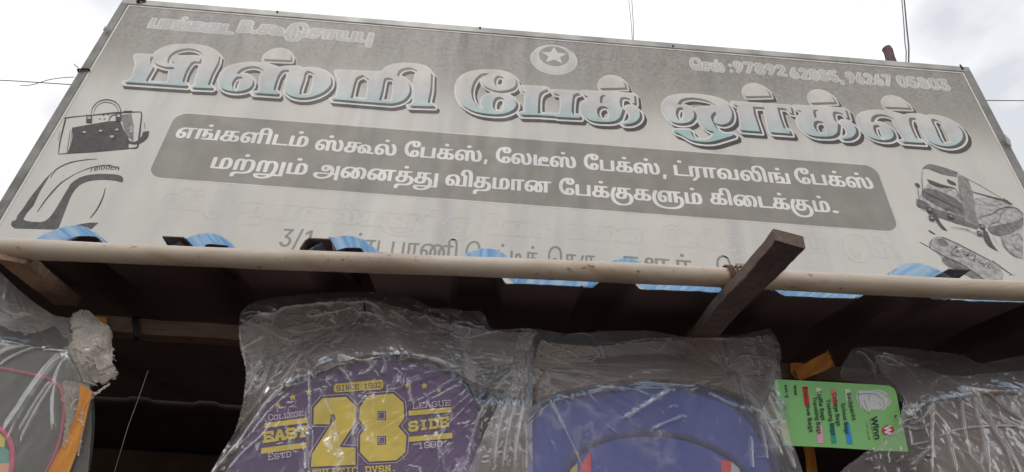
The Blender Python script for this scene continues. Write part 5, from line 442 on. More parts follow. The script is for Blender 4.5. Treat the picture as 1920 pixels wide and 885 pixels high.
22,-23,14,-4,10,3,12,18,12,22,-2,14,-18,-10,-22,24,-3,16,-10,15,-25,3,-40,30,-4],[2016,5857,-9,-17,-16,-6,-24,6,-8,17,7,16,19,7,22,-6],[2332,5751,-4,80,-8,20,-13,14,-24,11,-40,0,-24,-9,-23,-20,-18,-42,-3,-52,8,-42,22,-31,32,-9,38,6,18,18,9,
28,29,4],[2425,5857,-6,11,-12,4,-16,-3,-7,-12,5,-11,12,-4,18,3],[2008,5857,-4,10,-13,5,-18,-3,-6,-12,6,-12,12,-3,16,3],[-1532,5745,-3,-40,-10,-7,-15,-1,-9,-24,-12,-15,-24,-12,-30,0,-28,14,-24,38,-182,3,-14,-5,-26,1,-22,18,-8,38,6,32,16,21,
24,12,30,0,8,23,12,15,18,9,26,3,18,-5,13,-12,5,-14,-2,-20,18,-2,8,-8,2,-74,44,-1,8,63,17,40,31,26,42,7,34,-12,20,-25,8,-32],[-1704,5839,-7,-15,-14,-6,-24,4,-10,17,7,16,15,7,22,-4],[-1540,5743,-1,52,-5,28,-14,22,-21,12,-44,0,-20,-9,-15,-15,
-18,-40,-3,-66,-4,-3,-60,1,-2,80,-26,3,-5,-5,1,-94,96,-3,19,-37,25,-15,32,0,20,10,10,13,8,28,26,4],[-1771,5835,-3,12,-11,10,-40,0,-14,-7,-8,-11,-6,-31,-38,2,-22,-10,-12,-17,-6,-22,1,-28,8,-18,17,-11,24,0,12,7,10,-5,74,2,2,95,-5,6,14,12],
[2298,5777,-3,-9,-16,15,-24,3,-2,37,-32,4,14,19,26,12,23,-11,11,-24],[1565,5753,0,-80,-5,-10,-11,-5,-28,0,-20,-17,-20,-9,-46,-2,-18,6,-15,13,-6,18,5,18,-106,1,-18,15,-10,31,-15,-35,-23,-12,-28,-1,-20,7,-12,-5,-32,5,-18,-7,-34,3,-18,13,-14,
19,-7,20,-3,32,5,28,12,26,19,19,20,9,30,3,26,-9,16,-16,14,-32,10,5,134,0,-12,17,0,14,14,14,18,1,14,-7,7,-14,-7,-17,-18,-7,10,-14,2,-70,10,2,0,70,14,11,22,0,12,-6,12,6,80,0,12,-5,12,5,22,0,12,-11],[-1712,5839,-4,10,-9,5,-18,-1,-8,-14,5,-10,
9,-3,18,1],[2290,5791,-4,38,-11,17,-16,4,-23,-13,17,-5,8,-7,3,-32,23,-6],[1557,5751,0,40,-4,5,-27,-3,-3,-63,-14,18,-22,11,0,16,24,5,0,15,-84,1,-6,-5,0,-38,-12,-13,-3,53,-25,3,-6,-5,0,-76,-24,-3,-4,3,-2,80,-29,-2,-3,-75,-5,77,-113,1,-6,-5,0,
-38,-12,-13,-3,57,-7,26,-16,17,-24,8,-28,-3,-24,-14,-18,-28,-6,-32,3,-30,7,-22,16,-19,20,-8,26,1,18,12,6,-10,22,-1,8,13,22,-15,30,1,20,12,10,35,18,-1,6,-34,18,-13,100,2,8,13,22,-15,28,0,18,9,12,25,5,-21,-5,-20,-70,-1,-12,-7,-2,-12,5,-14,25,
-13,46,2,20,10,16,16,38,2],[389,5741,-3,-12,-13,-10,-1,-32,-11,-9,-32,4,-16,-6,-28,0,-24,14,-16,-12,-64,4,-14,-6,-66,0,-16,6,-12,-4,-28,3,-14,-5,-26,0,-22,10,-16,21,-9,26,-2,32,10,40,19,27,26,14,32,0,27,-15,19,-38,8,3,74,0,10,-4,12,4,164,0,
11,-9,1,-14,-6,-8,-17,-6,33,-4],[1362,5827,-3,10,-10,5,-18,-2,-7,-11,2,-10,9,-5,20,1],[-87,5693,-4,-26,-15,-24,-19,-14,-30,-9,-48,0,-28,9,-25,22,-17,30,-24,-7,-32,4,-42,-4,-20,6,-20,-31,-32,-20,-38,-9,-68,0,-32,7,-26,13,-19,17,-17,25,-22,
-8,-34,4,-42,-4,-32,16,-26,-15,-28,-1,-28,14,-24,-14,-32,2,-17,11,-10,18,-4,24,3,31,-6,-3,0,-68,-6,-10,-30,-3,-12,6,-18,-8,-24,0,-22,10,-20,-10,-26,0,-20,10,-12,17,-5,28,6,28,-5,3,-4,-3,0,-68,-10,-12,-26,-1,-12,6,-18,-8,-24,0,-22,10,-20,
-10,-26,0,-20,10,-16,20,-13,-11,19,-14,8,-24,-4,-16,-12,-13,-14,-6,-26,0,-24,12,-26,-12,-32,0,-24,12,-13,21,0,32,19,26,-16,16,-5,22,3,16,10,15,30,16,34,0,18,-6,16,6,30,0,18,-8,16,-17,34,22,42,3,2,3,-8,8,-3,14,8,12,13,7,24,-3,12,-18,-10,-19,
-22,-7,10,-3,20,4,74,0,16,-10,30,12,36,0,22,-6,20,4,74,0,16,-8,22,9,24,2,-10,16,2,14,14,12,18,1,15,-7,7,-16,-8,-16,-18,-8,16,-9,22,17,18,0,14,-14,14,-32,4,30,12,9,98,-2,8,-11,-3,-14,-27,-10,30,-12,19,40,11,9,14,0,18,-9,28,11,130,-2,13,-9,0,
-14,-7,-8,-20,-6,36,-18,9,8,0,34,4,8,9,5,35,1,-14,16,1,16,14,12,20,1,14,-8,7,-13,-3,-12,-12,-12,32,-1,13,-13,-7,-18,-23,-6,29,-12,21,40,11,9,130,-1,9,-12,-2,-12,-9,-8,-16,-1,-3,-5,32,-22,10,-20],[-1572,5763,-3,-8,-12,10,-20,3,-3,37,-27,4,8,
16,10,9,20,6,16,-13,8,-24],[381,5739,-4,9,-39,3,1,18,21,4,1,10,-6,5,-74,0,-6,-4,-8,4,-76,0,-5,-5,-3,-47,-30,15,2,18,21,4,-2,14,-77,1,-6,-5,0,-38,-10,-10,-7,74,-11,18,-20,11,-32,0,-22,-12,-18,-27,-6,-32,1,-32,7,-24,12,-17,20,-10,26,0,16,9,6,
-7,22,0,6,9,20,-11,66,0,16,10,8,-8,22,1,3,4,3,78,2,-78,4,-5,26,3,1,78,3,3,20,2,0,-27,-11,-16,-2,-20,7,-16,14,-9,32,1,18,12,6,-11,24,1,2,40,14,5],[-310,5817,-4,10,-11,5,-20,-3,-6,-12,3,-8,9,-5,22,1],[-831,5817,-3,10,-11,5,-18,-1,-9,-14,3,-8,
8,-5,22,1],[-1209,5817,-3,10,-11,5,-18,-1,-9,-14,3,-8,8,-5,22,1],[-1580,5775,-9,48,-12,9,-14,-4,-10,-9,22,-10,2,-31,18,-7],[2473,5771,-4,30,-12,19,-16,8,-28,-1,-20,-16,-3,-66,-13,-3,-3,3,-1,78,-26,3,-7,-5,0,-92,3,-4,108,2,17,16],[1143,5753,
-2,-4,-18,11,-22,0,-17,-7,4,44,8,16,17,13,12,1,13,-16],[2170,5751,-3,74,-30,-2,-1,-78,-5,-3,-42,1,-3,80,-5,3,-27,-3,2,-98,109,-1,5,5],[2045,5751,0,68,-4,7,-24,0,-5,-5,0,-76,-5,-3,-44,3,0,74,-4,7,-128,0,-4,-5,-2,-65,-14,20,-31,13,2,18,27,4,
-2,14,-96,1,-4,-5,0,-38,-17,-24,0,-14,7,-13,20,-10,44,3,13,12,9,26,7,-10,1,-14,-5,-14,-13,-8,-54,-3,-18,-6,-11,-15,-1,-20,8,-7,22,2,5,21,7,6,66,6,19,14,9,16,8,-7,26,2,2,79,4,3,7,-3,0,-72,-30,-34,9,-11,18,0,35,37,1,80,4,3,20,-3,0,-76,4,-5,
108,0,4,5],[2267,5735,-5,-28,-11,-14,-16,-1,-15,15,-11,52,8,59,3,-3,1,-88,32,-1,1,33,5,5,6,-9],[1135,5769,-5,40,-7,10,-8,0,-17,-18,-7,-32,42,-4],[49,5749,-2,-6,-18,9,-33,-5,5,46,10,16,14,10,10,-3,9,-15],[934,5741,-2,-22,-7,-16,-12,-12,-14,
-5,-28,0,-22,12,-20,-12,-26,0,-24,14,-18,-14,-26,7,-16,-7,-24,0,-18,8,-16,-8,-26,0,-20,9,-12,-7,-82,2,-38,-4,-14,6,-12,13,-8,34,3,24,10,22,15,14,22,9,38,-3,28,-25,4,19,12,7,24,-1,12,-15,38,18,48,-5,40,5,20,-8,16,-16,20,17,18,7,28,0,24,-10,
22,15,18,-2,10,-12,12,-32],[41,5761,-5,40,-5,9,-6,1,-15,-18,-7,-32,34,-3],[1819,5803,-2,4,-12,-7,-14,0,-2,-5,28,-13],[1747,5805,0,-16,-4,-3,-4,19],[2439,5773,-5,-24,-7,-6,-4,2,1,48,5,13,7,-11],[926,5741,-3,26,-12,30,-6,7,-14,1,-14,-10,16,
-44,0,-24,-6,-12,-7,10,-7,54,-12,14,-18,7,-24,0,-16,-5,-14,-13,-10,-17,-14,24,-20,11,-26,0,-16,-5,-20,5,-28,0,-28,-13,-18,-29,-2,37,-28,2,-4,-4,0,-76,-4,-3,-12,3,4,38,-11,30,-25,15,-28,0,-18,-7,-12,-12,-9,-18,-3,-24,7,-30,19,-15,26,0,12,6,
8,-4,74,0,5,5,1,20,12,-20,14,-7,26,0,16,11,16,-11,28,1,14,10,12,-10,14,-1,7,5,9,21,11,-17,13,-9,30,1,18,17,18,-17,32,-1,14,6,8,11],[-95,5693,-3,20,-9,17,-33,19,2,18,26,4,2,10,-5,5,-94,0,-8,-6,-10,6,-14,0,-14,-21,-12,-37,-18,15,-25,6,1,18,
26,3,0,15,-96,1,-5,-5,0,-38,-17,-17,-14,15,-30,8,2,18,24,4,2,10,-6,5,-130,2,-16,-5,-16,-13,-2,8,-10,7,-16,1,-11,-17,-15,-40,-12,12,-30,8,2,18,26,3,0,15,-96,1,-5,-5,-1,-38,-14,-13,-6,29,-11,24,-7,10,-14,1,-16,-11,18,-44,0,-24,-8,-13,-9,11,
-8,54,-11,13,-16,8,-34,0,-20,-8,-16,-19,-6,-28,6,-34,8,-10,14,-7,34,3,16,19,12,-15,16,-7,36,3,18,20,14,-17,18,-6,42,4,36,-4,14,5,12,11,10,-27,18,-21,22,-13,38,-9,68,0,38,9,31,22,15,35,26,-12,42,4,34,-4,16,5,12,10,12,-34,22,-24,30,-11,48,0,
24,7,20,14,12,18],[-1600,5717,-4,-26,-9,-14,-12,-3,-14,13,-10,46,4,59,3,-3,1,-80,30,-1,4,37,5,-8],[-1859,5757,-2,-4,-16,14,-19,2,9,17,10,5,9,-6],[-925,5775,-1,8,-5,3,-74,0,-20,-4,-22,6,-48,-3,-18,-11,-14,-19,-4,-24,3,-26,9,-15,16,-8,28,1,
18,12,18,-12,28,-1,14,9,8,16,5,-22,27,-1,4,7,0,74,22,4],[-1123,5775,-1,8,-5,3,-74,0,-20,-4,-22,6,-36,0,-28,-12,-18,-25,-11,24,-21,13,-30,0,-16,-7,-18,7,-40,-2,-18,-11,-11,-20,3,-22,14,-14,30,-3,22,12,8,-8,26,1,4,36,8,12,12,-10,1,-24,-7,-13,
-16,-8,-64,-2,-24,-8,-16,-21,1,-30,11,-16,18,-9,34,1,24,14,22,-15,32,1,14,12,4,16,-5,16,-15,12,-32,3,-14,-3,-48,-39,-11,11,-2,20,7,11,12,6,44,0,40,8,24,22,10,-29,20,-13,28,1,18,12,18,-12,28,-1,14,9,8,16,6,-22,26,-1,4,7,0,74,22,4],[684,5775,
-11,-23,-29,9,19,19,8,1],[845,5753,-2,-4,-31,12,9,15,12,4,9,-11],[747,5747,-3,-22,-5,-8,-1,30,-13,30,2,3,14,-9],[531,5747,-2,-6,-14,14,-22,4,6,14,10,7,10,-3,8,-10],[1279,5775,-2,-18,-20,0,0,20,18,1],[-1816,5767,0,-40,-13,-3,0,51,11,0],[673,
5771,-6,2,-8,-6,10,-3],[1517,5769,-2,4,-20,-6,20,-13],[-520,5753,-3,-20,-14,12,-24,4,10,15,12,6,14,-8],[-858,5739,-3,-4,-12,10,-24,4,10,15,12,6,12,-9],[-1047,5763,-14,-24,-34,10,12,15,12,5,18,-1],[-1245,5763,-14,-25,-34,11,12,15,12,5,18,
-1],[1747,5765,-5,-20,-7,-5,-8,3,-4,10,3,10,11,5],[-174,5753,-1,-6,-6,2,2,19,5,-3],[-214,5753,-1,-12,-16,-14,14,42],[-344,5753,-3,-7,-5,3,3,19,5,-3],[-432,5703,-5,-26,-24,-21,-42,-10,-40,2,-28,9,-21,18,-10,24,0,34,5,10,3,-38,17,-20,34,-3,
20,14,6,-11,26,-1,5,7,0,74,5,3,3,-81,31,-1,6,39,7,-8],[-714,5755,-2,-8,-6,2,3,19,5,-3],[-986,5755,-3,-22,-14,30,14,5],[-1184,5753,-3,-20,-14,30,14,5],[178,5755,-3,8,-14,-4,14,-7],[267,5751,-4,11,-3,-19,3,-1],[-528,5753,-11,9,-9,-5,17,-7],
[-869,5755,-6,7,-9,-5,13,-5],[-1059,5759,-10,3,-10,-7,14,-5],[-1257,5759,-10,3,-10,-7,14,-5],[-1371,5745,-2,12,-4,-1,0,-28],[-1451,5745,-2,-7,-5,1,1,17],[2515,5737,-4,9,-8,4,-20,-1,-9,-12,4,-10,11,-5,18,2],[-1891,5735,-2,-8,-4,2,0,18],
[1456,5735,-3,-18,-8,-6,-7,8,1,12,8,7],[1224,5735,-3,-18,-8,-6,-6,8,0,12,8,7],[818,5725,-1,-8,-5,0,-1,19,5,-1],[650,5725,-2,-8,-4,0,-1,20,5,-2],[498,5725,-1,-8,-5,2,-3,12,4,6],[1115,5727,-4,-10,0,18],[-1022,5719,-1,-10,-4,2,2,21],[-1220,
5719,-1,-10,-4,2,2,21],[307,5727,-2,-18,-8,-5,-4,7,1,12,9,7],[122,5727,-2,-18,-7,-6,-5,8,1,12,8,7],[-174,5725,-5,-21,-8,-4,-6,3,-5,10,3,10,18,6],[-344,5725,-5,-20,-8,-5,-8,5,-3,8,3,10,18,6],[-714,5725,-5,-20,-8,-5,-8,4,-3,9,3,10,18,6],
[-299,5713,-4,-10,-10,0,4,23,7,-3],[-552,5713,-3,-10,-5,2,-4,14,3,7,6,-1],[-670,5713,-3,-10,-10,0,4,24,7,-4],[-888,5713,-3,-10,-5,2,-4,14,3,7,6,-2],[-1086,5713,-3,-10,-5,2,-4,14,3,7,6,-1],[-1284,5713,-3,-10,-5,2,-4,14,3,7,6,-1],[157,5715,
-4,-12,0,19],[2257,5715,-2,3,-30,-5,8,-11,10,-4,9,5],[-129,5693,-3,-18,-11,-17,-20,-10,-18,-2,-20,5,-15,10,-10,16,-6,22,29,-17,32,0,23,13,11,24],[-1610,5695,-3,4,-21,-4,11,-14,8,4],[-137,5691,-2,3,-14,-13,-18,-7,-44,4,-2,-3,16,-15,28,-6,26,
11],[-1414,5683,-21,3,-12,-4,-3,-13,3,-12,6,-1],[-449,5673,-34,7,-30,-4,-14,5,-18,-7,-40,5,22,-17,36,-8,50,4],[1476,5663,-21,-7,-12,1,-7,6]],
 'address_text': [[1447,5567,0,-62,-4,-5,-8,2,-2,87,-5,28,-7,12,-10,6,-8,0,-12,-5,-12,-15,-7,-22,-2,-30,3,-24,4,-7,4,17,6,9,12,5,8,-1,8,-5,5,-8,2,-26,-6,-16,-13,-8,-16,1,-13,9,-8,12,-6,16,-4,42,8,36,7,14,10,11,14,8,16,2,12,-4,10,-8,7,-11,4,
-14],[1607,5633,-2,-8,-4,-4,-8,0,-5,6,0,10,5,6,10,-1],[1169,5627,-3,-8,-9,-4,-10,3,-4,9,4,9,10,4,9,-5],[-171,5565,0,-80,-2,-2,-10,-1,-2,3,-1,104,-6,20,-9,7,-11,-3,-5,-14,2,-18,18,-1,3,-3,-2,-10,-15,-1,-3,-3,0,-78,-3,-3,-8,0,-4,3,0,78,-4,3,
-12,0,-7,-5,9,-24,2,-26,-4,-20,-10,-10,-16,1,-10,13,-2,34,10,32,-10,7,-12,-1,-8,-6,9,-22,3,-22,-2,-22,-8,-12,-8,-3,-10,1,-11,12,-4,14,1,20,9,34,-13,7,-12,0,-10,-5,-8,-10,-4,-12,18,-2,11,-10,3,-20,-5,-20,-9,-8,-14,-1,-10,7,-6,12,-4,22,2,24,
7,18,11,12,18,7,16,0,20,-8,18,8,16,0,18,-8,16,6,12,0,5,35,7,10,10,5,8,2,10,-3,14,-12,6,-20],[441,5515,-1,-32,-5,-3,-7,3,-1,80,-2,28,-8,18,-8,5,-8,2,-15,-9,-11,-18,-6,-26,0,-32,6,-18,4,16,6,9,12,5,10,-3,7,-7,3,-10,-1,-28,-9,-13,-14,-4,-16,6,
-13,17,-8,36,2,42,11,30,11,12,9,6,18,3,10,-3,10,-8,7,-10,6,-30],[-37,5535,0,-56,-4,-3,-10,3,0,80,-4,32,-6,12,-8,6,-12,1,-8,-3,-12,-14,-8,-20,-3,-30,3,-26,4,-9,4,17,6,8,8,5,12,-1,8,-6,4,-8,2,-26,-7,-16,-11,-7,-16,1,-15,12,-8,14,-5,16,-2,42,
8,34,8,14,10,10,10,6,14,3,12,-3,13,-10,10,-26],[-734,5613,-3,-9,-10,-2,-5,5,-1,10,4,7,6,2,8,-5],[-1073,5619,-28,-146,-4,-4,-6,-1,-4,5,28,146,8,5,4,-1],[276,5607,-5,-10,-8,-1,-6,7,1,10,5,6,6,0,5,-4],[100,5607,-5,-10,-8,-1,-6,7,1,10,5,6,6,0,
5,-4],[-998,5499,0,-8,-5,-3,-52,0,-4,3,2,12,20,1,2,3,0,86,-4,1,-14,-14,-4,3,1,14,21,20,12,1,4,-5,0,-106,4,-3,14,-1],[-1126,5525,-5,-22,-16,-14,-12,-3,-12,2,-10,6,-6,7,-6,14,2,6,12,0,8,-14,14,-5,11,7,4,16,-2,12,-5,8,-23,8,1,12,20,35,-34,2,
-4,3,2,11,50,2,7,-3,-1,-12,-23,-38,20,-14,6,-12],[1650,5543,-2,-22,-8,-16,-13,-7,-14,3,-7,6,-5,12,-8,58,-8,9,-12,-1,-10,-10,-4,-16,12,0,12,-6,5,-12,1,-16,-7,-20,-7,-5,-10,-2,-12,7,-7,14,-3,24,3,24,7,18,12,12,16,5,16,-6,8,-9,5,-12,4,-52,7,
-9,6,-1,8,12,1,24,-4,24,-9,24,10,9,4,-3,9,-24],[1536,5555,0,-6,-3,-3,-18,-2,-3,-27,-11,-15,-20,-3,-10,3,-8,9,-3,10,0,14,3,10,9,12,0,38,3,4,59,0,2,-4,-1,-8,-18,-1,-2,-3,0,-20,2,-3,16,-1],[1097,5509,-2,-20,-6,-16,-10,-13,-14,-10,-20,-8,-30,
-4,-22,2,-18,5,-27,18,-11,14,-7,16,-7,44,6,38,9,14,13,7,18,-2,12,-11,3,-16,-5,-14,-16,-9,-20,2,-2,-11,3,-26,8,-22,13,-17,18,-11,18,-5,26,0,26,8,10,6,9,11,7,26,-4,26,-6,6,-10,1,-10,-7,0,-32,-4,-3,-13,1,-1,80,-4,3,-18,0,-3,-3,0,-78,-3,-3,-14,
1,-1,92,3,5,85,-1,2,-8,-3,-5,-22,0,-4,-3,0,-24,2,-2,22,1,12,-6,9,-15],[1208,5585,-3,-5,-22,0,-3,-3,0,-80,-33,-35,-8,-2,-7,9,30,34,0,74,-5,3,-20,0,-3,-3,0,-78,-3,-3,-12,0,-3,3,0,92,5,3,82,0,5,-3],[908,5523,-3,-14,-10,-11,-14,-4,-18,2,-3,3,2,
8,21,2,5,6,2,8,-2,8,-5,6,-18,3,-3,-3,-4,-24,-11,-14,-14,-5,-20,0,-16,6,-10,11,-2,14,4,14,13,12,1,40,4,3,84,-1,0,-12,-28,-2,-1,-22,3,-3,14,0,18,-7,8,-10],[1501,5583,-4,3,-8,0,-4,-3,0,-20,2,-3,10,0,4,3],[966,5571,-3,9,-8,2,-8,-7,-2,-12,6,-5,
8,0,6,5],[-645,5577,-2,-10,-16,-1,-2,-3,-2,-80,-10,-1,-3,3,0,78,-3,3,-12,0,-8,-5,9,-24,2,-24,-3,-20,-10,-12,-16,0,-7,6,-4,8,-2,34,10,32,-3,4,-8,3,-12,-1,-7,-6,9,-22,3,-20,-2,-22,-7,-13,-8,-4,-10,0,-7,5,-5,8,-4,14,1,20,9,34,-12,7,-12,0,-10,
-5,-9,-10,-4,-12,19,-2,10,-10,3,-20,-5,-20,-10,-8,-12,-1,-9,5,-7,10,-5,26,3,28,9,18,15,12,10,3,16,0,20,-8,20,8,16,0,16,-8,20,6,44,0],[844,5561,0,16,-3,3,-18,0,-3,-3,1,-22,20,-1],[649,5495,-6,-38,-7,-14,-9,-9,-16,-8,-20,-2,-12,3,-12,7,-16,
23,-7,36,2,42,11,40,6,3,6,-7,-10,-38,-2,-36,5,-30,13,-20,10,-6,12,-3,20,7,13,18,5,30,-3,24,-5,6,-4,0,-6,-6,-1,-34,-5,-3,-7,3,-1,80,-2,3,-10,0,-2,-3,0,-78,-6,-5,-7,3,1,95,52,2,6,-3,-1,-10,-13,-1,-4,-3,0,-24,2,-2,14,0,7,-6,6,-14],[535,5499,
-3,-22,-11,-16,-14,-7,-36,-3,-5,-8,-1,-16,-6,-3,-6,2,-1,21,7,14,8,5,34,2,8,3,9,10,3,14,-2,20,-12,10,-3,-4,-3,-26,-8,-12,-18,-5,-10,3,-8,8,-4,10,-1,14,3,12,9,12,0,38,2,4,57,-1,0,-11,-16,-1,-3,-3,0,-20,3,-4,14,-5,7,-7,5,-12],[-392,5577,-2,
-10,-15,-1,-3,-3,-1,-80,-10,-1,-3,3,0,78,-3,3,-12,0,-4,-3,0,-78,-4,-3,-9,1,-1,95,64,2],[-477,5499,0,-14,-4,-3,-71,1,0,96,9,1,4,-3,0,-78,4,-3,40,0,4,3,0,78,4,3,9,-1],[-562,5489,-3,-7,-70,1,0,96,10,1,3,-3,1,-79,56,-2],[-846,5499,-4,-20,-11,
-16,-10,-6,-14,-3,-30,-1,-7,-6,-3,-20,-8,-1,-4,2,0,21,8,14,10,5,30,0,14,4,10,9,4,14,-2,20,-6,7,-8,4,-3,-3,-3,-26,-10,-13,-10,-4,-12,0,-10,3,-6,6,-5,10,-1,14,3,12,10,14,1,40,64,0,1,-8,-2,-4,-17,-1,-3,-3,0,-20,17,-7,9,-7,6,-12],[306,5493,-3,
-20,-10,-16,-10,-6,-12,-3,-30,-1,-5,-8,-1,-16,-4,-3,-8,1,-2,20,8,16,10,5,28,0,12,4,10,9,4,14,-3,20,-11,11,-4,-3,-4,-28,-8,-11,-10,-4,-12,0,-8,3,-7,8,-4,10,0,14,3,12,9,12,1,40,60,-1,1,-7,-3,-4,-14,-1,-4,-3,0,-20,16,-7,8,-7,5,-12],[218,5483,
-3,-7,-16,0,-4,-2,-8,-45,-4,-2,-8,3,5,45,-39,1,-4,3,1,94,9,1,3,-3,1,-79,16,-2,4,3,-7,24,0,24,7,14,14,5,10,-5,7,-14,0,-20,-4,-28,3,-3,14,0],[129,5485,0,-6,-4,-3,-64,1,0,96,8,1,4,-3,0,-78,4,-3,48,0],[49,5565,-4,-5,-14,0,-3,-3,0,-20,3,-3,16,
-1,2,-8,-4,-3,-16,-2,-2,-23,-6,-14,-14,-9,-12,0,-10,4,-8,11,-3,16,3,14,10,14,0,39,4,2,54,0,4,-3],[491,5543,0,20,-4,3,-8,0,-3,-3,1,-21,10,-2],[-894,5543,-1,21,-14,1,-2,-22,4,-3,10,0],[262,5541,-1,17,-13,1,-1,-23,12,-2],[15,5539,0,18,-4,3,
-10,-1,-2,-22,4,-3,8,0],[1410,5531,-5,16,-6,1,-4,-3,-3,-16,5,-16,4,-1,5,5],[-255,5515,-2,20,-6,13,-6,-19,0,-26,4,-8,5,0],[-305,5515,-2,20,-6,12,-6,-18,1,-28,3,-6,6,1],[-706,5515,-3,24,-3,8,-3,1,-5,-21,0,-26,5,-7,4,1],[-756,5515,-3,22,-6,10,
-5,-22,1,-24,4,-7,4,1],[1576,5529,-2,10,-5,6,-6,-1,-5,-5,1,-16,6,-10,8,2],[1501,5543,-4,3,-10,0,-11,-7,-3,-14,6,-10,8,-3,9,5,4,10],[189,5529,-4,15,-5,-1,-3,-8,0,-20,6,-17,3,3],[844,5537,-3,3,-28,-2,-9,-7,0,-14,11,-9,18,1,9,10],[406,5511,-5,
16,-4,2,-5,-4,-3,-16,5,-16,3,-1,5,5],[-894,5525,-3,3,-6,0,-12,-3,-5,-4,-3,-14,6,-11,12,-2,6,5,4,10],[491,5523,-4,3,-8,0,-11,-7,-2,-16,7,-10,8,0,7,6],[-353,5509,-1,10,-5,7,-6,0,-6,-5,0,-16,6,-10,6,-1,3,3],[-804,5509,-1,10,-4,6,-6,1,-8,-5,1,
-16,7,-11,4,-1,4,4],[-74,5507,-3,14,-4,3,-6,-3,-3,-16,4,-16,8,2],[262,5517,-2,4,-5,1,-12,-3,-5,-4,-3,-14,6,-11,10,-2,6,5],[15,5517,-2,4,-4,1,-12,-2,-6,-5,-3,-14,5,-11,10,-2,7,5],[-963,5503,-8,-42,-10,-3,-3,3,5,44,12,3],[675,5495,-7,-42,-9,
-3,-3,3,4,42,7,5,6,-1]],
 'emblem_rim': [[563,7327,-3,-30,-6,-22,-9,-22,-15,-24,-19,-22,-22,-18,-30,-16,-18,-7,-24,-5,-28,-3,-28,2,-30,8,-22,9,-20,11,-24,20,-20,23,-12,20,-9,20,-8,28,-2,28,2,28,6,24,9,20,16,26,18,21,22,18,28,15,20,8,24,6,28,2,30,-2,28,-7,22,-9,20,
-11,24,-19,19,-22,15,-24,9,-22,6,-22]],
 'emblem_face': [[551,7327,-3,-30,-10,-30,-5,-12,-12,-18,-18,-21,-16,-14,-28,-16,-20,-8,-24,-6,-26,-2,-28,2,-28,8,-18,7,-18,10,-24,19,-18,21,-11,18,-8,18,-8,26,-2,28,2,26,4,18,11,26,10,16,18,22,12,11,14,10,22,12,3,-1,-26,-24,-15,-24,-9,-26,
-3,-28,1,-14,4,-18,10,-22,8,-14,12,-14,23,-18,20,-10,18,-5,20,-3,22,1,20,5,22,11,20,14,19,21,13,24,7,24,2,20,-2,20,-5,20,-9,18,-10,16,-24,24,1,1,22,-12,18,-14,21,-25,13,-20,9,-22,5,-24]],
 'emblem_disc': [[502,7367,-2,-20,-9,-26,-10,-18,-12,-15,-14,-12,-18,-10,-26,-9,-20,-2,-18,1,-20,5,-20,9,-22,17,-12,14,-11,18,-6,14,-3,14,-2,20,1,18,6,20,6,14,7,12,13,16,15,13,16,9,14,5,14,4,20,2,20,-2,22,-6,22,-12,16,-13,13,-16,7,-12,6,
-14,5,-20]],
 'emblem_star': [[389,7473,-26,-65,-70,-5,54,-45,-17,-68,59,36,60,-36,-17,68,53,45,-69,5]],
 'backpack_lettering': [[-2321,5968,-1,-2,-14,-2,-6,4,-4,8,-1,8,1,6,6,6,8,0,0,10,2,1,4,-1],[-2293,5972,-3,-4,-4,-2,-8,0,-6,4,-3,6,-2,8,1,6,3,6,3,2,6,0,8,-4,3,-8,1,-6,-16,0,-2,-2,3,-4,3,-3,4,1,4,3],[-2264,5966,-2,-2,-4,2,-4,20,-2,4,-4,2,-2,
-2,-2,-4,3,-18,-1,-2,-5,0,-4,30,7,0,6,1,8,-5,3,-6],[-2372,5958,-1,-2,-5,0,-3,4,-6,34,1,2,4,0,6,-34],[-2301,5986,-3,5,-4,2,-3,-1,-2,-6,3,-1,8,0],[-2349,5974,-1,-8,-4,-4,-6,-3,-6,2,-4,3,-2,8,-1,8,2,6,7,6,8,-1,5,-7],[-2328,5978,-3,10,-3,3,-4,
0,-2,-3,-1,-4,3,-12,6,-3,3,3],[-2355,5974,-3,12,-4,1,-2,-1,-3,-10,3,-10,2,-1,4,1],[-2414,5980,-8,-8,5,-32,-1,-3,-2,-1,-2,2,-6,30,-2,1,-6,-2,-1,3,1,2,18,10,3,0],[-2386,5958,-2,-6,-6,-4,-4,-1,-6,3,-4,6,-1,10,2,6,3,6,6,3,6,-1,3,-4,2,-8,-1,-2,
-13,-6,1,-6,4,-1,6,7,2,0],[-2393,5970,-3,5,-2,0,-4,-3,-1,-6,3,0,6,2]],
}
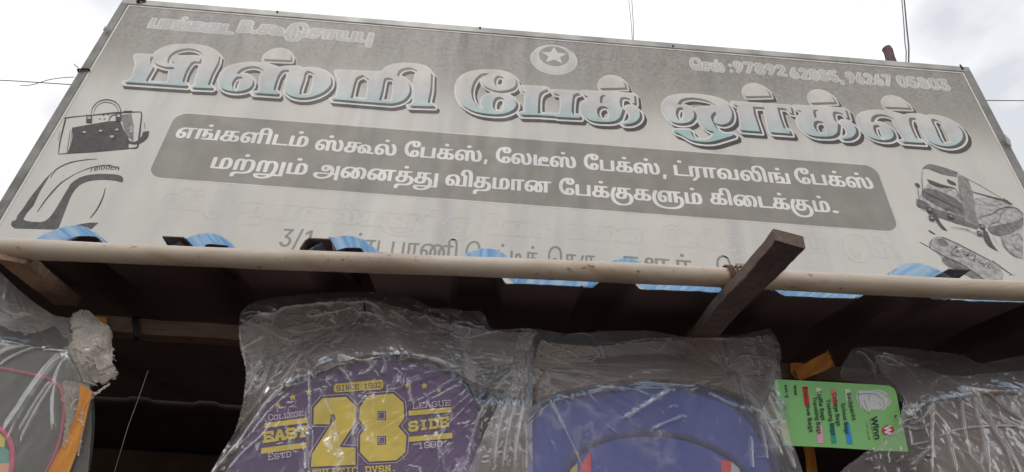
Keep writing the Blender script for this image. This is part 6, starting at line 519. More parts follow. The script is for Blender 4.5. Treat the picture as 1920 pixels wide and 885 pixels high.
PICS = [
 ['handbag_picture', 70, [[-2671,6288,182,74,27,8,58,8,54,-81,49,-55,34,-97,-344,-80,-12,87,-10,46,-11,31]]],
 ['handbag_picture', 62, [[-2659,6059,-33,115,-38,167,-5,16,-6,9,1,-6,29,13,114,34,-3,6,-116,-30,-31,-11,-4,-4,7,-12,4,-13,22,-98,25,-98,30,-87],[-2596,6403,145,37,144,29,-3,7,-20,-2,-61,-8,-65,-11,-65,-18,-59,-20,-18,-7],[-2309,6469,7,-5,
9,-20,65,-257,2,-13,-3,-10,-19,-7,-22,-4,3,-7,24,0,17,2,6,3,4,6,2,12,-11,55,-60,221,-13,26,-10,5],[-2660,6057,195,37,199,48,-2,5,-112,-23,-257,-56,-25,-6],[-2675,6271,48,-163,15,-43,2,0,-49,163,-14,42],[-2664,6272,38,-123,2,0,-37,123],
[-2597,6410,-10,37,-4,28,6,38,10,20,7,8,18,10,21,5,12,-1,25,-7,24,-12,11,-8,18,-20,17,-24,34,-71,3,1,-25,58,-17,28,-18,24,-22,20,-12,8,-27,10,-26,4,-22,-5,-19,-12,-7,-8,-11,-23,-5,-26,1,-29,15,-53],[-2583,6411,-8,32,-3,24,4,31,8,16,12,12,
14,7,9,1,33,-5,21,-10,9,-7,18,-20,15,-21,27,-60,2,1,-27,60,-15,23,-18,21,-10,8,-23,11,-34,5,-9,-1,-16,-8,-11,-12,-8,-18,-4,-21,1,-24,11,-44],[-2466,6353,-5,36,2,22,6,7,10,6,28,12,-1,4,-31,-8,-11,-5,-8,-8,-2,-13,1,-15,8,-37],[-2460,6345,26,
-59,35,-50,2,2,-32,52,-28,56],[-2707,6173,-21,74,-2,1,21,-74],[-2253,6377,29,-58,2,1,-28,58]]],
 ['handbag_picture', 130, [[-2413,6431,56,20,47,-98,52,-149,-48,44,-32,36,-36,62]]],
 ['handbag_picture', 60, [[-2332,6244,50,-33,12,-5,12,-2,8,3,13,13,11,30,1,14,-5,32,34,14,11,-47,-2,-19,-11,-28,-11,-15,-12,-9,-15,-5,-15,-2,-15,1,-16,5,-22,15],[-2412,6470,54,6,4,-17,-52,-6],[-2627,6407,35,4,27,-72,-35,-3],[-2455,6444,36,
4,26,-72,-35,-4],[-2527,6382,-1,-4,-4,-1,-5,2,-2,4,6,4],[-2516,6419,-1,-4,-5,-2,-5,3,-1,4,5,4],[-2488,6426,-1,-5,-5,-1,-5,2,-1,5,5,3],[-2498,6386,-1,-5,-4,-1,-5,2,-2,5,6,3]]],
 ['handbag_picture', 190, [[-2615,6394,21,2,8,-20,-21,-3],[-2442,6431,21,2,7,-20,-21,-3],[-2387,6238,-2,-10,-10,-3,-12,5,-4,10,4,6,9,2,10,-3]]],
 ['handbag_picture', 175, [[-2328,6343,18,10,19,-67,-18,-11]]],
 ['handbag_picture', 210, [[-2570,6256,-1,-7,-8,-3,-9,4,-3,8,3,4,6,2,8,-3],[-2477,6278,-1,-7,-8,-3,-9,4,-3,8,3,4,7,2,7,-3],[-2382,6298,-2,-7,-8,-3,-9,4,-3,8,3,5,7,1,8,-2]]],
 ['handbag_picture', 50, [[-2382,6222,-1,-4,-4,-2,-5,2,-2,5,6,3]]],
 ['backpack_picture', 85, [[-2639,5922,-20,-83,-15,-93,-7,-55,-4,-73,-8,-41,6,-33,-2,-3,-13,-9,-1,-3,0,-10,5,-11,10,-14,23,-12,233,13,-25,230,0,40,3,26,10,33,12,17,22,18,23,11,24,6,38,6,39,1,35,-2,43,-9,0,18,-3,9,-17,21,-11,6,-12,3,-25,3,
-58,-2,-44,-6,-48,-12,-22,-12,-19,-15,-21,-30,-9,-23,-8,-204,-4,-32,-7,-27,-8,-16,-13,-10,-18,-5,-37,-1,-40,4,-17,9,0,43,13,58,-8,110],[-2427,5490,49,32,60,26,35,11,51,5,-21,-51,-7,-10,-5,-4,-18,-4,-39,-1,-50,-21]]],
 ['backpack_picture', 72, [[-2626,5868,-1,34,5,26,15,25,22,24,26,19,31,15,49,17,59,14,-2,4,-60,-11,-50,-16,-33,-14,-26,-20,-23,-25,-15,-26,-3,-14,-1,-16,3,-35],[-2594,5608,13,101,22,96,16,41,41,63,-3,3,-44,-59,-10,-20,-8,-22,-13,-49,-12,
-71,-6,-81],[-2502,5909,40,35,34,24,56,22,36,6,17,-1,58,-21,0,3,-41,18,-18,6,-18,2,-37,-6,-39,-14,-35,-20,-55,-51],[-2287,5591,9,33,6,30,2,53,-4,54,-13,60,-4,0,10,-58,2,-52,-1,-52,-11,-66]]],
 ['travel_bag_picture', 178, [[2836,6313,39,39,27,23,13,5,20,0,18,-5,17,-7,58,-39,45,-43,13,-7,27,-9,29,-4,30,-1,20,2,82,17,19,0,35,-11,31,-18,42,-29,56,-53,-151,-379,-38,4,-16,7,-19,17,-15,21,-10,26,-2,16,10,54,0,16,-3,14,-9,14,-12,12,-14,
9,-32,14,-41,8,-104,-1,-24,4,-27,8,-27,9,-50,24,-93,50,-12,10,-8,13,-2,18,4,24,12,26,15,26]]],
 ['travel_bag_picture', 120, [[2888,6495,19,22,17,14,21,13,12,3,38,-5,35,-11,47,-16,56,-26,-24,-45,-66,9,-33,7,-14,6,-52,28,-14,5,-13,1],[3130,6472,108,-85,120,-110,2,3,-16,16,-102,96,-74,57,-36,26],[3210,6246,19,-27,10,-9,13,-5,16,1,20,5,
53,18,0,3,-51,-16,-20,-4,-15,-1,-12,4,-10,8,-21,25],[3165,6184,83,-20,1,2,-82,21]]],
 ['travel_bag_picture', 112, [[2834,6305,17,11,17,5,16,-1,37,-8,49,-22,31,-20,30,-24,13,-14,11,-16,9,-19,1,-12,-6,-29,-14,-45,-64,20,-31,13,-51,32,-72,52,-12,14,-3,18,10,29],[2762,6219,35,-9,16,-8,7,-8,24,-38,8,-7,28,-12,48,-10,48,-17,78,
-34,65,-34,-30,-44,-112,31,-96,39,-61,15,-10,6,-5,6,-9,35,-4,6,-7,4,-25,4,-7,3,-5,6,0,20]]],
 ['travel_bag_picture', 140, [[3121,6460,62,-21,-8,-91,-7,-47,-41,-161,-20,-124,-80,45,38,158,24,133]]],
 ['travel_bag_picture', 122, [[3163,6019,206,67,28,13,44,31,-29,-72,-80,-54,-33,-18,-35,-15,-34,-10,-15,-2,-10,-1,-17,5,-15,9,-8,12]]],
 ['travel_bag_picture', 80, [[2838,6106,19,-3,0,-48,3,-23,7,-25,18,-43,-29,13,-13,25,-10,48,0,18],[3128,6005,14,-17,5,-11,-2,-87,4,-21,12,-39,-40,30,-10,16,-5,18,-2,21,2,24],[3031,6418,33,-18,14,-13,1,-7,-3,-17,-32,11,-13,10,-2,9],[2791,
6356,19,2,8,-3,3,-9,-2,-23,-15,1,-6,3,-4,8],[2891,6404,87,-40,85,-22,-78,-6,-28,4,-25,7,-23,12,-13,12],[3361,6283,27,-19,23,-34,-30,7,-12,8,-5,11],[3167,6316,194,-59,48,-25,3,5,-32,24,-26,11,-184,49]]],
 ['travel_bag_picture', 110, [[2886,6495,-34,-96,-45,-176,2,0,4,12,50,185,25,75],[2809,6354,-22,-90,-17,-88,2,1,20,88,19,90],[3226,5957,-8,-76,1,-18,9,-29,6,-12,16,-20,10,-6,12,-4,30,-6,2,3,-29,7,-21,11,-15,19,-6,12,-9,28,-1,17,5,75],[3008,
6314,31,18,11,3,8,-3,5,-13,7,-86,2,1,-2,65,-3,23,-5,15,-9,4,-13,-4,-32,-21],[3162,5991,16,33,16,23,11,7,44,17,14,10,11,14,24,48,10,12,12,10,50,25,1,2,-37,-16,-28,-18,-11,-14,-25,-48,-9,-12,-12,-8,-44,-17,-12,-9,-18,-25,-15,-34]]],
 ['travel_bag_picture', 90, [[3133,6094,105,42,16,9,33,26,27,14,32,12,30,8,24,0,10,-3,17,-8,11,-18,9,-29,3,3,-8,29,-11,20,-17,10,-11,2,-24,1,-31,-7,-49,-21,-60,-43,-105,-44],[2922,6162,6,-20,7,-9,6,3,13,19,10,-23,3,-3,5,3,7,22,-2,0,-8,-20,
-8,24,-4,4,-7,-4,-12,-19,-6,7,-8,18]]],
 ['travel_bag_picture', 95, [[2838,6282,91,-65,112,-66,2,3,-203,131],[2830,6224,41,-36,39,-29,80,-43,43,-21,2,2,-122,67,-81,62]]],
 ['travel_bag_picture', 125, [[3276,5947,41,23,15,7,10,1,6,-5,3,-11,3,-34,3,1,-2,36,-3,12,-7,7,-12,-2,-16,-8,-41,-25],[3276,5894,7,-26,4,-9,6,-4,9,2,11,7,26,23,0,1,-36,-26,-7,-2,-5,3,-4,8,-9,25]]],
 ['travel_bag_picture', 130, [[2911,5995,56,-2,39,-5,27,-13,27,-21,2,3,-26,22,-12,9,-15,6,-40,4,-57,-1],[3167,5951,8,-65,2,1,-8,65]]],
 ['travel_bag_picture', 78, [[2808,6152,33,-8,-6,-40,-33,8],[2932,6107,33,-8,-7,-39,-32,8],[3114,6041,32,-8,-8,-38,-32,8],[3076,5984,32,-8,-7,-38,-32,8],[2797,6081,32,-8,-6,-39,-32,8]]],
 ['travel_bag_picture', 190, [[2814,6138,17,-4,0,-8,-18,4],[2938,6094,17,-4,0,-8,-18,4],[3119,6028,17,-4,-1,-8,-17,4],[3081,5971,18,-4,-1,-8,-17,4],[2802,6068,18,-4,-1,-9,-17,4]]],
 ['sling_bag_picture', 172, [[2738,5848,20,41,17,14,24,11,11,3,21,0,14,-4,12,-8,43,-37,71,-41,66,-56,59,-34,14,-10,12,-12,7,-17,0,-33,-2,-12,-4,-12,-16,-24,-131,-11,-85,52,-64,57,-46,25,-6,8,-15,31]]],
 ['sling_bag_picture', 125, [[2775,5748,30,10,18,-9,60,-54,85,-55,30,-32,-55,-7,-25,9,-15,9,-53,42,-64,44,-13,15],[2793,5885,8,10,13,6,11,0,8,-4,14,-12,5,-7,2,-10,0,-10,-3,-7,-14,-10,-16,-3,-6,1,-13,10,-5,7,-4,18]]],
 ['sling_bag_picture', 85, [[2723,5819,38,-35,36,-27,84,-50,20,-14,39,-38,46,-49,3,3,-43,52,-39,39,-41,28,-63,36,-78,58],[2672,5860,32,-26,29,-17,2,3,-57,40,-4,3],[3094,5755,41,-55,46,-46,3,3,-5,7,-57,66,-25,28],[3161,5653,43,8,1,2,-44,-8],
[2730,5819,7,34,27,38,-2,1,-18,-20,-12,-18,-4,-17,-1,-19],[2989,5795,-11,-9,-8,0,-2,-2,4,-4,6,0,9,9,4,5],[2933,5810,4,-5,-6,-6,1,-3,6,4,4,6,-4,6,-3,1],[2924,5810,10,-3,-3,-7,2,-1,5,6,2,7,-12,1],[2983,5764,-3,-7,-7,-2,-1,-3,5,-1,5,2,4,8,0,
3],[3076,5715,-11,-11,-9,0,-2,-3,5,-3,6,0,10,10,3,6],[2952,5796,-1,-12,-12,-7,-1,-3,9,2,8,5,1,12,-1,4],[3030,5737,-13,-9,-7,3,-2,-3,1,-3,4,-3,6,2,12,11],[3035,5731,-14,-5,-3,5,-3,-2,1,-8,3,-1,7,2,9,7],[2969,5803,-13,-9,-7,2,-2,-4,2,-4,6,-1,
10,9,5,5],[2940,5782,-1,-5,-6,-4,0,-3,9,4,2,7,-1,2],[3068,5734,-6,-11,-11,-3,-1,-3,7,-1,6,2,6,11,1,5],[3077,5704,3,-5,-6,-5,1,-2,5,2,5,5,-3,6,-2,1]]],
 ['sling_bag_picture', 80, [[2758,5958,13,-18,21,-11,4,5,-16,18,-18,11],[2860,5692,23,-54,2,2,-23,54]]],
 ['sling_bag_picture', 100, [[2829,5913,90,-49,138,-97,51,-32,2,3,-187,131,-63,34,-29,13],[2767,5728,13,-26,15,-17,10,-4,38,-5,10,-5,16,-18,15,-27,2,2,-14,28,-16,20,-11,4,-37,6,-10,3,-15,16,-14,24]]],
 ['sling_bag_picture', 95, [[2918,5858,-38,-29,-24,-22,-7,-17,0,-7,7,-11,19,-5,32,-2,1,2,-31,4,-18,6,-6,9,0,6,6,13,9,10,50,41]]],
 ['sling_bag_picture', 215, [[3009,5783,-6,-14,-13,-4,-1,-3,9,0,7,3,6,13,0,5],[3056,5753,-5,-8,-8,-2,-1,-3,5,-1,6,2,5,8,0,4],[2969,5770,-13,-12,-10,1,-2,-3,5,-4,7,0,11,10,4,6],[3061,5708,3,-5,-6,-5,1,-2,5,2,5,6,-3,5,-3,1],[2900,5820,11,-8,
-9,-10,2,-2,8,7,5,9,-2,3,-7,3,-6,1],[2934,5833,-14,-4,-3,6,-3,-2,0,-9,2,-2,8,2,10,6],[2929,5838,-19,-9,-6,6,-2,-2,1,-7,5,-4,4,2,17,11],[3053,5717,-18,-9,-6,5,-3,-2,2,-7,5,-3,5,2,15,12],[2978,5765,-9,-2,-2,2,-3,-2,0,-6,7,1,6,4],[2965,5784,
-5,-7,-7,-1,-2,-3,4,-2,5,1,6,8,2,4]]],
 ['sling_bag_picture', 105, [[2887,5845,12,-4,-4,-9,2,-1,8,11,0,4,-3,2,-14,0],[2940,5793,-10,-4,-3,3,-3,-3,0,-4,4,-3,3,1,10,8],[2971,5795,-15,-8,-6,4,-3,-2,2,-6,5,-2,4,1,13,11],[3019,5744,-11,-5,-4,3,-2,-2,0,-5,4,-3,3,2,11,8],[2964,5798,
-10,-5,-4,3,-3,-3,1,-5,4,-2,3,1,10,8],[3036,5726,-7,-12,-12,-3,-1,-3,8,-1,7,2,7,12,1,5],[2987,5786,7,-10,-11,-9,1,-3,9,6,7,8,-1,4,-5,4,-4,3],[2939,5786,1,-4,-5,-5,0,-2,10,6,-1,6,-3,1],[3042,5732,8,-2,-2,-6,2,-1,4,5,2,6,-11,1],[2984,5757,-7,
-13,-12,-3,-1,-3,8,-1,7,3,6,12,1,5],[2904,5808,-15,-1,0,8,-3,-1,-3,-11,2,-3,7,1,11,4],[2884,5817,3,-7,-8,-7,1,-3,7,3,6,7,0,4,-4,4,-3,2]]],
]
NEAR = {
 'number_outline': [[-676,18349,-3,12,-7,9,-80,77,39,73,6,16,-32,177,-4,14,-14,16,-128,97,-10,2,-271,-45,-7,-2,-12,-12,-62,-124,-123,104,-17,8,-26,-2,-237,-35,-7,-4,-8,-8,-58,-99,-10,-20,3,-29,29,-170,12,-17,8,-5,11,-3,133,9,2,-2,-116,-285,
-1,-10,2,-16,12,-99,5,-21,11,-14,15,-7,34,2,417,46,6,3,8,7,3,7,1,10,-16,104,1,3,100,-85,10,-7,7,-1,32,2,251,30,14,10,77,80,11,16,0,24],[-682,18347,11,-182,-3,-7,-6,-8,-81,-84,-9,-5,-13,-2,-257,-30,-11,0,-10,5,-32,27,-70,59,-12,15,-30,186,3,
10,36,77,-62,61,-4,-13,-111,-248,5,-3,128,3,9,-3,8,-6,6,-14,28,-171,0,-11,-5,-9,-6,-4,-8,-2,-434,-48,-16,3,-7,4,-8,15,-15,117,0,19,119,296,-1,1,-146,-9,-12,5,-10,12,-31,179,-1,17,8,18,59,99,11,11,248,37,14,-1,11,-5,130,-112,66,131,5,7,6,5,
262,45,18,-1,11,-6,115,-89,7,-6,6,-9,32,-163,3,-24,-4,-12,-42,-77,84,-83,6,-8],[-1174,18406,-34,-71,-4,-15,17,-110,-17,5,-119,-3,107,243,3,-1],[-915,18253,-11,68,-65,-8,10,-70,61,7],[-930,18313,8,-55,-11,-4,-43,-5,-9,58,53,8],[-953,18518,
-11,76,-8,0,-60,-8,12,-80,65,8],[-1493,18491,-7,14,-3,2,2,-30,3,2],[-969,18586,9,-65,-40,-7,-16,0,-9,66,50,8,4,0]],
 'yellow_print': [[-1585,17868,-3,9,-8,3,-32,49,-18,-3,-4,-54,-7,-4,3,-9,14,-1,13,3,-2,10,-8,3,1,4,3,2,21,1,3,-4,-6,-4,5,-10,23,3],[-1537,17918,-5,19,-2,3,-57,-8,5,-21,2,-3,10,2,-1,11,8,1,2,-2,10,-36,-1,-2,-8,-2,4,-12,28,3,3,3,-4,9,-9,2,
-10,38,10,2,5,-11,9,1],[-1460,17884,-3,9,-6,1,-2,3,-9,36,6,4,-3,11,-26,-3,2,-11,8,-2,3,-11,-2,-2,-20,-2,-3,11,1,2,5,2,-3,11,-26,-3,2,-11,6,-1,2,-2,10,-36,-7,-5,4,-10,21,2,5,2,-2,9,-9,4,-2,9,1,3,20,1,3,-12,-6,-4,4,-10,24,3],[-1397,17893,-6,
21,-3,2,-9,-2,1,-13,-21,-3,-3,2,-9,37,10,5,-4,11,-31,-5,3,-11,9,-2,9,-37,-7,-5,3,-10,55,6],[-1333,17901,-5,20,-2,1,-10,-2,1,-9,-1,-2,-25,-3,-2,2,-2,12,23,3,2,2,-2,8,-3,3,-23,-3,-4,12,2,2,24,3,3,-2,3,-9,9,1,2,2,-6,22,-61,-8,2,-11,9,-2,9,-37,
-8,-5,2,-8,3,-2,55,6,4,1],[-1278,17950,-5,20,-3,3,-51,-7,-6,-2,5,-21,2,-2,10,2,0,11,8,1,2,-2,9,-37,-9,-5,4,-10,29,3,1,3,-2,9,-8,0,-3,2,-8,39,9,1,6,-11,8,1],[-1216,17915,-3,10,-9,0,-2,2,-9,37,10,4,-1,10,-3,2,-31,-4,-1,-3,2,-8,3,-2,6,1,3,-2,
8,-37,-1,-2,-9,-3,3,-10,2,-1,25,3],[-1140,17937,-4,12,-2,2,-10,-2,1,-9,-7,-7,-17,-2,-11,6,-6,27,6,7,20,3,8,-4,4,-10,11,2,-2,15,-18,11,-28,-2,-16,-15,10,-43,17,-11,29,3,14,13],[-1621,17897,-3,-3,-9,-1,-2,2,2,18],[-1010,17953,-9,42,-21,11,
-45,-8,3,-11,9,-2,8,-38,-8,-5,4,-10,43,4,15,13],[-878,17968,-4,16,-15,9,-29,-1,-8,4,0,4,3,5,20,3,10,-3,4,-7,10,1,-1,14,-15,9,-32,-3,-15,-13,-5,9,-24,-3,1,-10,6,-4,-4,-31,-2,-1,-17,29,4,4,-3,11,-24,-3,-1,-3,1,-8,9,-3,31,-50,13,2,7,54,1,2,5,
2,4,-4,2,-12,14,-8,5,-2,26,3,7,-5,0,-4,-4,-4,-23,-3,-6,2,-4,8,-10,-1,1,-14,15,-9,33,3,12,11],[-821,18022,-4,10,-24,-3,-2,-2,2,-9,9,-4,3,-19,-1,-2,-29,32,-4,2,-7,-3,-1,-5,10,-46,-7,-6,3,-10,25,3,2,2,-2,9,-8,2,-4,21,1,2,30,-33,5,-1,5,3,2,4,
-11,47,6,4],[-1025,17958,-7,-8,-20,-2,-8,38,1,2,18,3,9,-4],[-772,17972,-1,8,-3,2,-16,-2,-1,-3,3,-9,16,1],[-1255,18498,-23,135,-124,106,-247,-35,-4,-2,-65,-111,31,-181,166,10,-6,106,2,2,35,6,22,-49,-29,-53,-140,-341,16,-129,440,48,-28,175,
-162,-3,-6,0,-1,2,127,286],[-704,18346,-99,97,52,97,-32,173,-3,4,-123,93,-263,-45,-63,-128,11,-139,85,-87,-44,-94,28,-175,104,-90,8,-1,267,32,83,88],[-1715,18208,-2,3,-3,-1,-434,-88,-2,-3,8,-54,5,-1,432,90,2,3],[-906,18270,4,-26,-3,-3,-84,
-12,-2,2,-13,91,5,3,83,9],[-1824,18271,-6,7,-3,12,0,9,-6,6,-7,0,-11,5,-2,3,1,3,15,2,2,2,-5,17,1,9,-7,6,-7,0,-11,5,-5,6,-5,-1,-8,2,-5,-5,-35,-8,-6,3,-4,-5,-7,-2,0,-6,-6,-8,-8,-3,-1,-9,5,-7,4,-14,-1,-7,7,-7,6,0,10,-4,4,-5,-18,-5,5,-17,-2,-3,
-5,-1,-3,2,-54,78,-5,4,-23,-7,-7,1,-5,-5,2,-10,-6,-83,-2,-3,-5,-1,-2,2,-4,12,-2,3,-24,-2,-10,22,-42,-8,-2,2,-4,12,1,2,42,10,2,-2,5,-15,25,3,-11,44,-4,3,-109,-24,-1,-2,9,-24,3,-1,9,2,3,-3,17,-56,-1,-3,-11,-2,-2,-3,11,-25,124,28,10,-1,3,4,18,
4,2,2,-9,24,-9,1,-1,1,2,3,38,8,2,-1,-1,-3,-9,-4,8,-23,3,-2,21,3,27,8,-2,14,14,-5,4,-5,6,0,6,-2,6,5,30,7,5,1,6,-3,5,5,6,2,1,6,6,8,6,2],[-223,18355,-5,55,-3,2,-446,-74,-2,-2,6,-51,2,-2,443,68,4,1],[-2081,18223,-2,-3,-40,-9,-3,2,-4,12,2,3,41,
9,2,-2],[-1728,18346,-11,42,-5,4,-103,-23,-2,-2,5,-22,8,-23,24,3,1,3,-4,17,12,4,3,-2,16,-58,-1,-2,-15,-4,-1,-2,8,-23,3,-2,55,12,2,2,-8,25,-2,1,-12,-3,-3,2,-15,60,14,2,6,-16,23,2],[-1858,18279,-7,-10,-38,-9,-8,2,-2,3,-3,10,7,-1,4,5,37,6,8,
-3],[-1997,18277,-1,-3,-15,-3,-1,1,2,25],[-1869,18318,0,-2,-6,1,-4,-4,-37,-6,-10,5,0,4,6,6,39,9,9,-3],[-584,18431,-5,7,-2,12,2,7,-5,7,-7,1,-8,3,-4,6,3,3,14,2,-3,18,2,7,-6,7,-7,0,-7,4,-5,6,-12,2,-6,-5,-32,-6,-7,2,-4,-4,-6,-2,-1,-7,-7,-7,-6,
-3,-3,-9,5,-7,2,-11,-1,-8,5,-7,7,0,7,-4,4,-5,-1,-3,-15,-3,2,-17,-1,-7,5,-7,7,0,8,-4,6,-7,11,-1,6,5,31,6,7,-2,11,7,0,5,7,7,6,3],[-498,18430,-6,22,-15,-2,-2,3,-10,57,2,3,14,3,2,3,-6,23,-60,-11,-1,-3,6,-22,2,-1,12,2,4,-1,10,-59,-2,-3,-16,-4,5,
-23,3,-2,56,11],[-265,18477,-6,41,-3,2,-20,-3,-2,3,-4,19,1,2,21,3,3,3,-7,41,-3,3,-104,-20,-2,-4,3,-12,-2,-3,-6,1,-12,6,-4,6,-12,2,-5,-5,-69,-15,5,-24,3,-2,9,2,2,-2,10,-59,-2,-2,-10,-2,-2,-2,6,-25,67,14,7,-3,11,7,1,7,12,11,5,-1,2,-11,3,-2,
102,21],[-615,18438,-5,-8,-38,-8,-6,2,-2,3,-2,11,5,-1,5,4,35,5,7,-4],[-1761,18478,-2,1,-423,-91,-2,-3,7,-45,3,-2,423,82,2,4],[-403,18484,-10,-12,-28,-6,-2,1,-10,61,31,7,11,-5],[-362,18484,-2,-2,-7,-2,-5,3,-9,55,5,6,6,1,2,-2],[-295,18499,-1,
-3,-39,-8,-4,16,2,2,38,8,2,-2],[-622,18479,0,-3,-5,0,-4,-3,-34,-5,-8,2,-2,5,8,10,36,7,7,-4],[-301,18545,-1,-4,-39,-8,-3,1,-2,15,2,2,39,8],[-954,18605,14,-100,-89,-12,-16,104,88,11],[-259,18644,-5,52,-3,1,-446,-72,-2,-2,7,-51,3,-3,443,72],
[-2071,18611,-23,-1,-16,20,-2,-23,-19,-5,-2,-3,21,-12,4,-24,15,15,21,-9,1,3,-11,20],[-1934,18714,-27,-2,-20,24,-2,-28,-23,-6,-1,-3,26,-15,2,-28,19,19,25,-11,1,2,-14,25],[-1776,18785,-26,-2,-19,25,-3,-29,-23,-6,-2,-3,25,-15,4,-28,17,18,27,
-10,0,2,-14,25],[-391,18895,-20,0,-12,17,-5,-20,-17,-5,-1,-2,17,-11,-1,-19,2,-2,14,13,19,-7,-8,20],[-1024,18876,-10,65,-19,22,-6,2,-479,-83,-16,-22,7,-61,23,-17,7,-1,472,71,20,20],[-1473,18812,-10,-13,-22,-3,-13,8,-2,11,3,2,5,0,4,-7,5,-3,
16,3,3,6,-2,6,-4,3,-22,-1,-13,9,-4,16,8,12,24,4,13,-8,2,-9,-1,-4,-6,0,-5,7,-6,3,-15,-3,-3,-4,1,-5,6,-7,23,1,11,-8],[-1433,18810,-2,-3,-23,-2,-2,7,6,3,1,3,-9,39,-3,3,-6,1,-1,7,21,4,4,-2,1,-7,-7,-4,9,-40,3,-2,6,-1],[-1387,18875,-5,-7,12,-49,
-5,-4,-3,1,-25,32,4,-24,7,-4,1,-6,-19,-3,-2,6,4,7,-12,49,6,4,3,-2,24,-31,1,2,-5,21,-6,4,-1,7,18,3],[-1330,18838,-10,-16,-19,-3,-14,10,-11,41,9,15,21,3,15,-10,1,-3,2,-9,-6,-3,-4,2,-2,8,-7,4,-13,-2,-2,-2,-3,-7,7,-29,2,-3,7,-4,11,2,5,7,0,9,5,
2,3,-1],[-1280,18835,-2,-3,-43,-6,-2,7,6,5,-9,41,-7,2,-2,8,39,7,7,-1,4,-18,-2,-3,-6,1,-3,9,-3,2,-17,-3,-1,-2,4,-16,17,2,3,-6,-1,-3,-16,-3,1,-14,4,-3,17,2,1,4,-1,7,6,3,3,-2],[-1190,18849,-5,-4,-21,-3,-3,2,-1,7,7,2,1,2,-7,32,-4,-1,-6,6,8,17,
4,0,5,-3,10,-50,8,0],[-548,18943,-25,-1,-16,23,-5,-27,-25,-8,23,-16,-1,-25,2,-2,18,18,25,-9,-11,25],[-1135,18866,-10,-13,-23,-4,-12,9,-2,9,2,2,6,0,3,-6,6,-3,15,3,4,6,-3,9,-24,-4,-13,8,-4,21,7,12,26,4,12,-8],[-730,18935,-25,-1,-16,23,-5,-27,
-24,-8,22,-14,2,-28,18,17,24,-9,-10,25],[-1087,18874,-8,-13,-2,-1,-23,-3,-12,9,-4,18,2,5,-4,5,-4,17,8,12,25,4,12,-8,5,-19,-2,-5,3,-4],[-1037,18874,-2,-4,-37,-6,-5,1,-2,10,26,36,2,4,-2,5,-5,3,-15,-2,-5,-4,0,-8,-6,-2,-5,12,8,12,25,4,13,-9,2,
-16,-23,-32,2,-2,15,3,3,2,0,6,6,2,2,-3],[-1098,18878,-2,7,-4,3,-17,-2,-4,-6,1,-7,7,-5,15,3],[-1151,18891,-3,13,-4,4,-17,-2,-4,-6,2,-11,3,-3,22,2],[-1103,18904,-2,8,-6,4,-16,-3,-4,-6,2,-8,5,-3,17,2]],
 'pale_print': [[-2008,18012,-5,19,-3,2,-6,-3,2,-13,-24,-6,-3,3,-4,19,20,5,1,3,-4,7,-21,-4,-7,20,2,2,23,5,3,-1,3,-11,8,0,1,2,-7,22,-52,-12,2,-8,6,0,3,-2,14,-51,-6,-6,3,-6,50,11],[-1952,18032,-4,15,-13,6,-26,-3,-8,4,-1,5,4,5,20,5,7,-2,4,-7,
7,2,-2,11,-13,6,-29,-5,-10,-13,5,-15,13,-6,4,-1,22,4,7,-4,1,-5,-4,-5,-20,-5,-7,3,-3,6,-7,-1,-1,-2,2,-10,13,-6,4,-1,26,6],[-1904,18077,-5,16,-2,2,-49,-12,5,-17,2,-2,7,2,-1,10,8,2,2,-1,11,-36,-7,-5,3,-8,23,5,2,2,-3,7,-6,-1,-3,3,-10,37,10,2,4,
-8,2,-2,6,1],[-1838,18061,-12,38,-17,8,-38,-11,2,-7,7,-1,2,-3,10,-35,-7,-5,3,-7,39,7],[-1849,18065,-6,-10,-20,-3,-10,38,18,5,9,-3],[-519,18220,-2,9,-13,0,-8,50,-2,3,-6,2,-14,-20,7,-6,4,3,3,-2,5,-31,-1,-2,-11,-3,1,-8,5,-2,31,5],[-446,18242,
-8,45,-14,9,-31,-4,-13,-13,4,-24,16,-7,30,5,3,-2,0,-7,-7,-6,-21,-3,-5,2,-5,7,-8,-2,1,-11,14,-8,31,4],[-382,18252,-3,18,-3,4,2,4,-3,19,-14,9,-33,-4,-12,-13,2,-19,4,-5,-2,-5,3,-18,13,-9,5,-1,28,5],[-320,18264,-7,40,-14,12,-29,-4,-11,-14,6,
-43,14,-12,29,4,10,13],[-395,18256,-1,-4,-4,-3,-22,-4,-7,4,-2,7,1,3,5,3,23,3,6,-2],[-333,18268,-1,-5,-6,-5,-15,-3,-7,4,-7,32,4,8,19,4,7,-4],[-462,18268,-2,-4,-28,-4,-6,4,-2,9,6,7,24,3,6,-4],[-399,18283,-5,-6,-24,-4,-5,2,-3,8,7,7,22,4,6,-4],
[-2110,18437,-4,11,-3,2,-5,-1,-1,-3,2,-9,-5,-8,-13,-3,-7,4,-2,3,-10,33,1,6,3,5,14,3,8,-5,3,-9,7,-1,2,4,-2,10,-2,3,-17,10,-22,-6,-7,-16,14,-45,16,-11,20,4,3,2],[-2059,18444,-10,37,-15,8,-23,-4,-9,-13,10,-38,16,-8,21,4],[-2007,18448,-5,17,-3,
2,-6,-2,1,-12,-18,-3,-10,34,1,2,6,3,-3,8,-23,-4,2,-9,7,-2,10,-32,-1,-3,-5,-4,3,-7,41,8],[-2071,18450,-1,-5,-5,-5,-12,-3,-6,2,-3,4,-6,25,5,7,12,2,6,-1,3,-3],[-1906,18471,-4,16,-4,2,-6,-3,1,-9,-19,-5,-3,2,-2,11,18,4,1,3,-2,6,-3,2,-17,-4,-4,
12,20,5,6,-8,7,0,1,2,-4,16,-3,3,-44,-10,-3,-2,3,-7,7,-3,9,-32,0,-3,-5,-3,-2,1,-4,11,-5,0,-4,-3,1,-10,-17,-4,-11,35,8,5,-3,7,-5,1,-17,-4,-2,-2,2,-7,8,-4,9,-32,-6,-4,5,-9,41,9,2,3,-1,4,6,-5,43,10],[-1805,18494,-4,16,-3,2,-7,-3,1,-9,-19,-5,-3,
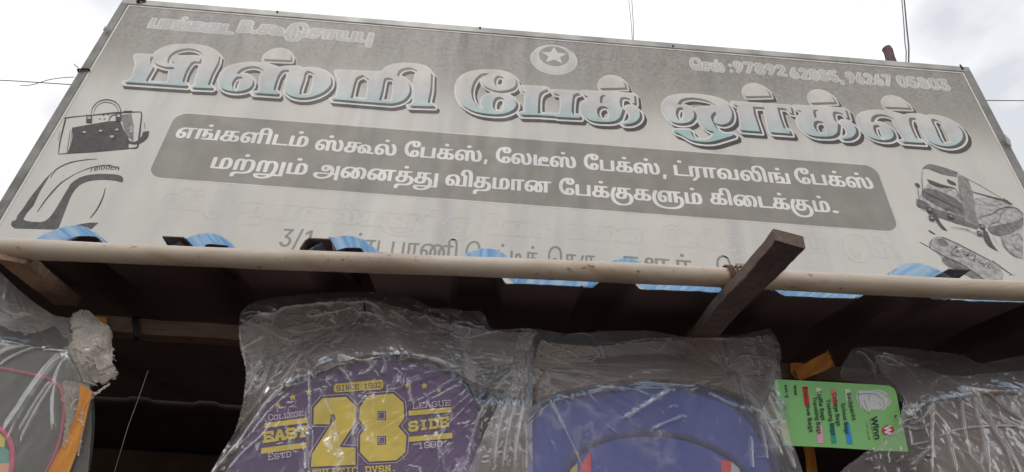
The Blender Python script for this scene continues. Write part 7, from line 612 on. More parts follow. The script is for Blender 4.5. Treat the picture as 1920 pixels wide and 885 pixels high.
3,-2,8,1,2,17,5,2,2,-2,6,-3,2,-18,-3,-3,11,19,6,3,-1,3,-8,7,0,2,3,-5,16,-3,3,-45,-11,1,-9,8,-2,9,-33,-1,-2,-5,-3,-4,6,-4,13,-4,3,-20,-5,-2,-2,4,-8,15,2,1,-5,-4,-6,-14,-4,-9,4,-7,25,5,8,14,3,8,-4,3,-5,7,0,1,2,-2,10,-15,9,-23,-5,-10,-15,11,
-36,15,-8,21,4,11,14,7,-9,44,10],[-618,18653,-4,25,-3,2,-7,-2,2,-15,-1,-3,-28,-3,-11,57,2,3,9,2,-1,8,-2,2,-29,-6,2,-8,7,0,2,-3,10,-56,-1,-2,-7,-3,2,-9,56,9],[-549,18666,-3,18,-3,2,-7,-3,1,-7,-1,-4,-30,-5,-3,3,-2,11,2,3,24,4,2,4,-4,7,-25,-4,
-3,15,31,7,2,-2,3,-9,7,0,2,4,-5,19,-60,-10,-2,-2,2,-7,7,-1,2,-2,7,-41,-8,-5,3,-8,59,10],[-474,18680,-2,7,-8,1,-28,50,-17,-2,-11,-57,-7,-6,2,-7,2,-1,23,4,-1,9,-8,3,2,6,3,2,25,3,4,-6,-7,-5,1,-6,3,-3,21,4],[-412,18701,-4,21,-4,2,-25,-4,-3,-2,
1,-7,3,-2,19,2,1,-8,-7,-7,-22,-4,-10,5,-5,29,7,9,22,5,9,-4,4,-7,8,1,-1,13,-17,9,-29,-5,-15,-15,7,-43,17,-9,29,4],[-346,18759,-1,6,-3,2,-23,-5,1,-8,9,-2,5,-37,-5,-7,-19,-4,-8,6,-6,35,1,3,6,2,0,8,-4,2,-21,-5,0,-8,7,-2,1,-2,6,-41,15,-10,29,5,
10,15,-7,41],[-272,18715,-3,18,-2,2,-8,-2,1,-10,-1,-2,-30,-5,-3,2,-2,12,2,3,24,4,2,3,-1,6,-2,2,-26,-3,-2,14,31,7,2,-1,2,-9,8,0,2,2,-4,20,-63,-11,0,-8,3,-1,6,0,2,-2,6,-40,-9,-5,3,-9,60,10],[-506,18705,-2,-2,-16,-2,5,25,3,-1]],
 'tag_ink': [[4299,18597,-1,2,-21,12,23,11,2,3,-26,18,-3,-3,2,-2,22,-14,-23,-12,-3,-2,0,-1,24,-13,2,-1],[4406,18634,1,10,-2,11,2,3,2,9,-2,4,-51,-11,-5,-6,0,-7,2,-3,27,5,9,1,4,-5,0,-4,-2,-7,-6,-5,-33,-7,-3,-4,-1,-10,1,-2,4,0,35,8,12,9],
[3913,18638,0,9,-2,3,-5,3,-6,-1,-7,-8,-5,-12,-2,-2,-3,2,0,4,2,5,4,3,-2,5,-3,0,-4,-4,-5,-8,0,-7,3,-7,6,-2,5,2,6,5,5,14,2,2,4,-2,-1,-4,-5,-7,3,-5,6,4],[4303,18659,-21,12,1,2,22,11,2,2,-20,19,-3,-4,18,-15,-25,-13,-2,-2,25,-14],[4070,18662,0,7,
-3,5,-5,2,-9,-5,-4,-6,-3,-9,-3,-3,-2,0,0,8,5,5,-1,5,-1,1,-9,-6,-3,-8,1,-9,3,-4,8,0,7,5,8,16,3,1,1,-3,-2,-6,-3,-3,-1,-3,2,-3,3,1,5,4],[3758,18642,-1,9,-3,3,-4,1,-6,-2,-7,-8,-3,-10,-4,-3,-2,5,1,4,5,5,-2,6,-8,-5,-3,-5,-1,-12,3,-4,4,-2,8,2,4,4,
8,16,3,0,0,-6,-5,-7,2,-4,3,1,5,4],[4412,18698,2,12,-3,10,4,5,1,8,-2,2,-12,-1,-40,-9,-3,-2,-2,-9,2,-5,35,6,4,-3,1,-5,-2,-9,-5,-4,-35,-8,-3,-6,0,-7,1,-2,7,0,34,8,10,8],[3915,18664,0,3,-2,3,2,4,1,7,-3,5,-4,4,-9,0,-11,-5,-5,-4,-5,-9,0,-6,2,-3,
-1,-2,-5,0,-2,3,0,6,5,8,-2,4,-3,0,-7,-9,-1,-11,2,-6,4,-3,5,0,35,7],[3670,18661,1,7,-2,6,-5,4,-5,0,-6,-4,-4,-8,-3,-11,-3,-3,-2,2,-1,5,3,7,3,3,-2,6,-6,-4,-5,-7,-1,-8,1,-8,4,-5,4,-1,5,2,4,4,10,21,3,-3,-2,-8,-4,-5,2,-5,3,0,2,3,5,6],[3908,18674,
-2,-3,-4,-4,-8,-2,-6,1,-1,2,2,8,9,5,9,-1],[4072,18686,1,3,-3,3,4,6,0,7,-2,4,-5,3,-6,1,-8,-2,-11,-7,-5,-8,0,-8,2,-3,-3,-1,-4,0,-2,2,1,7,5,8,-3,4,-7,-7,-3,-6,-1,-8,2,-6,6,-3,37,7],[3760,18666,0,3,-2,3,2,4,1,7,-2,5,-5,4,-12,-1,-11,-6,-6,-9,-1,
-8,2,-3,-2,-2,-3,0,-3,3,0,6,5,8,-3,4,-7,-6,-2,-6,-1,-8,2,-6,4,-3,9,0,30,7],[4292,18722,0,1,-3,-1,-14,-20,2,-2],[4066,18696,-4,-5,-8,-3,-8,0,-1,2,2,8,4,4,8,2,6,-1,1,-2],[3753,18676,-1,-3,-5,-4,-8,-2,-5,1,-2,2,2,8,9,5,9,-1,1,-2],[3918,18710,
1,7,-2,5,-6,3,-4,-6,4,-5,0,-5,-3,-4,-3,-1,-2,14,-3,3,-7,1,-5,-2,-7,-10,-1,-6,2,-4,-2,-4,1,-5,28,6,7,6],[4317,18748,0,2,-23,4,12,19,-3,39,-3,-4,2,-35,-14,-21,25,-6,-12,-24,2,-1],[3672,18690,1,5,-3,3,2,3,2,9,0,5,-5,6,-6,2,-12,-3,-11,-9,-3,
-12,2,-8,-2,-2,-5,2,-2,6,1,4,5,8,-3,6,-6,-6,-3,-8,-1,-11,1,-6,3,-3,4,-1,38,8],[3896,18704,-1,-2,-3,-1,-4,4,0,4,3,4,3,1,2,-1],[4077,18732,1,9,-7,7,-2,-1,-3,-5,4,-7,-1,-5,-3,-2,-3,0,0,11,-4,6,-9,-1,-9,-8,-2,-8,2,-6,-2,-6,2,-3,26,7,6,4],[3764,
18712,0,9,-7,6,-3,-2,-2,-4,4,-7,0,-4,-5,-4,-2,2,-1,13,-5,4,-6,-1,-8,-6,-2,-4,-1,-6,2,-8,-2,-2,0,-3,1,-2,24,5,9,6],[4435,18756,2,6,-1,3,-3,2,-4,1,-8,-6,-3,-9,0,6,-2,4,-48,-10,-6,-4,-3,-9,3,-4,20,3,30,7,7,7,3,-5,4,-1,7,4],[3666,18704,-4,-7,
-7,-4,-9,2,-1,7,3,6,5,4,9,1,4,-5],[4056,18726,-4,-2,-4,2,-1,6,4,5,3,-1,1,-1],[3742,18706,-2,-2,-5,1,-1,5,2,4,3,2,2,-1],[3932,18747,2,19,-2,2,-44,-10,-3,-2,-2,-21,3,-6,5,-3,9,1,9,8,3,-2,9,1,8,7],[3998,18750,-1,9,-2,4,-6,1,-5,-2,-5,-4,-6,-14,
-3,-4,-3,3,1,6,5,5,0,3,-1,3,-4,-1,-4,-4,-4,-8,-1,-6,2,-6,4,-3,3,0,6,2,5,4,5,14,3,3,3,-1,0,-3,0,-3,-5,-7,2,-4,6,3],[3904,18742,-5,-7,-6,0,-2,3,2,13,11,2],[4437,18777,0,8,-2,4,-38,3,-5,2,45,23,3,4,2,7,-2,8,-41,5,-2,2,45,23,4,6,1,8,-2,2,-6,-1,
-63,-33,-5,-4,-3,-10,2,-7,43,-5,-45,-25,-4,-6,0,-8,1,-4,2,-1,58,-7,8,1],[4092,18770,2,18,-1,3,-43,-9,-5,-3,-1,-25,4,-5,4,-1,10,4,6,6,7,-3,8,3,5,4],[3778,18749,1,19,-2,2,-42,-9,-4,-4,-2,-20,3,-6,5,-3,9,2,8,7,5,-2,8,1,8,7],[3924,18747,-4,-5,
-6,0,-2,2,1,11,12,2],[3677,18746,1,7,-2,6,-5,5,-4,-2,-1,-5,4,-7,-1,-7,-4,-3,-2,0,-2,18,-4,4,-6,-1,-9,-7,-2,-5,-1,-9,2,-6,-2,-6,2,-3,24,5,9,8],[4064,18765,-6,-7,-5,0,-1,6,1,9,12,3],[3750,18744,-5,-7,-6,0,-2,3,2,13,11,2],[4084,18771,-4,-6,-3,
-1,-3,1,-1,2,1,11,11,2],[3770,18750,-3,-5,-6,-2,-3,3,1,11,11,2],[3655,18738,-5,-1,-3,4,0,6,3,5,3,0,2,-2],[4000,18775,0,3,-2,3,4,8,-1,6,-3,4,-5,2,-12,-1,-5,-2,-8,-7,-4,-8,0,-5,1,-4,-1,-2,-3,0,-3,1,-1,3,2,7,4,6,-2,3,-2,1,-5,-5,-5,-12,1,-5,3,
-6,3,-2,11,1,28,7],[3993,18785,-3,-5,-4,-2,-8,-3,-5,2,0,8,3,4,6,3,8,0,4,-4],[3924,18793,-2,6,3,6,0,8,-3,3,-5,3,-9,0,-7,-3,-7,-5,-6,-10,1,-11,-4,-1,-3,4,0,6,5,7,-2,4,-3,0,-3,-2,-4,-6,-1,-7,1,-9,2,-3,7,-3,36,9],[3691,18790,3,23,-2,2,-44,-11,
-3,-2,-2,-25,1,-6,3,-3,8,-2,4,2,8,8,7,-3,5,1,9,8],[4097,18820,1,4,-3,1,-36,-8,-5,-1,-4,-4,-3,-8,2,-3,3,1,3,2,2,4,38,9],[3664,18785,-6,-8,-3,-1,-3,1,0,11,2,8,10,2],[4189,18827,0,11,-3,4,-5,1,-10,-5,-6,-16,-2,-2,-3,0,-2,2,2,8,4,5,-2,5,-6,-4,
-5,-8,0,-11,4,-5,4,-2,5,1,6,6,6,16,2,2,3,-2,1,-3,-1,-3,-4,-5,0,-3,1,-3,6,3],[3917,18803,-3,-5,-7,-4,-8,0,-3,3,2,8,11,6,7,-2,2,-3],[3837,18804,0,9,-3,5,-4,1,-6,-1,-6,-6,-6,-15,-5,0,0,5,2,5,4,3,-3,6,-8,-7,-2,-5,0,-12,2,-4,5,-1,4,1,6,4,8,18,3,
0,2,-2,-2,-6,-4,-5,3,-5,7,5],[3770,18793,0,5,-1,3,2,5,1,6,-3,6,-6,3,-10,-1,-13,-7,-5,-10,1,-11,-6,0,-2,2,1,7,4,7,-3,5,-4,-3,-4,-6,-2,-6,2,-11,3,-4,6,0,36,8],[4005,18821,0,6,-2,6,-5,4,-5,-6,4,-6,0,-4,-3,-4,-3,-1,-2,13,-4,5,-6,0,-5,-2,-7,-10,
-1,-8,2,-3,-3,-6,3,-3,27,7,7,6],[3683,18791,-1,-5,-3,-2,-4,-1,-3,4,2,14,10,2],[3764,18805,-1,-3,-5,-4,-8,-3,-7,2,-1,5,5,7,7,3,7,0,3,-4],[3983,18815,-2,-2,-3,0,-4,3,0,5,3,4,3,1,2,-2],[4088,18842,1,6,-2,7,-5,3,-7,1,-8,-2,-7,-4,-7,-7,-3,-6,0,
-7,2,-5,5,-4,6,-1,15,5,7,6],[3928,18838,0,6,-2,4,3,5,-2,4,-33,-7,-3,-2,0,-3,1,-4,21,5,6,-1,1,-2,0,-4,-2,-3,-4,-3,-22,-5,-2,-2,-1,-5,3,-2,25,7,6,4],[4081,18843,-3,-6,-8,-4,-8,-1,-4,4,2,7,8,6,11,0,2,-3],[4203,18876,0,5,-2,1,-45,-10,-3,-4,1,
-4,14,1,-15,-17,-1,-6,1,-1,3,1,18,17,10,-8,4,-1,2,2,1,5,-12,9,0,2,21,5],[3839,18830,0,3,-2,3,3,7,0,7,-4,5,-5,2,-10,-1,-13,-8,-5,-9,1,-11,-5,-1,-3,4,1,6,4,6,0,4,-3,2,-6,-6,-3,-7,-1,-8,2,-6,4,-3,11,1,30,6],[4019,18859,2,18,-1,3,-44,-9,-5,-4,
-1,-19,1,-4,3,-5,4,-1,8,1,10,8,2,-2,9,1,6,4],[3774,18840,0,8,-1,3,2,3,1,3,-2,2,-32,-7,-4,-4,0,-3,2,-2,22,5,3,0,2,-5,-2,-5,-3,-2,-23,-6,-3,-4,0,-3,2,-2,25,7,8,5],[3832,18841,-1,-4,-5,-4,-6,-2,-6,0,-3,4,2,7,2,3,10,3,5,-1],[3991,18854,-2,-3,
-4,-4,-5,0,-2,5,2,11,11,3],[4011,18860,-1,-3,-4,-3,-6,0,-1,4,2,9,11,3],[4093,18880,0,8,-2,4,-4,4,-4,1,-8,-1,-8,-3,-9,-8,-4,-12,1,-7,3,-3,8,-2,13,3,11,9],[3686,18856,0,11,-3,4,-7,3,-6,0,-9,-4,-7,-5,-4,-7,-2,-9,1,-10,4,-5,3,-1,1,2,3,7,-4,4,0,
8,3,5,4,4,2,-1,-1,-27,9,2,5,4,5,5],[3930,18867,0,4,-2,2,-32,-7,-4,-4,0,-3,4,-2,30,7],[4085,18879,-7,-7,-6,-2,-6,0,-3,1,-1,5,2,5,4,4,10,3,4,-1,3,-3],[4192,18896,1,6,-1,6,-6,5,-10,1,-10,-4,-8,-7,-4,-6,1,-11,4,-6,4,-1,2,1,3,5,-6,6,0,4,7,8,9,2,
6,-2,1,-3,-1,-6,-5,-5,1,-6,3,1,5,4],[3679,18855,-4,-6,-3,-3,1,18,4,-1],[3943,18871,-1,3,-3,2,-6,-4,-1,-3,2,-3,3,-1,4,3],[3842,18876,1,9,-5,7,-3,0,-4,-6,4,-5,0,-4,-5,-6,-2,1,-1,10,-3,7,-5,1,-4,-1,-9,-8,-2,-10,2,-6,-2,-6,2,-2,25,6,8,6],[3944,
18904,0,3,-3,3,-44,-11,-3,-6,2,-2,13,2,-16,-17,0,-6,1,-2,2,1,19,18,11,-9,3,0,2,4,-1,4,-11,9,3,2,18,4],[3776,18868,1,5,-3,1,-32,-7,-3,-3,0,-3,1,-3,5,1,28,7],[4365,18904,-10,107,-7,59,-2,1,-2,-5,18,-157,0,-5],[3821,18869,-6,-1,-3,4,1,6,3,3,3,
-1],[3789,18872,1,3,-2,2,-5,0,-2,-2,-1,-5,1,-2,5,0],[3790,18889,0,3,-3,2,-38,-9,-8,-5,-1,-8,1,-3,2,1,8,7,36,9],[4109,18933,1,3,-2,2,-46,-11,-3,-6,2,-2,24,5,3,-2,1,-3,-1,-3,-5,-5,-22,-5,-3,-2,-1,-5,3,-2,26,7,9,9,2,8,-1,6,8,2],[4014,18915,0,
7,-4,6,-6,3,-8,-1,-8,-3,-6,-4,-5,-7,-3,-10,1,-4,5,-6,3,-1,3,3,1,3,-4,6,0,5,1,3,6,5,1,-3,-1,-17,2,-4,10,4,6,5],[3688,18884,1,5,-2,2,-22,4,25,17,1,7,-2,2,-37,-25,0,-7,2,-2,31,-7],[4194,18934,1,9,-3,5,-5,3,-3,-2,-1,-5,4,-6,-1,-6,-3,-3,-2,0,-1,
2,-1,11,-4,5,-5,1,-5,-1,-8,-8,-2,-8,3,-8,-2,-4,2,-4,28,7,6,5],[3856,18916,2,17,-1,3,-46,-11,-2,-2,-1,-23,3,-5,5,-2,7,1,10,8,5,-2,8,2,8,7],[4005,18915,-2,-5,-4,-3,-1,1,2,13,4,0,2,-3],[3780,18911,0,9,-4,5,-12,1,-8,-2,-6,-5,-6,-6,-2,-7,0,-9,4,
-5,3,-1,3,2,2,5,-4,4,0,7,2,3,4,3,2,0,-1,-20,1,-3,13,5,5,5],[3947,18939,0,3,-2,2,-46,-11,-2,-5,1,-3,13,2,-15,-17,-1,-6,1,-1,3,1,18,17,14,-9,2,3,1,4,-12,11,3,2,18,3],[3828,18909,-1,-3,-5,-4,-6,1,-1,5,2,10,12,2],[4173,18928,-4,-2,-5,3,0,6,3,4,
3,0,2,-2],[3848,18915,-3,-5,-6,-1,-3,4,1,9,12,3],[3772,18910,-3,-5,-4,-2,2,15,5,-2],[4438,19152,-1,1,-19,-2,-117,-17,13,45,-1,1,-3,-1,-13,-45,-5,-2,0,-3,3,1,0,-2,-10,-37,-3,-91,48,-56,3,2,-47,56,3,89,10,38,133,20,-1,-6,-34,-84,2,-1,3,4],
[4100,18954,0,10,-3,3,-5,3,-6,0,-10,-2,-8,-7,-5,-6,-2,-8,2,-8,4,-4,3,0,3,2,2,4,-6,6,1,5,7,7,10,3,5,-4,0,-6,-6,-7,0,-3,3,-3,6,5],[4016,18942,0,3,-2,3,3,5,1,8,-3,5,-5,3,-13,-1,-10,-6,-7,-10,-1,-6,2,-5,-1,-1,-6,0,-1,4,2,8,4,5,-2,3,-2,1,-2,-1,
-6,-7,-2,-11,0,-5,3,-4,4,-2,39,7],[4573,19007,-3,78,-6,6,-53,57,-68,2,-3,-1,1,-3,67,-2,58,-61,3,-75,-56,-35,-3,-2,0,-3],[4196,18970,1,7,-2,4,2,8,-1,2,-47,-11,-3,-2,0,-5,2,-2,12,3,-2,-6,-1,-7,3,-5,3,-3,5,-1,9,1,8,3,7,6],[3692,18928,1,5,-2,2,
-33,-7,-3,-2,-1,-4,1,-3,2,-1,32,8],[4009,18953,-3,-5,-8,-4,-9,0,-2,4,4,8,8,4,9,0,1,-2],[3782,18936,-1,5,-20,3,-1,1,22,13,2,3,0,3,-2,3,-36,-23,-1,-4,4,-3,30,-5],[3705,18934,0,3,-4,2,-4,-3,-2,-6,5,-3,4,4],[3937,18961,0,7,-2,5,-5,4,-6,0,-8,-1,
-7,-4,-7,-6,-3,-8,-1,-10,6,-6,2,-1,3,3,1,4,-4,6,2,8,4,4,3,-1,-2,-20,3,-2,13,6,5,5],[4188,18971,-1,-3,-4,-4,-9,-3,-7,2,-1,2,2,8,2,2,10,4,6,-1,3,-4],[3702,18954,1,5,-2,2,-5,-1,-3,5,-3,-1,-5,-7,-20,-5,-4,-2,-5,-7,0,-9,1,-2,4,2,5,9,14,4,6,0,0,
-5,3,-2,5,4,0,5,7,3],[3929,18960,-2,-3,-4,-4,0,15,3,0,3,-3],[3850,18970,-1,8,-4,6,-7,2,-5,0,-9,-4,-6,-4,-5,-7,-3,-11,4,-8,4,-2,2,1,3,5,-4,6,0,5,1,3,6,5,0,-20,3,-4,10,4,5,5],[4116,18995,0,11,-5,6,-6,1,-4,-1,-9,-8,-8,-19,-6,-4,-3,1,-2,7,3,8,
6,5,1,5,-1,2,-10,-6,-5,-7,-2,-8,0,-8,2,-4,6,-4,11,2,5,5,9,21,3,3,5,1,3,-5,-2,-8,-7,-7,0,-3,1,-3,10,7],[4524,19010,0,46,-2,1,-2,-6,0,-40,1,-3],[4020,18990,1,6,-2,6,-5,4,-6,1,-9,-2,-9,-6,-5,-5,-3,-7,0,-11,3,-4,4,-1,3,1,2,5,-4,6,0,5,2,3,4,4,3,
0,-2,-21,1,-2,8,2,6,3,4,5],[3842,18970,-2,-5,-4,-3,-2,1,2,14,4,-2,2,-2],[4211,19024,-1,5,-3,0,-44,-11,-3,-3,0,-3,2,-2,12,2,1,0,0,-2,-15,-15,-1,-7,2,-2,2,2,18,17,14,-9,3,3,0,5,-12,10,2,2,18,4],[3786,18982,0,11,-4,5,-3,1,-4,-7,3,-4,1,-5,-5,
-6,-2,1,-1,14,-3,4,-6,0,-7,-3,-5,-6,-2,-11,2,-4,-3,-7,3,-2,27,7,6,5],[4012,18989,-3,-5,-3,-1,2,15,4,-2],[3696,18971,0,5,-2,2,-23,-5,-4,2,0,4,1,6,4,4,25,7,1,5,-1,4,-26,-6,-10,-10,-2,-6,0,-7,2,-6,-3,-3,1,-6,28,6],[3939,18984,0,5,-2,5,3,3,0,3,
-3,3,-30,-7,-5,-3,-1,-5,2,-2,24,5,3,-2,1,-7,1,-1],[4648,19076,-19,66,-2,0,-2,-5,-32,36,-90,20,-1,-3,89,-20,39,-45,14,-48,-41,-41,-1,-2,1,-1],[3764,18976,-6,-1,-2,3,1,7,3,2,3,0,1,-3],[3863,19002,0,4,-2,1,-40,-9,-6,-5,-2,-9,2,-2,3,1,4,7,39,
9],[4035,19023,0,5,-2,1,-40,-10,-6,-4,-3,-10,2,-2,3,2,5,6,34,8,5,1],[3952,19014,3,32,-2,3,-7,-4,-2,-13,-37,-8,-4,-4,1,-5,1,-1,39,9,0,-11,1,-2,5,1],[4200,19044,1,8,-5,8,-8,2,-10,-2,-7,-3,-7,-8,-2,-5,-1,-11,4,-5,6,-2,3,3,1,3,-5,5,0,6,1,3,5,5,
9,2,6,-2,1,-3,0,-5,-6,-8,3,-5,8,7],[3789,19006,-2,9,2,2,0,5,-2,2,-30,-7,-6,-4,1,-6,25,5,3,-3,1,-7,5,1],[3866,19014,-1,10,-4,3,-6,-1,-3,7,2,6,3,2,3,-1,-1,-4,2,-2,5,1,2,5,0,7,-5,3,-7,0,0,4,-2,2,-6,-3,-2,-6,-26,-6,-3,-3,0,-3,1,-3,27,7,3,-8,-4,
-7,-26,-6,-3,-4,1,-5,27,6,2,0,0,-5,3,-2,3,2,3,8,3,0,1,-6,2,-2,4,1],[4037,19040,0,4,-3,2,-40,-9,-7,-6,-1,-7,1,-3,2,0,5,4,1,3,35,9],[3701,19027,0,8,-4,8,-5,3,-11,0,-5,-2,-10,-10,-2,-5,-2,-9,1,-8,4,-6,4,-1,3,3,1,5,-5,6,0,6,1,3,6,6,10,2,6,-3,
-1,-8,-6,-9,1,-4,2,-2,8,7],[4028,19064,0,6,-2,6,-5,4,-6,1,-13,-4,-9,-7,-4,-9,0,-8,2,-4,4,-4,5,-1,7,1,8,3,9,8],[3802,19034,3,32,-3,4,-6,-4,-1,-12,-1,-1,-32,-7,-9,-4,0,-5,2,-2,39,9,0,-11,1,-2,5,1],[4202,19082,1,7,-2,6,-6,4,-3,-1,-2,-5,4,-6,0,
-5,-2,-4,-4,0,-2,13,-4,5,-6,1,-6,-3,-6,-8,-1,-6,2,-8,-2,-4,0,-3,2,-2,28,7,6,6],[4020,19063,-2,-3,-4,-4,-10,-3,-6,2,-1,2,2,8,2,3,10,4,8,-2],[4180,19076,-5,-2,-3,3,-1,6,3,5,3,0,2,-2],[3856,19060,0,5,-1,2,-24,-5,-3,1,-1,3,1,5,4,4,23,5,3,3,-1,
6,-26,-6,-4,-2,-6,-6,-3,-6,0,-5,3,-5,-3,-5,1,-4,32,7],[3484,19039,-9,11,8,26,-2,1,-2,-1,-8,-22,-5,5,5,16,-3,1,-6,-12,-5,5,-3,-4,6,-8,-3,-9,-27,-2,-2,-3,1,-3,26,2,-3,-11,2,-2,3,2,7,21,5,-6,-4,-13,5,1,3,9,6,-7,2,-1],[3704,19071,0,12,-4,6,-6,
2,-8,-1,-10,-4,-7,-8,-4,-15,1,-8,4,-5,3,-1,3,2,2,5,-4,6,0,6,5,10,4,1,-2,-26,1,-3,9,3,6,4,4,5],[4044,19109,0,11,-6,7,-5,2,-9,0,-14,-4,-12,-12,-5,-10,-1,-6,2,-7,4,-5,8,-2,3,2,1,5,-7,4,-2,7,4,10,11,7,11,2,3,-1,5,-3,0,-6,-2,-7,-9,-9,0,-5,2,-2,
12,10],[3697,19072,-3,-7,-3,-2,-2,0,2,16,1,2,4,-3],[4215,19122,2,20,-2,3,-44,-10,-5,-3,-1,-22,3,-6,5,-3,6,0,5,2,8,7,5,-3,9,3,6,5],[3589,19079,-3,3,-23,-5,-4,-2,-2,-7,1,-2,2,0,4,5,22,4],[4186,19117,-5,-6,-6,-1,-1,4,0,12,12,4,1,-3],[4207,
19123,-4,-6,-5,0,-3,4,1,9,1,2,10,3],[3871,19116,2,16,0,4,-2,2,-45,-11,-3,-3,0,-23,6,-8,4,-1,14,0,10,5,9,7],[3583,19093,0,5,-2,4,-5,1,-7,-1,-7,-4,-4,-9,0,-4,3,-4,3,-1,4,3,2,-3,9,5],[3864,19117,-6,-10,-7,-5,-10,-2,-7,2,-3,3,0,13,4,2,29,7],
[3707,19101,-1,8,-10,6,13,12,1,7,-2,2,-18,-16,-15,9,-4,-3,0,-6,1,-2,10,-5,-13,-14,-1,-7,2,-2,18,17,15,-8],[3568,19087,-2,-2,-2,5,3,4,2,-1],[3577,19092,-2,-3,0,7,2,0],[3459,19086,-1,3,-1,1,-4,-1,-2,-4,3,-3,3,1],[3484,19105,1,10,-2,2,-27,-5,
-3,-4,2,-3,8,1,1,-9,6,-3,9,4],[3592,19111,-1,4,-6,0,1,5,-2,6,-7,4,5,2,5,6,1,10,-3,4,-5,1,-8,-2,-7,-8,-2,-6,4,-7,6,-2,-6,-3,-5,-6,-1,-15,2,-1,19,4],[3477,19105,-1,-3,-5,-1,-2,2,1,5,7,1],[3580,19117,-3,-4,-9,-1,-1,4,4,4,7,1],[3487,19138,-1,
11,-28,-6,-2,-2,1,-3,9,1,0,-3,-11,-8,0,-4,2,-3,-3,-3,0,-2,3,-2,4,3,1,3,-4,3,9,6,6,-3,8,3,5,6],[3722,19148,3,33,-2,2,-44,-10,-4,-4,-3,-30,0,-3,2,-2,4,1,2,3,2,22,2,3,11,2,-2,-20,3,-4,6,4,2,23,12,2,-2,-24,6,-1],[3582,19141,-3,-4,-4,-1,-3,-1,
-3,4,1,3,6,3,4,0],[3480,19137,-3,-4,-3,0,-2,2,2,5,6,1],[3597,19162,0,3,-1,2,-15,3,-2,2,18,11,2,4,0,4,-1,1,-25,-5,-4,-3,-2,-3,2,-2,13,1,-13,-7,-3,-3,2,-4,12,-4,-12,-2,-3,-4,2,-3,27,5],[3465,19151,-2,2,-3,0,-4,-4,4,-3],[3489,19164,0,3,-2,3,
-16,3,17,10,3,2,-1,5,-2,1,-23,-5,-5,-3,0,-4,11,0,-10,-5,-3,-4,3,-3,6,-1,3,-2,-10,-2,-3,-3,2,-3,27,5]],
 'logo_disc': [[4599,18727,2,13,-2,16,-4,10,-7,7,-11,6,-3,-10,-5,-5,-41,-18,1,-1,33,-4,5,-4,-1,-11,-5,-6,-42,-18,38,-6,2,-5,-5,-11,-7,-3,-68,9,-1,8,5,11,41,18,1,2,-36,5,-3,5,2,10,3,4,76,34,-4,2,-17,1,-17,-3,-15,-5,-21,-12,-24,-22,-8,-13,-5,
-14,-2,-14,1,-10,8,-17,6,-6,11,-6,14,-4,15,0,17,2,15,5,19,11,12,9,12,13,9,12]],
 'logo_letter': [[4557,18683,2,9,-4,5,-36,5,40,17,6,5,3,11,-3,5,-36,5,-1,1,42,19,4,6,2,8,-1,3,-4,1,-80,-35,-4,-6,-1,-7,3,-5,36,-5,-1,-2,-37,-16,-7,-6,-2,-7,1,-8,10,-2,59,-7,5,2]],
 'bar_beige': [[4158,19188,66,5,-25,-147,-63,-4],[3821,19178,60,4,-8,-80,-58,-4]],
 'bar_blue': [[4053,18775,55,3,-21,-238,-64,-4]],
 'bar_salmon': [[3989,19179,65,4,-23,-207,-65,-4]],
 'bar_teal': [[3881,18763,54,4,-25,-231,-59,-4]],
 'bar_pink': [[3736,18729,55,3,-28,-203,-69,-7]],
 'bar_red': [[3666,19183,64,4,-22,-226,-66,-11]],
 'bag_drawing': [[4284,19144,22,36,153,9,45,13,22,4,26,0,25,-2,23,-5,16,-7,14,-10,11,-14,6,-16,5,-36,10,-24,1,-14,-6,-17,-17,-24,-12,-12,-32,-17,-18,-27,-11,-11,-10,-4,-19,-4,-142,-6,-32,-51,-20,28,-12,12,-7,4,-25,5,-13,7,-6,7,-7,16,-7,42,
-1,61,3,23]],
 'underline': [[4350,18838,6,2,-11,-230,-6,-2]],
}
def outline(flat, q):
    x = y = 0; o = []
    for i in range(0, len(flat), 2): x += flat[i]; y += flat[i + 1]; o.append((x * q, y * q))
    return o
def flat_print(name, loops, Y, m, parent, q):
    """flat printed shapes (mm outlines, holes inside) lying on the plane y=Y"""
    cu = bpy.data.curves.new('t', 'CURVE'); cu.dimensions = '2D'; cu.fill_mode = 'FRONT'
    for lp in loops:
        P = outline(lp, q) if q else lp
        sp = cu.splines.new('POLY'); sp.points.add(len(P) - 1); sp.use_cyclic_u = True
        sp.points.foreach_set('co', [c for x, z in P for c in (x / 1000, z / 1000, 0, 1)])
    o = bpy.data.objects.new('t', cu); C.objects.link(o)
    me = bpy.data.meshes.new_from_object(o.evaluated_get(bpy.context.evaluated_depsgraph_get()))
    bpy.data.objects.remove(o); bpy.data.curves.remove(cu)
    co = np.empty(len(me.vertices) * 3); me.vertices.foreach_get('co', co); co = co.reshape(-1, 3)
    co2 = np.stack([co[:, 0], np.full(len(co), Y), co[:, 1]], 1); me.vertices.foreach_set('co', co2.ravel()); me.update()
    me.name = name; me.materials.clear(); me.materials.append(m)
    r = bpy.data.objects.new(name, me); C.objects.link(r)
    if parent: r.parent = parent; r.matrix_parent_inverse = Matrix.Translation(-parent.location)
    return r

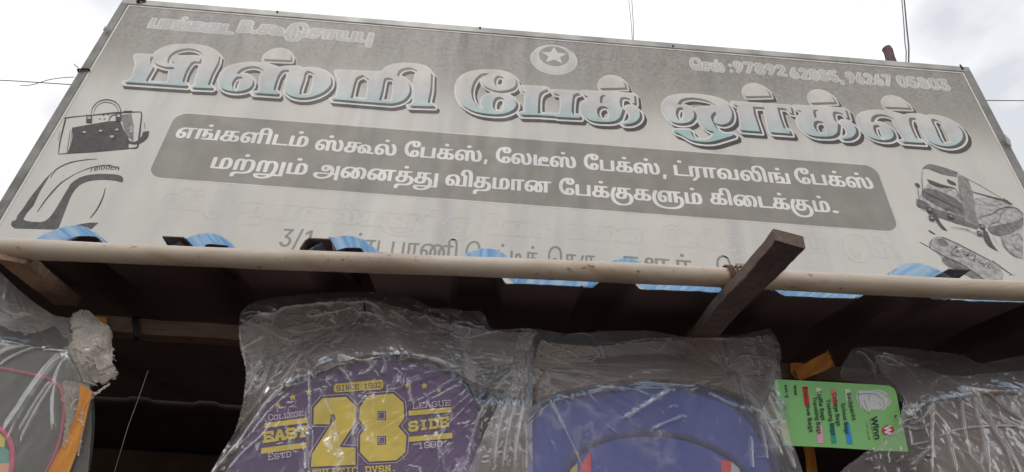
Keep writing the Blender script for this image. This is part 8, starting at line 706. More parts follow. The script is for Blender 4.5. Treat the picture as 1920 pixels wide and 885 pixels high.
# ------------------------------------------------------------------ the setting
m_ground = mat('dusty_road', (116, 105, 94), .95, .25, 3, .4, 60, .2, bdist=.01)
mesh_obj('street', [(-600, -600, 0), (600, -600, 0), (600, 600, 0), (-600, 600, 0)], [(0, 1, 2, 3)], m_ground)['kind'] = 'structure'
m_wall = mat('brown_plaster', (50, 39, 37), .9, .35, 6, .3, 40)  # plaster in a dark brown tone, varied at random
m_dark = mat('dark_plaster', (48, 40, 38), .95, .3, 5)
wt = thing('shop_building', 'dark brown shop building under the large printed sign', 'building', (0, 3, 0))
box('front_wall', (-3.2, 1.76, 2.06, 3.2, 1.96, 2.72), m_wall, wt)
for x in (-3.2, 2.9): box('pier', (x, 1.76, 0, x + .3, 2.2, 2.06), m_wall, wt)
box('side_wall', (-3.2, 2.2, 0, -3.0, 5, 2.6), m_dark, wt); box('side_wall', (3.0, 2.2, 0, 3.2, 5, 2.6), m_dark, wt)
box('back_wall', (-3.0, 4.8, 0, 3.0, 5, 2.6), m_dark, wt); box('roof_slab', (-3.2, 1.962, 2.6, 3.2, 5, 2.72), m_dark, wt)
box('floor_slab', (-3.0, 1.0, .004, 3.0, 4.8, .15), m_dark, wt)
m_lintel = mat('worn_lintel', (84, 70, 64), .85, .3, 12, .3, 60)
box('lintel', (-2.9, 1.72, 2.06, 2.9, 1.758, 2.142), m_lintel, wt, .004)

# ------------------------------------------------------------------ the sign board
def ripple(t):                                   # the slack flex sheet is never quite flat
    t.l(t.bump(t.noise(2.2, 3, t.co((1.6, 1, .4))), .8, .05), t.b.inputs['Normal'])
BY = 1.7
X0, X1, ZT, ZB = -1.413, 1.803, 3.812, 2.62
sb = thing('sign_board', 'long faded grey printed shop sign with large Tamil lettering above the awning', 'sign', (0.2, 1.75, ZB))
t = NT('sign_print')
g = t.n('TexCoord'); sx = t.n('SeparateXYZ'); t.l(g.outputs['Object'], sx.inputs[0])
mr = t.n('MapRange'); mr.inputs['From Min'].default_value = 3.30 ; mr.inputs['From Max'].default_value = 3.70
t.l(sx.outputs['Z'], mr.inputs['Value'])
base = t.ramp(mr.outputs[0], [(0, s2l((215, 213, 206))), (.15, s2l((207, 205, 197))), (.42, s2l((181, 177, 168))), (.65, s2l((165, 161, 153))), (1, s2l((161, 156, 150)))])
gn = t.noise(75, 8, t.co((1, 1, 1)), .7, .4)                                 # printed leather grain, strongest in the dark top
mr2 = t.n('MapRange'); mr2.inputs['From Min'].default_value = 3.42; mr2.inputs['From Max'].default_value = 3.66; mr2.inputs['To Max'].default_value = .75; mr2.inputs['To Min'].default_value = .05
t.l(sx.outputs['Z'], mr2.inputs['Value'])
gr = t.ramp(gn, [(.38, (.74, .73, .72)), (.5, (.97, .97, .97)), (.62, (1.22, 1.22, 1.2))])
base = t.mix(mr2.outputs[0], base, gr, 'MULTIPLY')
st = t.ramp(t.noise(9, 3, t.co((1, 1, .03))), [(.40, (.93, .92, .95)), (.5, (1, 1, 1)), (.62, (1.03, 1.0, .985))])
base = t.mix(.8, base, st, 'MULTIPLY')
# two long vertical creases in the flex, tinted slightly blue-grey
def crease(t, base, x, wd, k, col=(.80, .80, .88)):
    d = t.math('ABSOLUTE', t.math('SUBTRACT', t.math('ADD', sx.outputs['X'], t.math('MULTIPLY', t.math('SUBTRACT', t.noise(3, 2, t.co((.3, .3, 1))), .5), .03)), x))
    m = t.n('MapRange'); m.inputs['From Min'].default_value = wd; m.inputs['From Max'].default_value = 0; m.inputs['To Max'].default_value = k; m.interpolation_type = 'SMOOTHSTEP'; t.l(d, m.inputs['Value'])
    return t.mix(m.outputs[0], base, col, 'MULTIPLY')
for x, wd, k in ((-.135, .05, .8), (.755, .045, .7), (.32, .03, .25), (-.80, .03, .2)): base = crease(t, base, x, wd, k)
sp = t.n('TexVoronoi'); sp.inputs['Scale'].default_value = 7; t.l(t.co(), sp.inputs['Vector'])
base = t.mix(.5, base, t.ramp(sp.outputs['Distance'], [(.016, (.45, .42, .4)), (.03, (1, 1, 1))]), 'MULTIPLY')
dn = t.ramp(t.noise(2.2, 5, t.co((1, 1, .6))), [(.3, (.93, .925, .91)), (.6, (1.02, 1.02, 1.02))])
base = t.mix(1, base, dn, 'MULTIPLY')
t.l(base, t.b.inputs['Base Color']); t.b.inputs['Roughness'].default_value = .42; t.b.inputs['Specular IOR Level'].default_value = .4
ripple(t)
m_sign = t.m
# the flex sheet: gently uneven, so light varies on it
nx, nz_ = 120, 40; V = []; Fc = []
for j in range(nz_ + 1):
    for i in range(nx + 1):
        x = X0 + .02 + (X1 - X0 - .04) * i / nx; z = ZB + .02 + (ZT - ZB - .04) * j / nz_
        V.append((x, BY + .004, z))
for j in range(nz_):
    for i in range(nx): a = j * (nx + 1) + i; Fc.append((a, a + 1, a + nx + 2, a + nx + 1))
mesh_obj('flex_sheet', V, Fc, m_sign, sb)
def gmat(name, stops, z0, z1, rough=.5, dirt=.07, fine=14):
    """printed ink whose design runs from one tone to another with height"""
    t = NT(name); g = t.n('TexCoord'); s = t.n('SeparateXYZ'); t.l(g.outputs['Object'], s.inputs[0])
    m = t.n('MapRange'); m.inputs['From Min'].default_value = z0; m.inputs['From Max'].default_value = z1; t.l(s.outputs['Z'], m.inputs['Value'])
    c = t.ramp(m.outputs[0], [(p, s2l(v)) for p, v in stops]) if len(stops) > 1 else None
    f = t.ramp(t.noise(fine, 6), [(.35, (1 - dirt * 1.6,) * 3), (.62, (1 + dirt * .5,) * 3)])
    st = t.ramp(t.noise(9, 3, t.co((1, 1, .03))), [(.40, (.93, .92, .95)), (.5, (1, 1, 1)), (.62, (1.03, 1.0, .985))])
    if c is None:
        c = t.mix(1, f, s2l(stops[0][1]), 'MULTIPLY')
    else: c = t.mix(1, c, f, 'MULTIPLY')
    c = t.mix(.8, c, st, 'MULTIPLY')
    t.l(c, t.b.inputs['Base Color']); t.b.inputs['Roughness'].default_value = .42; t.b.inputs['Specular IOR Level'].default_value = .4
    ripple(t); return t.m
P = lambda n, dy, m: flat_print(n.replace('_face', '_lettering').replace('_text', '_lettering').replace('band', 'message'), ART[n], BY + .004 - dy * .3, m, sb, .25 if n == 'band_text' else .5)
m_lt = gmat('pale_print', [(0, (222, 219, 212))], 0, 1)
P('title_rim', .0008, gmat('rim_print', [(0, (216, 211, 201))], 0, 1))
P('title_shadow', .0016, gmat('shadow_print', [(0, (74, 68, 63)), (.5, (78, 72, 67)), (1, (84, 78, 73))], 3.25, 3.6))
P('title_halo', .0024, gmat('halo_print', [(0, (238, 237, 236)), (.45, (230, 228, 225)), (1, (221, 217, 207))], 3.25, 3.55))
P('title_edge', .0032, gmat('edge_print', [(0, (66, 76, 78)), (.35, (84, 88, 88)), (.7, (122, 120, 117)), (1, (144, 141, 135))], 3.25, 3.6))
P('title_face', .004, gmat('face_print', [(0, (176, 208, 203)), (.18, (172, 204, 199)), (.34, (194, 210, 208)), (.55, (209, 210, 209)), (.8, (216, 213, 207)), (1, (217, 213, 203))], 3.29, 3.56))
m_sh = gmat('small_halo_print', [(0, (222, 219, 211))], 0, 1); m_sf = gmat('small_face_print', [(0, (196, 197, 194))], 0, 1)
for nm, lo, hi in (('owner_name_lettering', -9, 300), ('phone_number_lettering', 300, 99999)):
    pick = lambda k: [lp for lp in ART[k] if (lp[0] * .5 < 300) == (lo < 0)]
    flat_print(nm + '_outline', pick('small_halo'), BY + .00376, m_sh, sb, .5); flat_print(nm, pick('small_face'), BY + .00352, m_sf, sb, .5)
# rounded band
def rrect(x0, z0, x1, z1, r, n=8):
    o = []
    for cx, cz, a in ((x1 - r, z1 - r, 0), (x0 + r, z1 - r, 90), (x0 + r, z0 + r, 180), (x1 - r, z0 + r, 270)):
        for k in range(n + 1): t = math.radians(a + 90 * k / n); o.append((cx + r * math.cos(t), cz + r * math.sin(t)))
    return o
m_band = gmat('band_print', [(0, (152, 149, 140))], 0, 1)
flat_print('message_band', [rrect(-1041, 2966, 1283, 3245, 42)], BY + .004 - .0005, m_band, sb, 0)
flat_print('message_band_border', [rrect(-1047, 2960, 1289, 3251, 47)], BY + .004 - .00024, m_lt, sb, 0)
P('band_text', .0026, gmat('band_text_print', [(0, (242, 240, 236))], 0, 1))
P('faint_text', .0008, gmat('faint_print', [(0, (214, 210, 202))], 0, 1))
P('address_text', .0008, gmat('address_print', [(0, (150, 148, 142))], 0, 1))
P('emblem_rim', .0008, gmat('emblem_rim_print', [(0, (224, 221, 214))], 0, 1))
P('emblem_face', .0014, gmat('emblem_face_print', [(0, (214, 211, 203))], 0, 1))
P('emblem_disc', .0018, gmat('emblem_disc_print', [(0, (158, 154, 148))], 0, 1))
P('emblem_star', .0024, gmat('emblem_star_print', [(0, (222, 219, 212))], 0, 1))
shades = {}
for k, (n, s, loops) in enumerate(PICS):
    if s not in shades: shades[s] = gmat('picture_tone', [(0, (s + 8, s + 6, s + 3))], 0, 1, dirt=.22, fine=60)
tones = sorted(shades)
for pic in sorted({q[0] for q in PICS}):          # each printed picture is one part: tones laid sheet over sheet
    bm = bmesh.new(); lv = 0
    for n, s, loops in PICS:
        if n != pic: continue
        lv += .0003
        for i, lp in enumerate(loops):
            p = flat_print(n, [lp], BY + .004 - lv - .00002 * i - (.0001 if n.startswith('sling') else 0), shades[s], None, .5)
            k = len(bm.faces); bm.from_mesh(p.data); bm.faces.ensure_lookup_table()
            for f in bm.faces[k:]: f.material_index = tones.index(s)
            bpy.data.objects.remove(p)
    o = bm_obj(pic, bm, shades[tones[0]], sb)
    for s in tones[1:]: o.data.materials.append(shades[s])
P('backpack_lettering', .0008, shades[PICS[0][1]])
# aluminium frame rails, printed white border line
m_alu = mat('dull_aluminium', (182, 181, 176), .45, .22, 9, .25, 60, .5, .25, stretch=(1, 1, 1), col2=(150, 148, 143))
m_alus = mat('dull_aluminium_side', (136, 135, 130), .5, .2, 12, .2, 60, .5, .25, col2=(108, 106, 101))
box('frame_rail', (X0, BY - .0005, ZT - .030, X1, BY + .035, ZT), m_alu, sb, .002)
box('frame_rail', (X0, BY - .0007, ZB, X0 + .028, BY + .035, ZT - .0305), m_alus, sb, .002)
box('frame_rail', (X1 - .030, BY - .0007, ZB, X1, BY + .035, ZT - .0305), m_alus, sb, .002)
box('frame_rail', (X0 + .0285, BY - .0005, ZB, X1 - .0305, BY + .035, ZB + .028), m_alus, sb, .002)
bx0, bx1, bz = X0 + .028, X1 - .030, ZT - .030
flat_print('border_line', [[(v[0] * 1000, v[1] * 1000) for v in ((bx0, ZB + .03), (bx0 + .007, ZB + .03), (bx0 + .007, bz - .008), (bx1 - .007, bz - .008), (bx1 - .007, ZB + .03), (bx1, ZB + .03), (bx1, bz), (bx0, bz))]], BY + .004 - .001, gmat('border_print', [(0, (238, 235, 228))], 0, 1), sb, 0)
m_black = mat('black_tie', (30, 26, 26), .5, .2)
m_rust = mat('rusty_brown', (92, 62, 56), .8, .3, 40, .4, 200)
# ties round the frame and the dark joint at the top right corner
a = at(166, 129.5, BY - .004); b = at(146, 130.5, BY - .004)
tube('frame_tie', [a + Vector((.004, .03, 0)), a, (a + b) / 2 + Vector((0, -.002, 0)), b, b + Vector((-.004, .03, 0))], .0035, m_black, sb)
a = at(1800, 121.5, BY - .002); b = at(1806, 130, BY - .002)
tube('frame_joint', [a, b], .003, m_black, sb, 6)
a = at(256, 4, BY - .004); b = at(270, 1, BY - .004)
tube('frame_wire', [a, (a + b) / 2 + Vector((0, -.004, .004)), b, b + Vector((.01, .02, .01))], .005, m_rust, sb, 6)
for px, py in ((1262, 86), (520, 22), (900, 52)):
    p = at(px, py, BY - .002); tube('screw', [p, p + Vector((0, -.002, 0))], .004, m_black, sb, 8)
# torn flaps of flex that stick out past the frame edge
m_flap = mat('frayed_flex', (176, 174, 168), .6, .15, 30)
for P_ in ([(1884, 252), (1894, 262), (1897, 274), (1889, 268)], [(196, 50), (205, 46), (200, 54), (193, 56)]):
    q = [at(x, y, BY - .014) for x, y in P_]
    mesh_obj('frayed_edge', [*q, *[p + Vector((0, .003, 0)) for p in q]], [(0, 1, 2, 3), (7, 6, 5, 4), (0, 4, 5, 1), (1, 5, 6, 2), (2, 6, 7, 3), (3, 7, 4, 0)], m_flap, sb)

# post and wires behind and beside the sign
pst = at(1667, 96, 1.80); p0 = at(1664, 104, 1.80)
q = tube('steel_post', [(p0.x + .012, 1.80, 2.72), (p0.x + .006, 1.80, pst.z - .05), (pst.x - .003, 1.80, pst.z), (pst.x - .007, 1.80, pst.z + .017), (pst.x - .008, 1.80, pst.z + .023)], .0185, mat('brown_painted_steel', (104, 80, 80), .7, .2, 30), None, 14, lambda t: 1 if t < .9 else .45)
tag(q, 'brown round post end rising behind the top edge of the sign at right', 'post')
m_wire = mat('dark_cable', (72, 72, 78), .6, .15)
m_wire2 = mat('thin_grey_wire', (120, 118, 116), .6, .15)
def wire(label, pts, r, m, name='overhead_wire', grp=None):
    q = tube(name, catmull([at(*p) for p in pts], 5), r, m, None, 6); tag(q, label, 'wire', grp); return q
wire('left strand of the dark cable pair dropping behind the sign top at right', [(1686, -60, 1.9), (1691, 0, 1.84), (1695, 50, 1.80), (1697, 82, 1.77), (1699, 96, 1.76), (1698.5, 118, 1.755)], .0022, m_wire)
wire('right thicker strand of the dark cable pair dropping behind the sign top at right', [(1690, -60, 1.9), (1695.5, 0, 1.84), (1700, 50, 1.80), (1703.5, 84, 1.77), (1704, 100, 1.76), (1703.5, 118, 1.755)], .0032, m_wire)
wire('left strand of the thin grey wires dropping behind the middle of the sign top', [(1172, -60, 2.1), (1179, 0, 1.9), (1184, 50, 1.8), (1185.5, 80, 1.76)], .0014, m_wire2)
wire('right strand of the thin grey wires dropping behind the middle of the sign top', [(1178, -60, 2.1), (1184.5, 0, 1.9), (1187.5, 50, 1.8), (1187, 80, 1.76)], .0016, m_wire2)
wire('thin straight wire running out of the photo left of the sign', [(-200, 143, 1.9), (0, 150.5, 1.8), (70, 154.5, 1.78), (140, 159, 1.76)], .0016, m_wire2)
wire('loose curled wire end beside the left edge of the sign', [(38, 160.5, 1.76), (60, 159, 1.74), (90, 150, 1.73), (115, 146, 1.73), (139, 144.5, 1.73)], .0012, m_wire2)
wire('short stub of wire sticking out of the tie on the left frame', [(139, 120, 1.70), (145, 126, 1.70), (152, 131, 1.69)], .0014, m_wire2)
wire('thin horizontal wire running out of the photo right of the sign', [(1846, 188, 1.78), (1880, 188.5, 1.80), (2100, 190, 1.95)], .0018, m_wire2)

# ------------------------------------------------------------------ awning: pole, rafters, sheets, rail
def pole_z(): return 1.98529601
PZ = pole_z(); PR_ = .0110
pL = Vector((-.5204, .66, PZ)); pR = Vector((.5712, .6058, PZ)); pd = (pR - pL)
def pole_y(x): return pL.y + (x - pL.x) / pd.x * pd.y
t = NT('cream_pvc')
n1 = t.noise(5, 6, t.co((1, 1, 1)), .6, .6); n2 = t.noise(16, 8, t.co((.25, 1, 1)), .7, 1.5)
c = t.ramp(n1, [(.3, s2l((174, 160, 146))), (.5, s2l((200, 191, 178))), (.75, s2l((184, 173, 158)))])
c = t.mix(.8, c, t.ramp(n2, [(.32, s2l((196, 150, 118))), (.48, s2l((236, 226, 216))), (.7, (1, 1, 1))]), 'MULTIPLY')
c = t.mix(1, c, t.ramp(t.noise(130, 3, t.co((.6, 1, 1)), .5), [(.66, (1, 1, 1)), (.73, (.50, .38, .32))]), 'MULTIPLY')
t.l(c, t.b.inputs['Base Color']); t.b.inputs['Roughness'].default_value = .42
t.l(t.bump(n2, .15, .002), t.b.inputs['Normal'])
pts = [pL + pd * (k / 60) for k in range(-20, 81)]
pts = [p + Vector((0, 0, .0012 * math.sin(p.x * 7 + 1))) for p in pts]
q = tube('awning_pole', pts, PR_, t.m, None, 24, lambda u: 1 + .02 * math.sin(u * 37) + .012 * math.sin(u * 91))
tag(q, 'long cream plastic pipe carrying the front edge of the awning', 'pipe')

SL = .255
def zs(Y): return PZ + PR_ + .0015 + SL * (Y - .632)      # valley level of the sheets
def wood(name, a, b, rough=.8, along=(1.6, .10, 1.6)):
    t = NT(name)
    g = t.noise(150, 8, t.co(along), .75, 1.2); f = t.noise(18, 6)
    c = t.mix(f, s2l(a), s2l(b)); c = t.mix(.8, c, t.ramp(g, [(.34, (.38, .34, .32)), (.5, (.95, .95, .95)), (.68, (1.4, 1.34, 1.28))]), 'MULTIPLY')
    t.l(c, t.b.inputs['Base Color']); t.b.inputs['Roughness'].default_value = rough
    t.l(t.bump(g, .6, .0015), t.b.inputs['Normal']); return t.m
m_wood = wood('weathered_brown_wood', (136, 106, 88), (172, 142, 118))
m_woodd = wood('dark_brown_wood', (82, 66, 58), (128, 110, 98))
RH = .0062; RW = .0148
def slope_hit(px, py):                           # where a pixel's ray meets the underside plane of the rafters
    r = M3 @ Vector((px - CX, -(py - CY), -F)); z0 = PZ - PR_ - 1.9 * RH - SL * .632
    return EYE + r * ((z0 - EYE.z) / (r.z - SL * r.y))
def rafter(a, b, label, m, y1=.815):
    top = lambda Y: PZ - PR_ + SL * (Y - .632) - .0005
    A_, B_ = slope_hit(*a), slope_hit(*b); x_at_p = A_.x; y0 = A_.y
    X = lambda Y: A_.x + (B_.x - A_.x) * (Y - A_.y) / (B_.y - A_.y)
    N = 24; V = []; Fc = []
    prof = [(-1, 0), (-.93, .12), (.93, .12), (1, 0), (1, -1.9), (.92, -2), (-.92, -2), (-1, -1.9)]
    for i in range(N + 1):
        Y = y0 + (y1 - y0) * (i / N) ** 1.3; wob = .0012 * math.sin(Y * 23 + x_at_p * 9)
        for u, v in prof: V.append((X(Y) + u * RW + wob + .0006 * random.uniform(-1, 1), Y + (.004 * u if i == 0 else 0), top(Y) + (v - .12) * RH + .0005 * random.uniform(-1, 1)))
    n = len(prof)
    for i in range(N):
        for k in range(n): Fc.append((i * n + k, i * n + (k + 1) % n, (i + 1) * n + (k + 1) % n, (i + 1) * n + k))
    Fc.append(tuple(range(n))[::-1]); Fc.append(tuple(N * n + k for k in range(n)))
    q = mesh_obj('wooden_rafter', V, Fc, m); tag(q, label, 'beam', 'wooden rafters under the awning'); return q
rafter((1481, 455), (1321, 630), 'dark wooden rafter whose sawn end pokes out past the cream pipe', m_woodd)
rafter((22, 487), (134, 580), 'brown wooden rafter ending under the left end of the cream pipe', m_wood)
# wire tying pipe to the right rafter, and the dark clip on the left one
t_x = .262
m_tie = mat('rusty_wire', (96, 66, 54), .7, .3, 60)
tie = thing('pipe_tie', 'brown wire lashing wound round pipe and protruding rafter', 'tie', (.24, .62, PZ))
for k in range(5):
    x = .2685 - .0032 * k + .001 * random.uniform(-1, 1); y = pole_y(x)
    ring = [Vector((x + .002 * math.sin(a * 1 + k), y + (PR_ + .0022) * math.cos(a), PZ + (PR_ + .0022) * math.sin(a))) for a in np.linspace(0, 2 * math.pi, 19)]
    tube('winding', ring, .0013, m_tie, tie, 6)
# corrugated profile: pitch, crest width
PX_CREST = [(-300, .03), (70, .030), (345, .026), (620, .030), (893, .0215), (1160, .0172), (1440, .010), (1688, .0255), (1990, .03)]
def xcr(px): return at(px, 470 + .045 * px, .655).x
CR = [(xcr(px), h) for px, h in PX_CREST]
CR = [(CR[0][0] - .17 * k, .03) for k in range(8, 0, -1)] + CR + [(CR[-1][0] + .17 * k, .03) for k in range(1, 9)]
def trap(x, hw_top, hw_base):
    for cx, h in CR:
        d = abs(x - cx)
        if d < hw_base: return h * (1 if d < hw_top else (hw_base - d) / (hw_base - hw_top))
    return 0
def sheet(name, y0f, y1, prof, zoff, m, nx_, ny, parent=None, xr=(-2.3, 2.3), arch=False):
    V = []; Fc = []
    for j in range(ny + 1):
        for i in range(nx_ + 1):
            x = xr[0] + (xr[1] - xr[0]) * i / nx_
            ya = y0f(x); Y = ya + (y1(x) - ya) * (j / ny) ** 1.6
            sh = (pole_y(max(-.9, min(.9, x))) - .632) * max(0, 1 - (Y - .64) / .8)
            V.append((x, Y + sh, zs(Y) + zoff + prof(x, Y)))
    for j in range(ny):
        for i in range(nx_): a = j * (nx_ + 1) + i; Fc.append((a, a + 1, a + nx_ + 2, a + nx_ + 1))
    o = mesh_obj(name, V, Fc, m, parent)
    so = o.modifiers.new('thick', 'SOLIDIFY'); so.thickness = .0012; so.offset = 1
    return o
# blue translucent strip over the pipe
t = NT('blue_translucent_sheet')
tr = t.n('BsdfTranslucent'); df = t.n('BsdfDiffuse'); gl = t.n('BsdfGlossy'); gl.inputs['Roughness'].default_value = .25
wv = t.ramp(t.noise(60, 3, t.co((3, .2, .2)), .5), [(.35, s2l((176, 212, 240))), (.6, s2l((222, 236, 247)))])
for x in (tr, df): t.l(wv, x.inputs['Color'])
m1 = t.n('MixShader'); m1.inputs[0].default_value = .75; t.l(df.outputs[0], m1.inputs[1]); t.l(tr.outputs[0], m1.inputs[2])
m2 = t.n('MixShader'); m2.inputs[0].default_value = .06; t.l(m1.outputs[0], m2.inputs[1]); t.l(gl.outputs[0], m2.inputs[2]); t.l(m2.outputs[0], t.out.inputs['Surface'])
m_blue = t.m
def arch(x, Y):                                  # crests of the blue sheet are worn to soft arches
    for k, (cx, h) in enumerate(CR):
        hb = .010 + 1.15 * h
        d = abs(x - cx - .010)
        if d < hb: return h * (math.cos(d / hb * math.pi / 2) ** .8)
    return 0
aw = thing('awning', 'blue and dark corrugated sheets laid over the cream pipe as an awning', 'awning', (0, .7, 2.0))
def dark_front(x):
    v = .706 + .0035 * noise.noise(Vector((x * 22, 1.3, 0))) + .002 * noise.noise(Vector((x * 70, 5, 0)))
    if x < -.02: v -= .0245
    if x > .50: v -= .010
    for px, s in ((303, 1), (592, 1), (1747, 1)):
        cx = at(px, 452, .64).x
        if abs(x - cx) < .0145 + (.006 if px == 592 else 0): v = .640
    return v
def trap2(x, Y):
    for px, h in ((303, .0165), (592, .0225), (1747, .0170)):
        cx = at(px, 452, .64).x; d = abs(x - cx)
        if d < .0205: return h * min(1, (.0205 - d) / .007) if Y < .72 else h * min(1, (.0205 - d) / .007) * (1 - min(1, (Y - .72) / .1)) + trap(x, .022, .034) * min(1, (Y - .72) / .1) - 0
    return trap(x, .022, .034) * (1 - .8 * max(0, min(1, (Y - .82) / .25)))
t = NT('dark_sheet'); t.l(t.ramp(t.noise(5, 5, t.co((1, .5, 1))), [(.3, (.08, .056, .056)), (.7, (.155, .108, .106))]), t.b.inputs['Base Color'])
t.b.inputs['Roughness'].default_value = .6; t.b.inputs['Specular IOR Level'].default_value = .25
sheet('blue_sheet', lambda x: .652 + .002 * math.sin(x * 9), lambda x: (dark_front(x) + .006 if dark_front(x) > .66 else .70), arch, 0, m_blue, 900, 4, aw)
sheet('dark_sheet', dark_front, lambda x: 1.755, trap2, -.0025, t.m, 1400, 26, aw)

# rail with nails
m_rail = wood('rail_wood', (120, 98, 84), (96, 76, 64), .8, (.10, 1.6, 1.6))
ra = at(217, 594, .80); rb_ = at(1455, 680, .80)
rl = thing('wooden_rail', 'brown wooden rail under the awning from which the wrapped bags hang', 'rail', (0, .80, ra.z))
V = []; Fc = []; N = 80; d = (rb_ - ra); th = .0150
for i in range(N + 1):
    p = ra + d * (-.045 + 1.75 * i / N); wz = .0008 * math.sin(i * .9)
    for (dy, dz) in ((0, 0), (.018, 0), (.018, -th * 1.35), (0, -th * 1.35)): V.append((p.x, .80 + dy, p.z + dz + wz))
    if i:
        for k in range(4): Fc.append(((i - 1) * 4 + k, (i - 1) * 4 + (k + 1) % 4, i * 4 + (k + 1) % 4, i * 4 + k))
Fc += [(3, 2, 1, 0), (N * 4, N * 4 + 1, N * 4 + 2, N * 4 + 3)]
mesh_obj('rail_batten', V, Fc, m_rail, rl)
# lower, wider board fixed behind the batten: seen through the film
V = []; Fc = []
for i in range(N + 1):
    p = at(460, 615, .80); p = ra + d * (.20 + .79 * i / N)
    for (dy, dz) in ((-.0035, .001), (.0175, .001), (.0175, -th * 2.05), (-.0035, -th * 2.05)): V.append((p.x, .80 + dy, p.z + dz))
    if i:
        for k in range(4): Fc.append(((i - 1) * 4 + k, (i - 1) * 4 + (k + 1) % 4, i * 4 + (k + 1) % 4, i * 4 + k))
Fc += [(3, 2, 1, 0), (N * 4, N * 4 + 1, N * 4 + 2, N * 4 + 3)]
mesh_obj('rail_board', V, Fc, m_rail, rl)
m_nail = mat('dark_nail', (34, 26, 24), .5, .2, metal=.4)
for (x, y0, y1) in ((568, 619, 656), (985, 640, 677), (1384, 664, 700), (683, 568, 584)):
    a = at(x, y0, .775 if x != 683 else .74); b = at(x + 1, y1, .782 if x != 683 else .742)
    tube('nail', [a, b], .0011, m_nail, rl, 8)
a = at(250, 598, .797); b = at(252, 636, .797)
for k in range(4): tube('tie_wire', [a + Vector((.0022 * k, .001, .004)), a + Vector((.002 * k, -.003, 0)), b + Vector((.002 * k, -.003, .003)), b + Vector((.001 * k, .001, 0))], .0012, m_black, rl, 6)
a = at(262, 645, .79); tube('tie_wire', [b, (a + b) / 2 + Vector((0, 0, -.006)), a], .001, m_black, rl, 6)
q = tube('hanging_thread', [at(278, 694, .80), at(262, 740, .80), at(240, 800, .80), at(210, 900, .80)], .0005, mat('pale_thread', (150, 140, 132), .7), None, 5)
tag(q, 'thin pale thread slanting through the dark gap left of the purple bag', 'thread')

# ------------------------------------------------------------------ plastic film
def film_mat(name, haze=.16, white=(205, 200, 196), crease=.45, gloss=.12, cs=22, facing=.45, bumpy=.0016, foldk=.7, fres=.42):
    t = NT(name); co = t.co()
    dn = t.n('TexNoise'); dn.inputs['Scale'].default_value = 11; dn.inputs['Detail'].default_value = 4; t.l(co, dn.inputs['Vector'])
    ad = t.n('VectorMath'); ad.operation = 'MULTIPLY_ADD'; ad.inputs[1].default_value = (.13, .13, .13); t.l(dn.outputs['Color'], ad.inputs[0]); t.l(co, ad.inputs[2])
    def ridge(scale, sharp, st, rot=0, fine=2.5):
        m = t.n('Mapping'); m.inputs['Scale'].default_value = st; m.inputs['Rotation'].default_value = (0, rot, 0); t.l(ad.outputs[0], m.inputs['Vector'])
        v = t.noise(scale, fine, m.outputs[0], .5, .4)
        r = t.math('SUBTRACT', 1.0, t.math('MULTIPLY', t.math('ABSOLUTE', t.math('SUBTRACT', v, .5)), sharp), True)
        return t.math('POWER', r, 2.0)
    c1 = ridge(cs * .5, 46, (1, 1, .45), .25, 3); c2 = ridge(cs * 1.5, 24, (1, 1, .7), -.5, 4)  # thin crease whitening, also painting in crisp glints
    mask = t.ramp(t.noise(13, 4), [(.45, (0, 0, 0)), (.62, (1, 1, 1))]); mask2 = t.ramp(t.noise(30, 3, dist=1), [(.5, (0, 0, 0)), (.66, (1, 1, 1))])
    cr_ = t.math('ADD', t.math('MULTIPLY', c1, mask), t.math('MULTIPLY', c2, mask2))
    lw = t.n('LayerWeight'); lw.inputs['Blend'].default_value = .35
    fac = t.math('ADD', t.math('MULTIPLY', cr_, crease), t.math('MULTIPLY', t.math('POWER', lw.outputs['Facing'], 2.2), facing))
    hz = t.math('MULTIPLY', t.ramp(t.noise(14, 5, t.co((2.2, 1, .5)), dist=.6), [(.25, (.7,) * 3), (.75, (1, 1, 1))]), haze)
    at_ = t.n('Attribute'); at_.attribute_name = 'fold'; br = t.ramp(t.noise(60, 3), [(.36, (.35,) * 3), (.6, (1, 1, 1))])  # crumple whitening plus highlights painted along the folds
    fac = t.math('ADD', fac, t.math('MULTIPLY', t.math('MULTIPLY', at_.outputs['Fac'], br), foldk)); fac = t.math('ADD', fac, hz, True); fac = t.math('MINIMUM', fac, .93)
    b1 = t.n('Bump'); b1.inputs['Strength'].default_value = .5; b1.inputs['Distance'].default_value = bumpy
    hh = t.math('ADD', t.math('MULTIPLY', cr_, .5), t.noise(38, 6, dist=1.2)); t.l(hh, b1.inputs['Height'])
    tp = t.n('BsdfTransparent'); tp.inputs['Color'].default_value = (.965, .96, .955, 1)
    df = t.n('BsdfDiffuse'); df.inputs['Color'].default_value = (*s2l(white), 1); tl = t.n('BsdfTranslucent'); tl.inputs['Color'].default_value = (*s2l(white), 1)
    gl = t.n('BsdfGlossy'); gl.inputs['Roughness'].default_value = .15; gl.inputs['Color'].default_value = (1, 1, 1, 1)
    for x in (df, gl, tl): t.l(b1.outputs[0], x.inputs['Normal'])
    ma = t.n('MixShader'); ma.inputs[0].default_value = .35; t.l(df.outputs[0], ma.inputs[1]); t.l(tl.outputs[0], ma.inputs[2])
    mb = t.n('MixShader'); t.l(fac, mb.inputs[0]); t.l(tp.outputs[0], mb.inputs[1]); t.l(ma.outputs[0], mb.inputs[2])
    fr = t.n('Fresnel'); fr.inputs['IOR'].default_value = 1.4; t.l(b1.outputs[0], fr.inputs['Normal'])
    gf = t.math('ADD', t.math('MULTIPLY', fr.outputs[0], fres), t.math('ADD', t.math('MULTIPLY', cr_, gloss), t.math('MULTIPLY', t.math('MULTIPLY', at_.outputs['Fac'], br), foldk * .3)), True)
    mc = t.n('MixShader'); t.l(gf, mc.inputs[0]); t.l(mb.outputs[0], mc.inputs[1]); t.l(gl.outputs[0], mc.inputs[2])
    t.l(mc.outputs[0], t.out.inputs['Surface']); return t.m
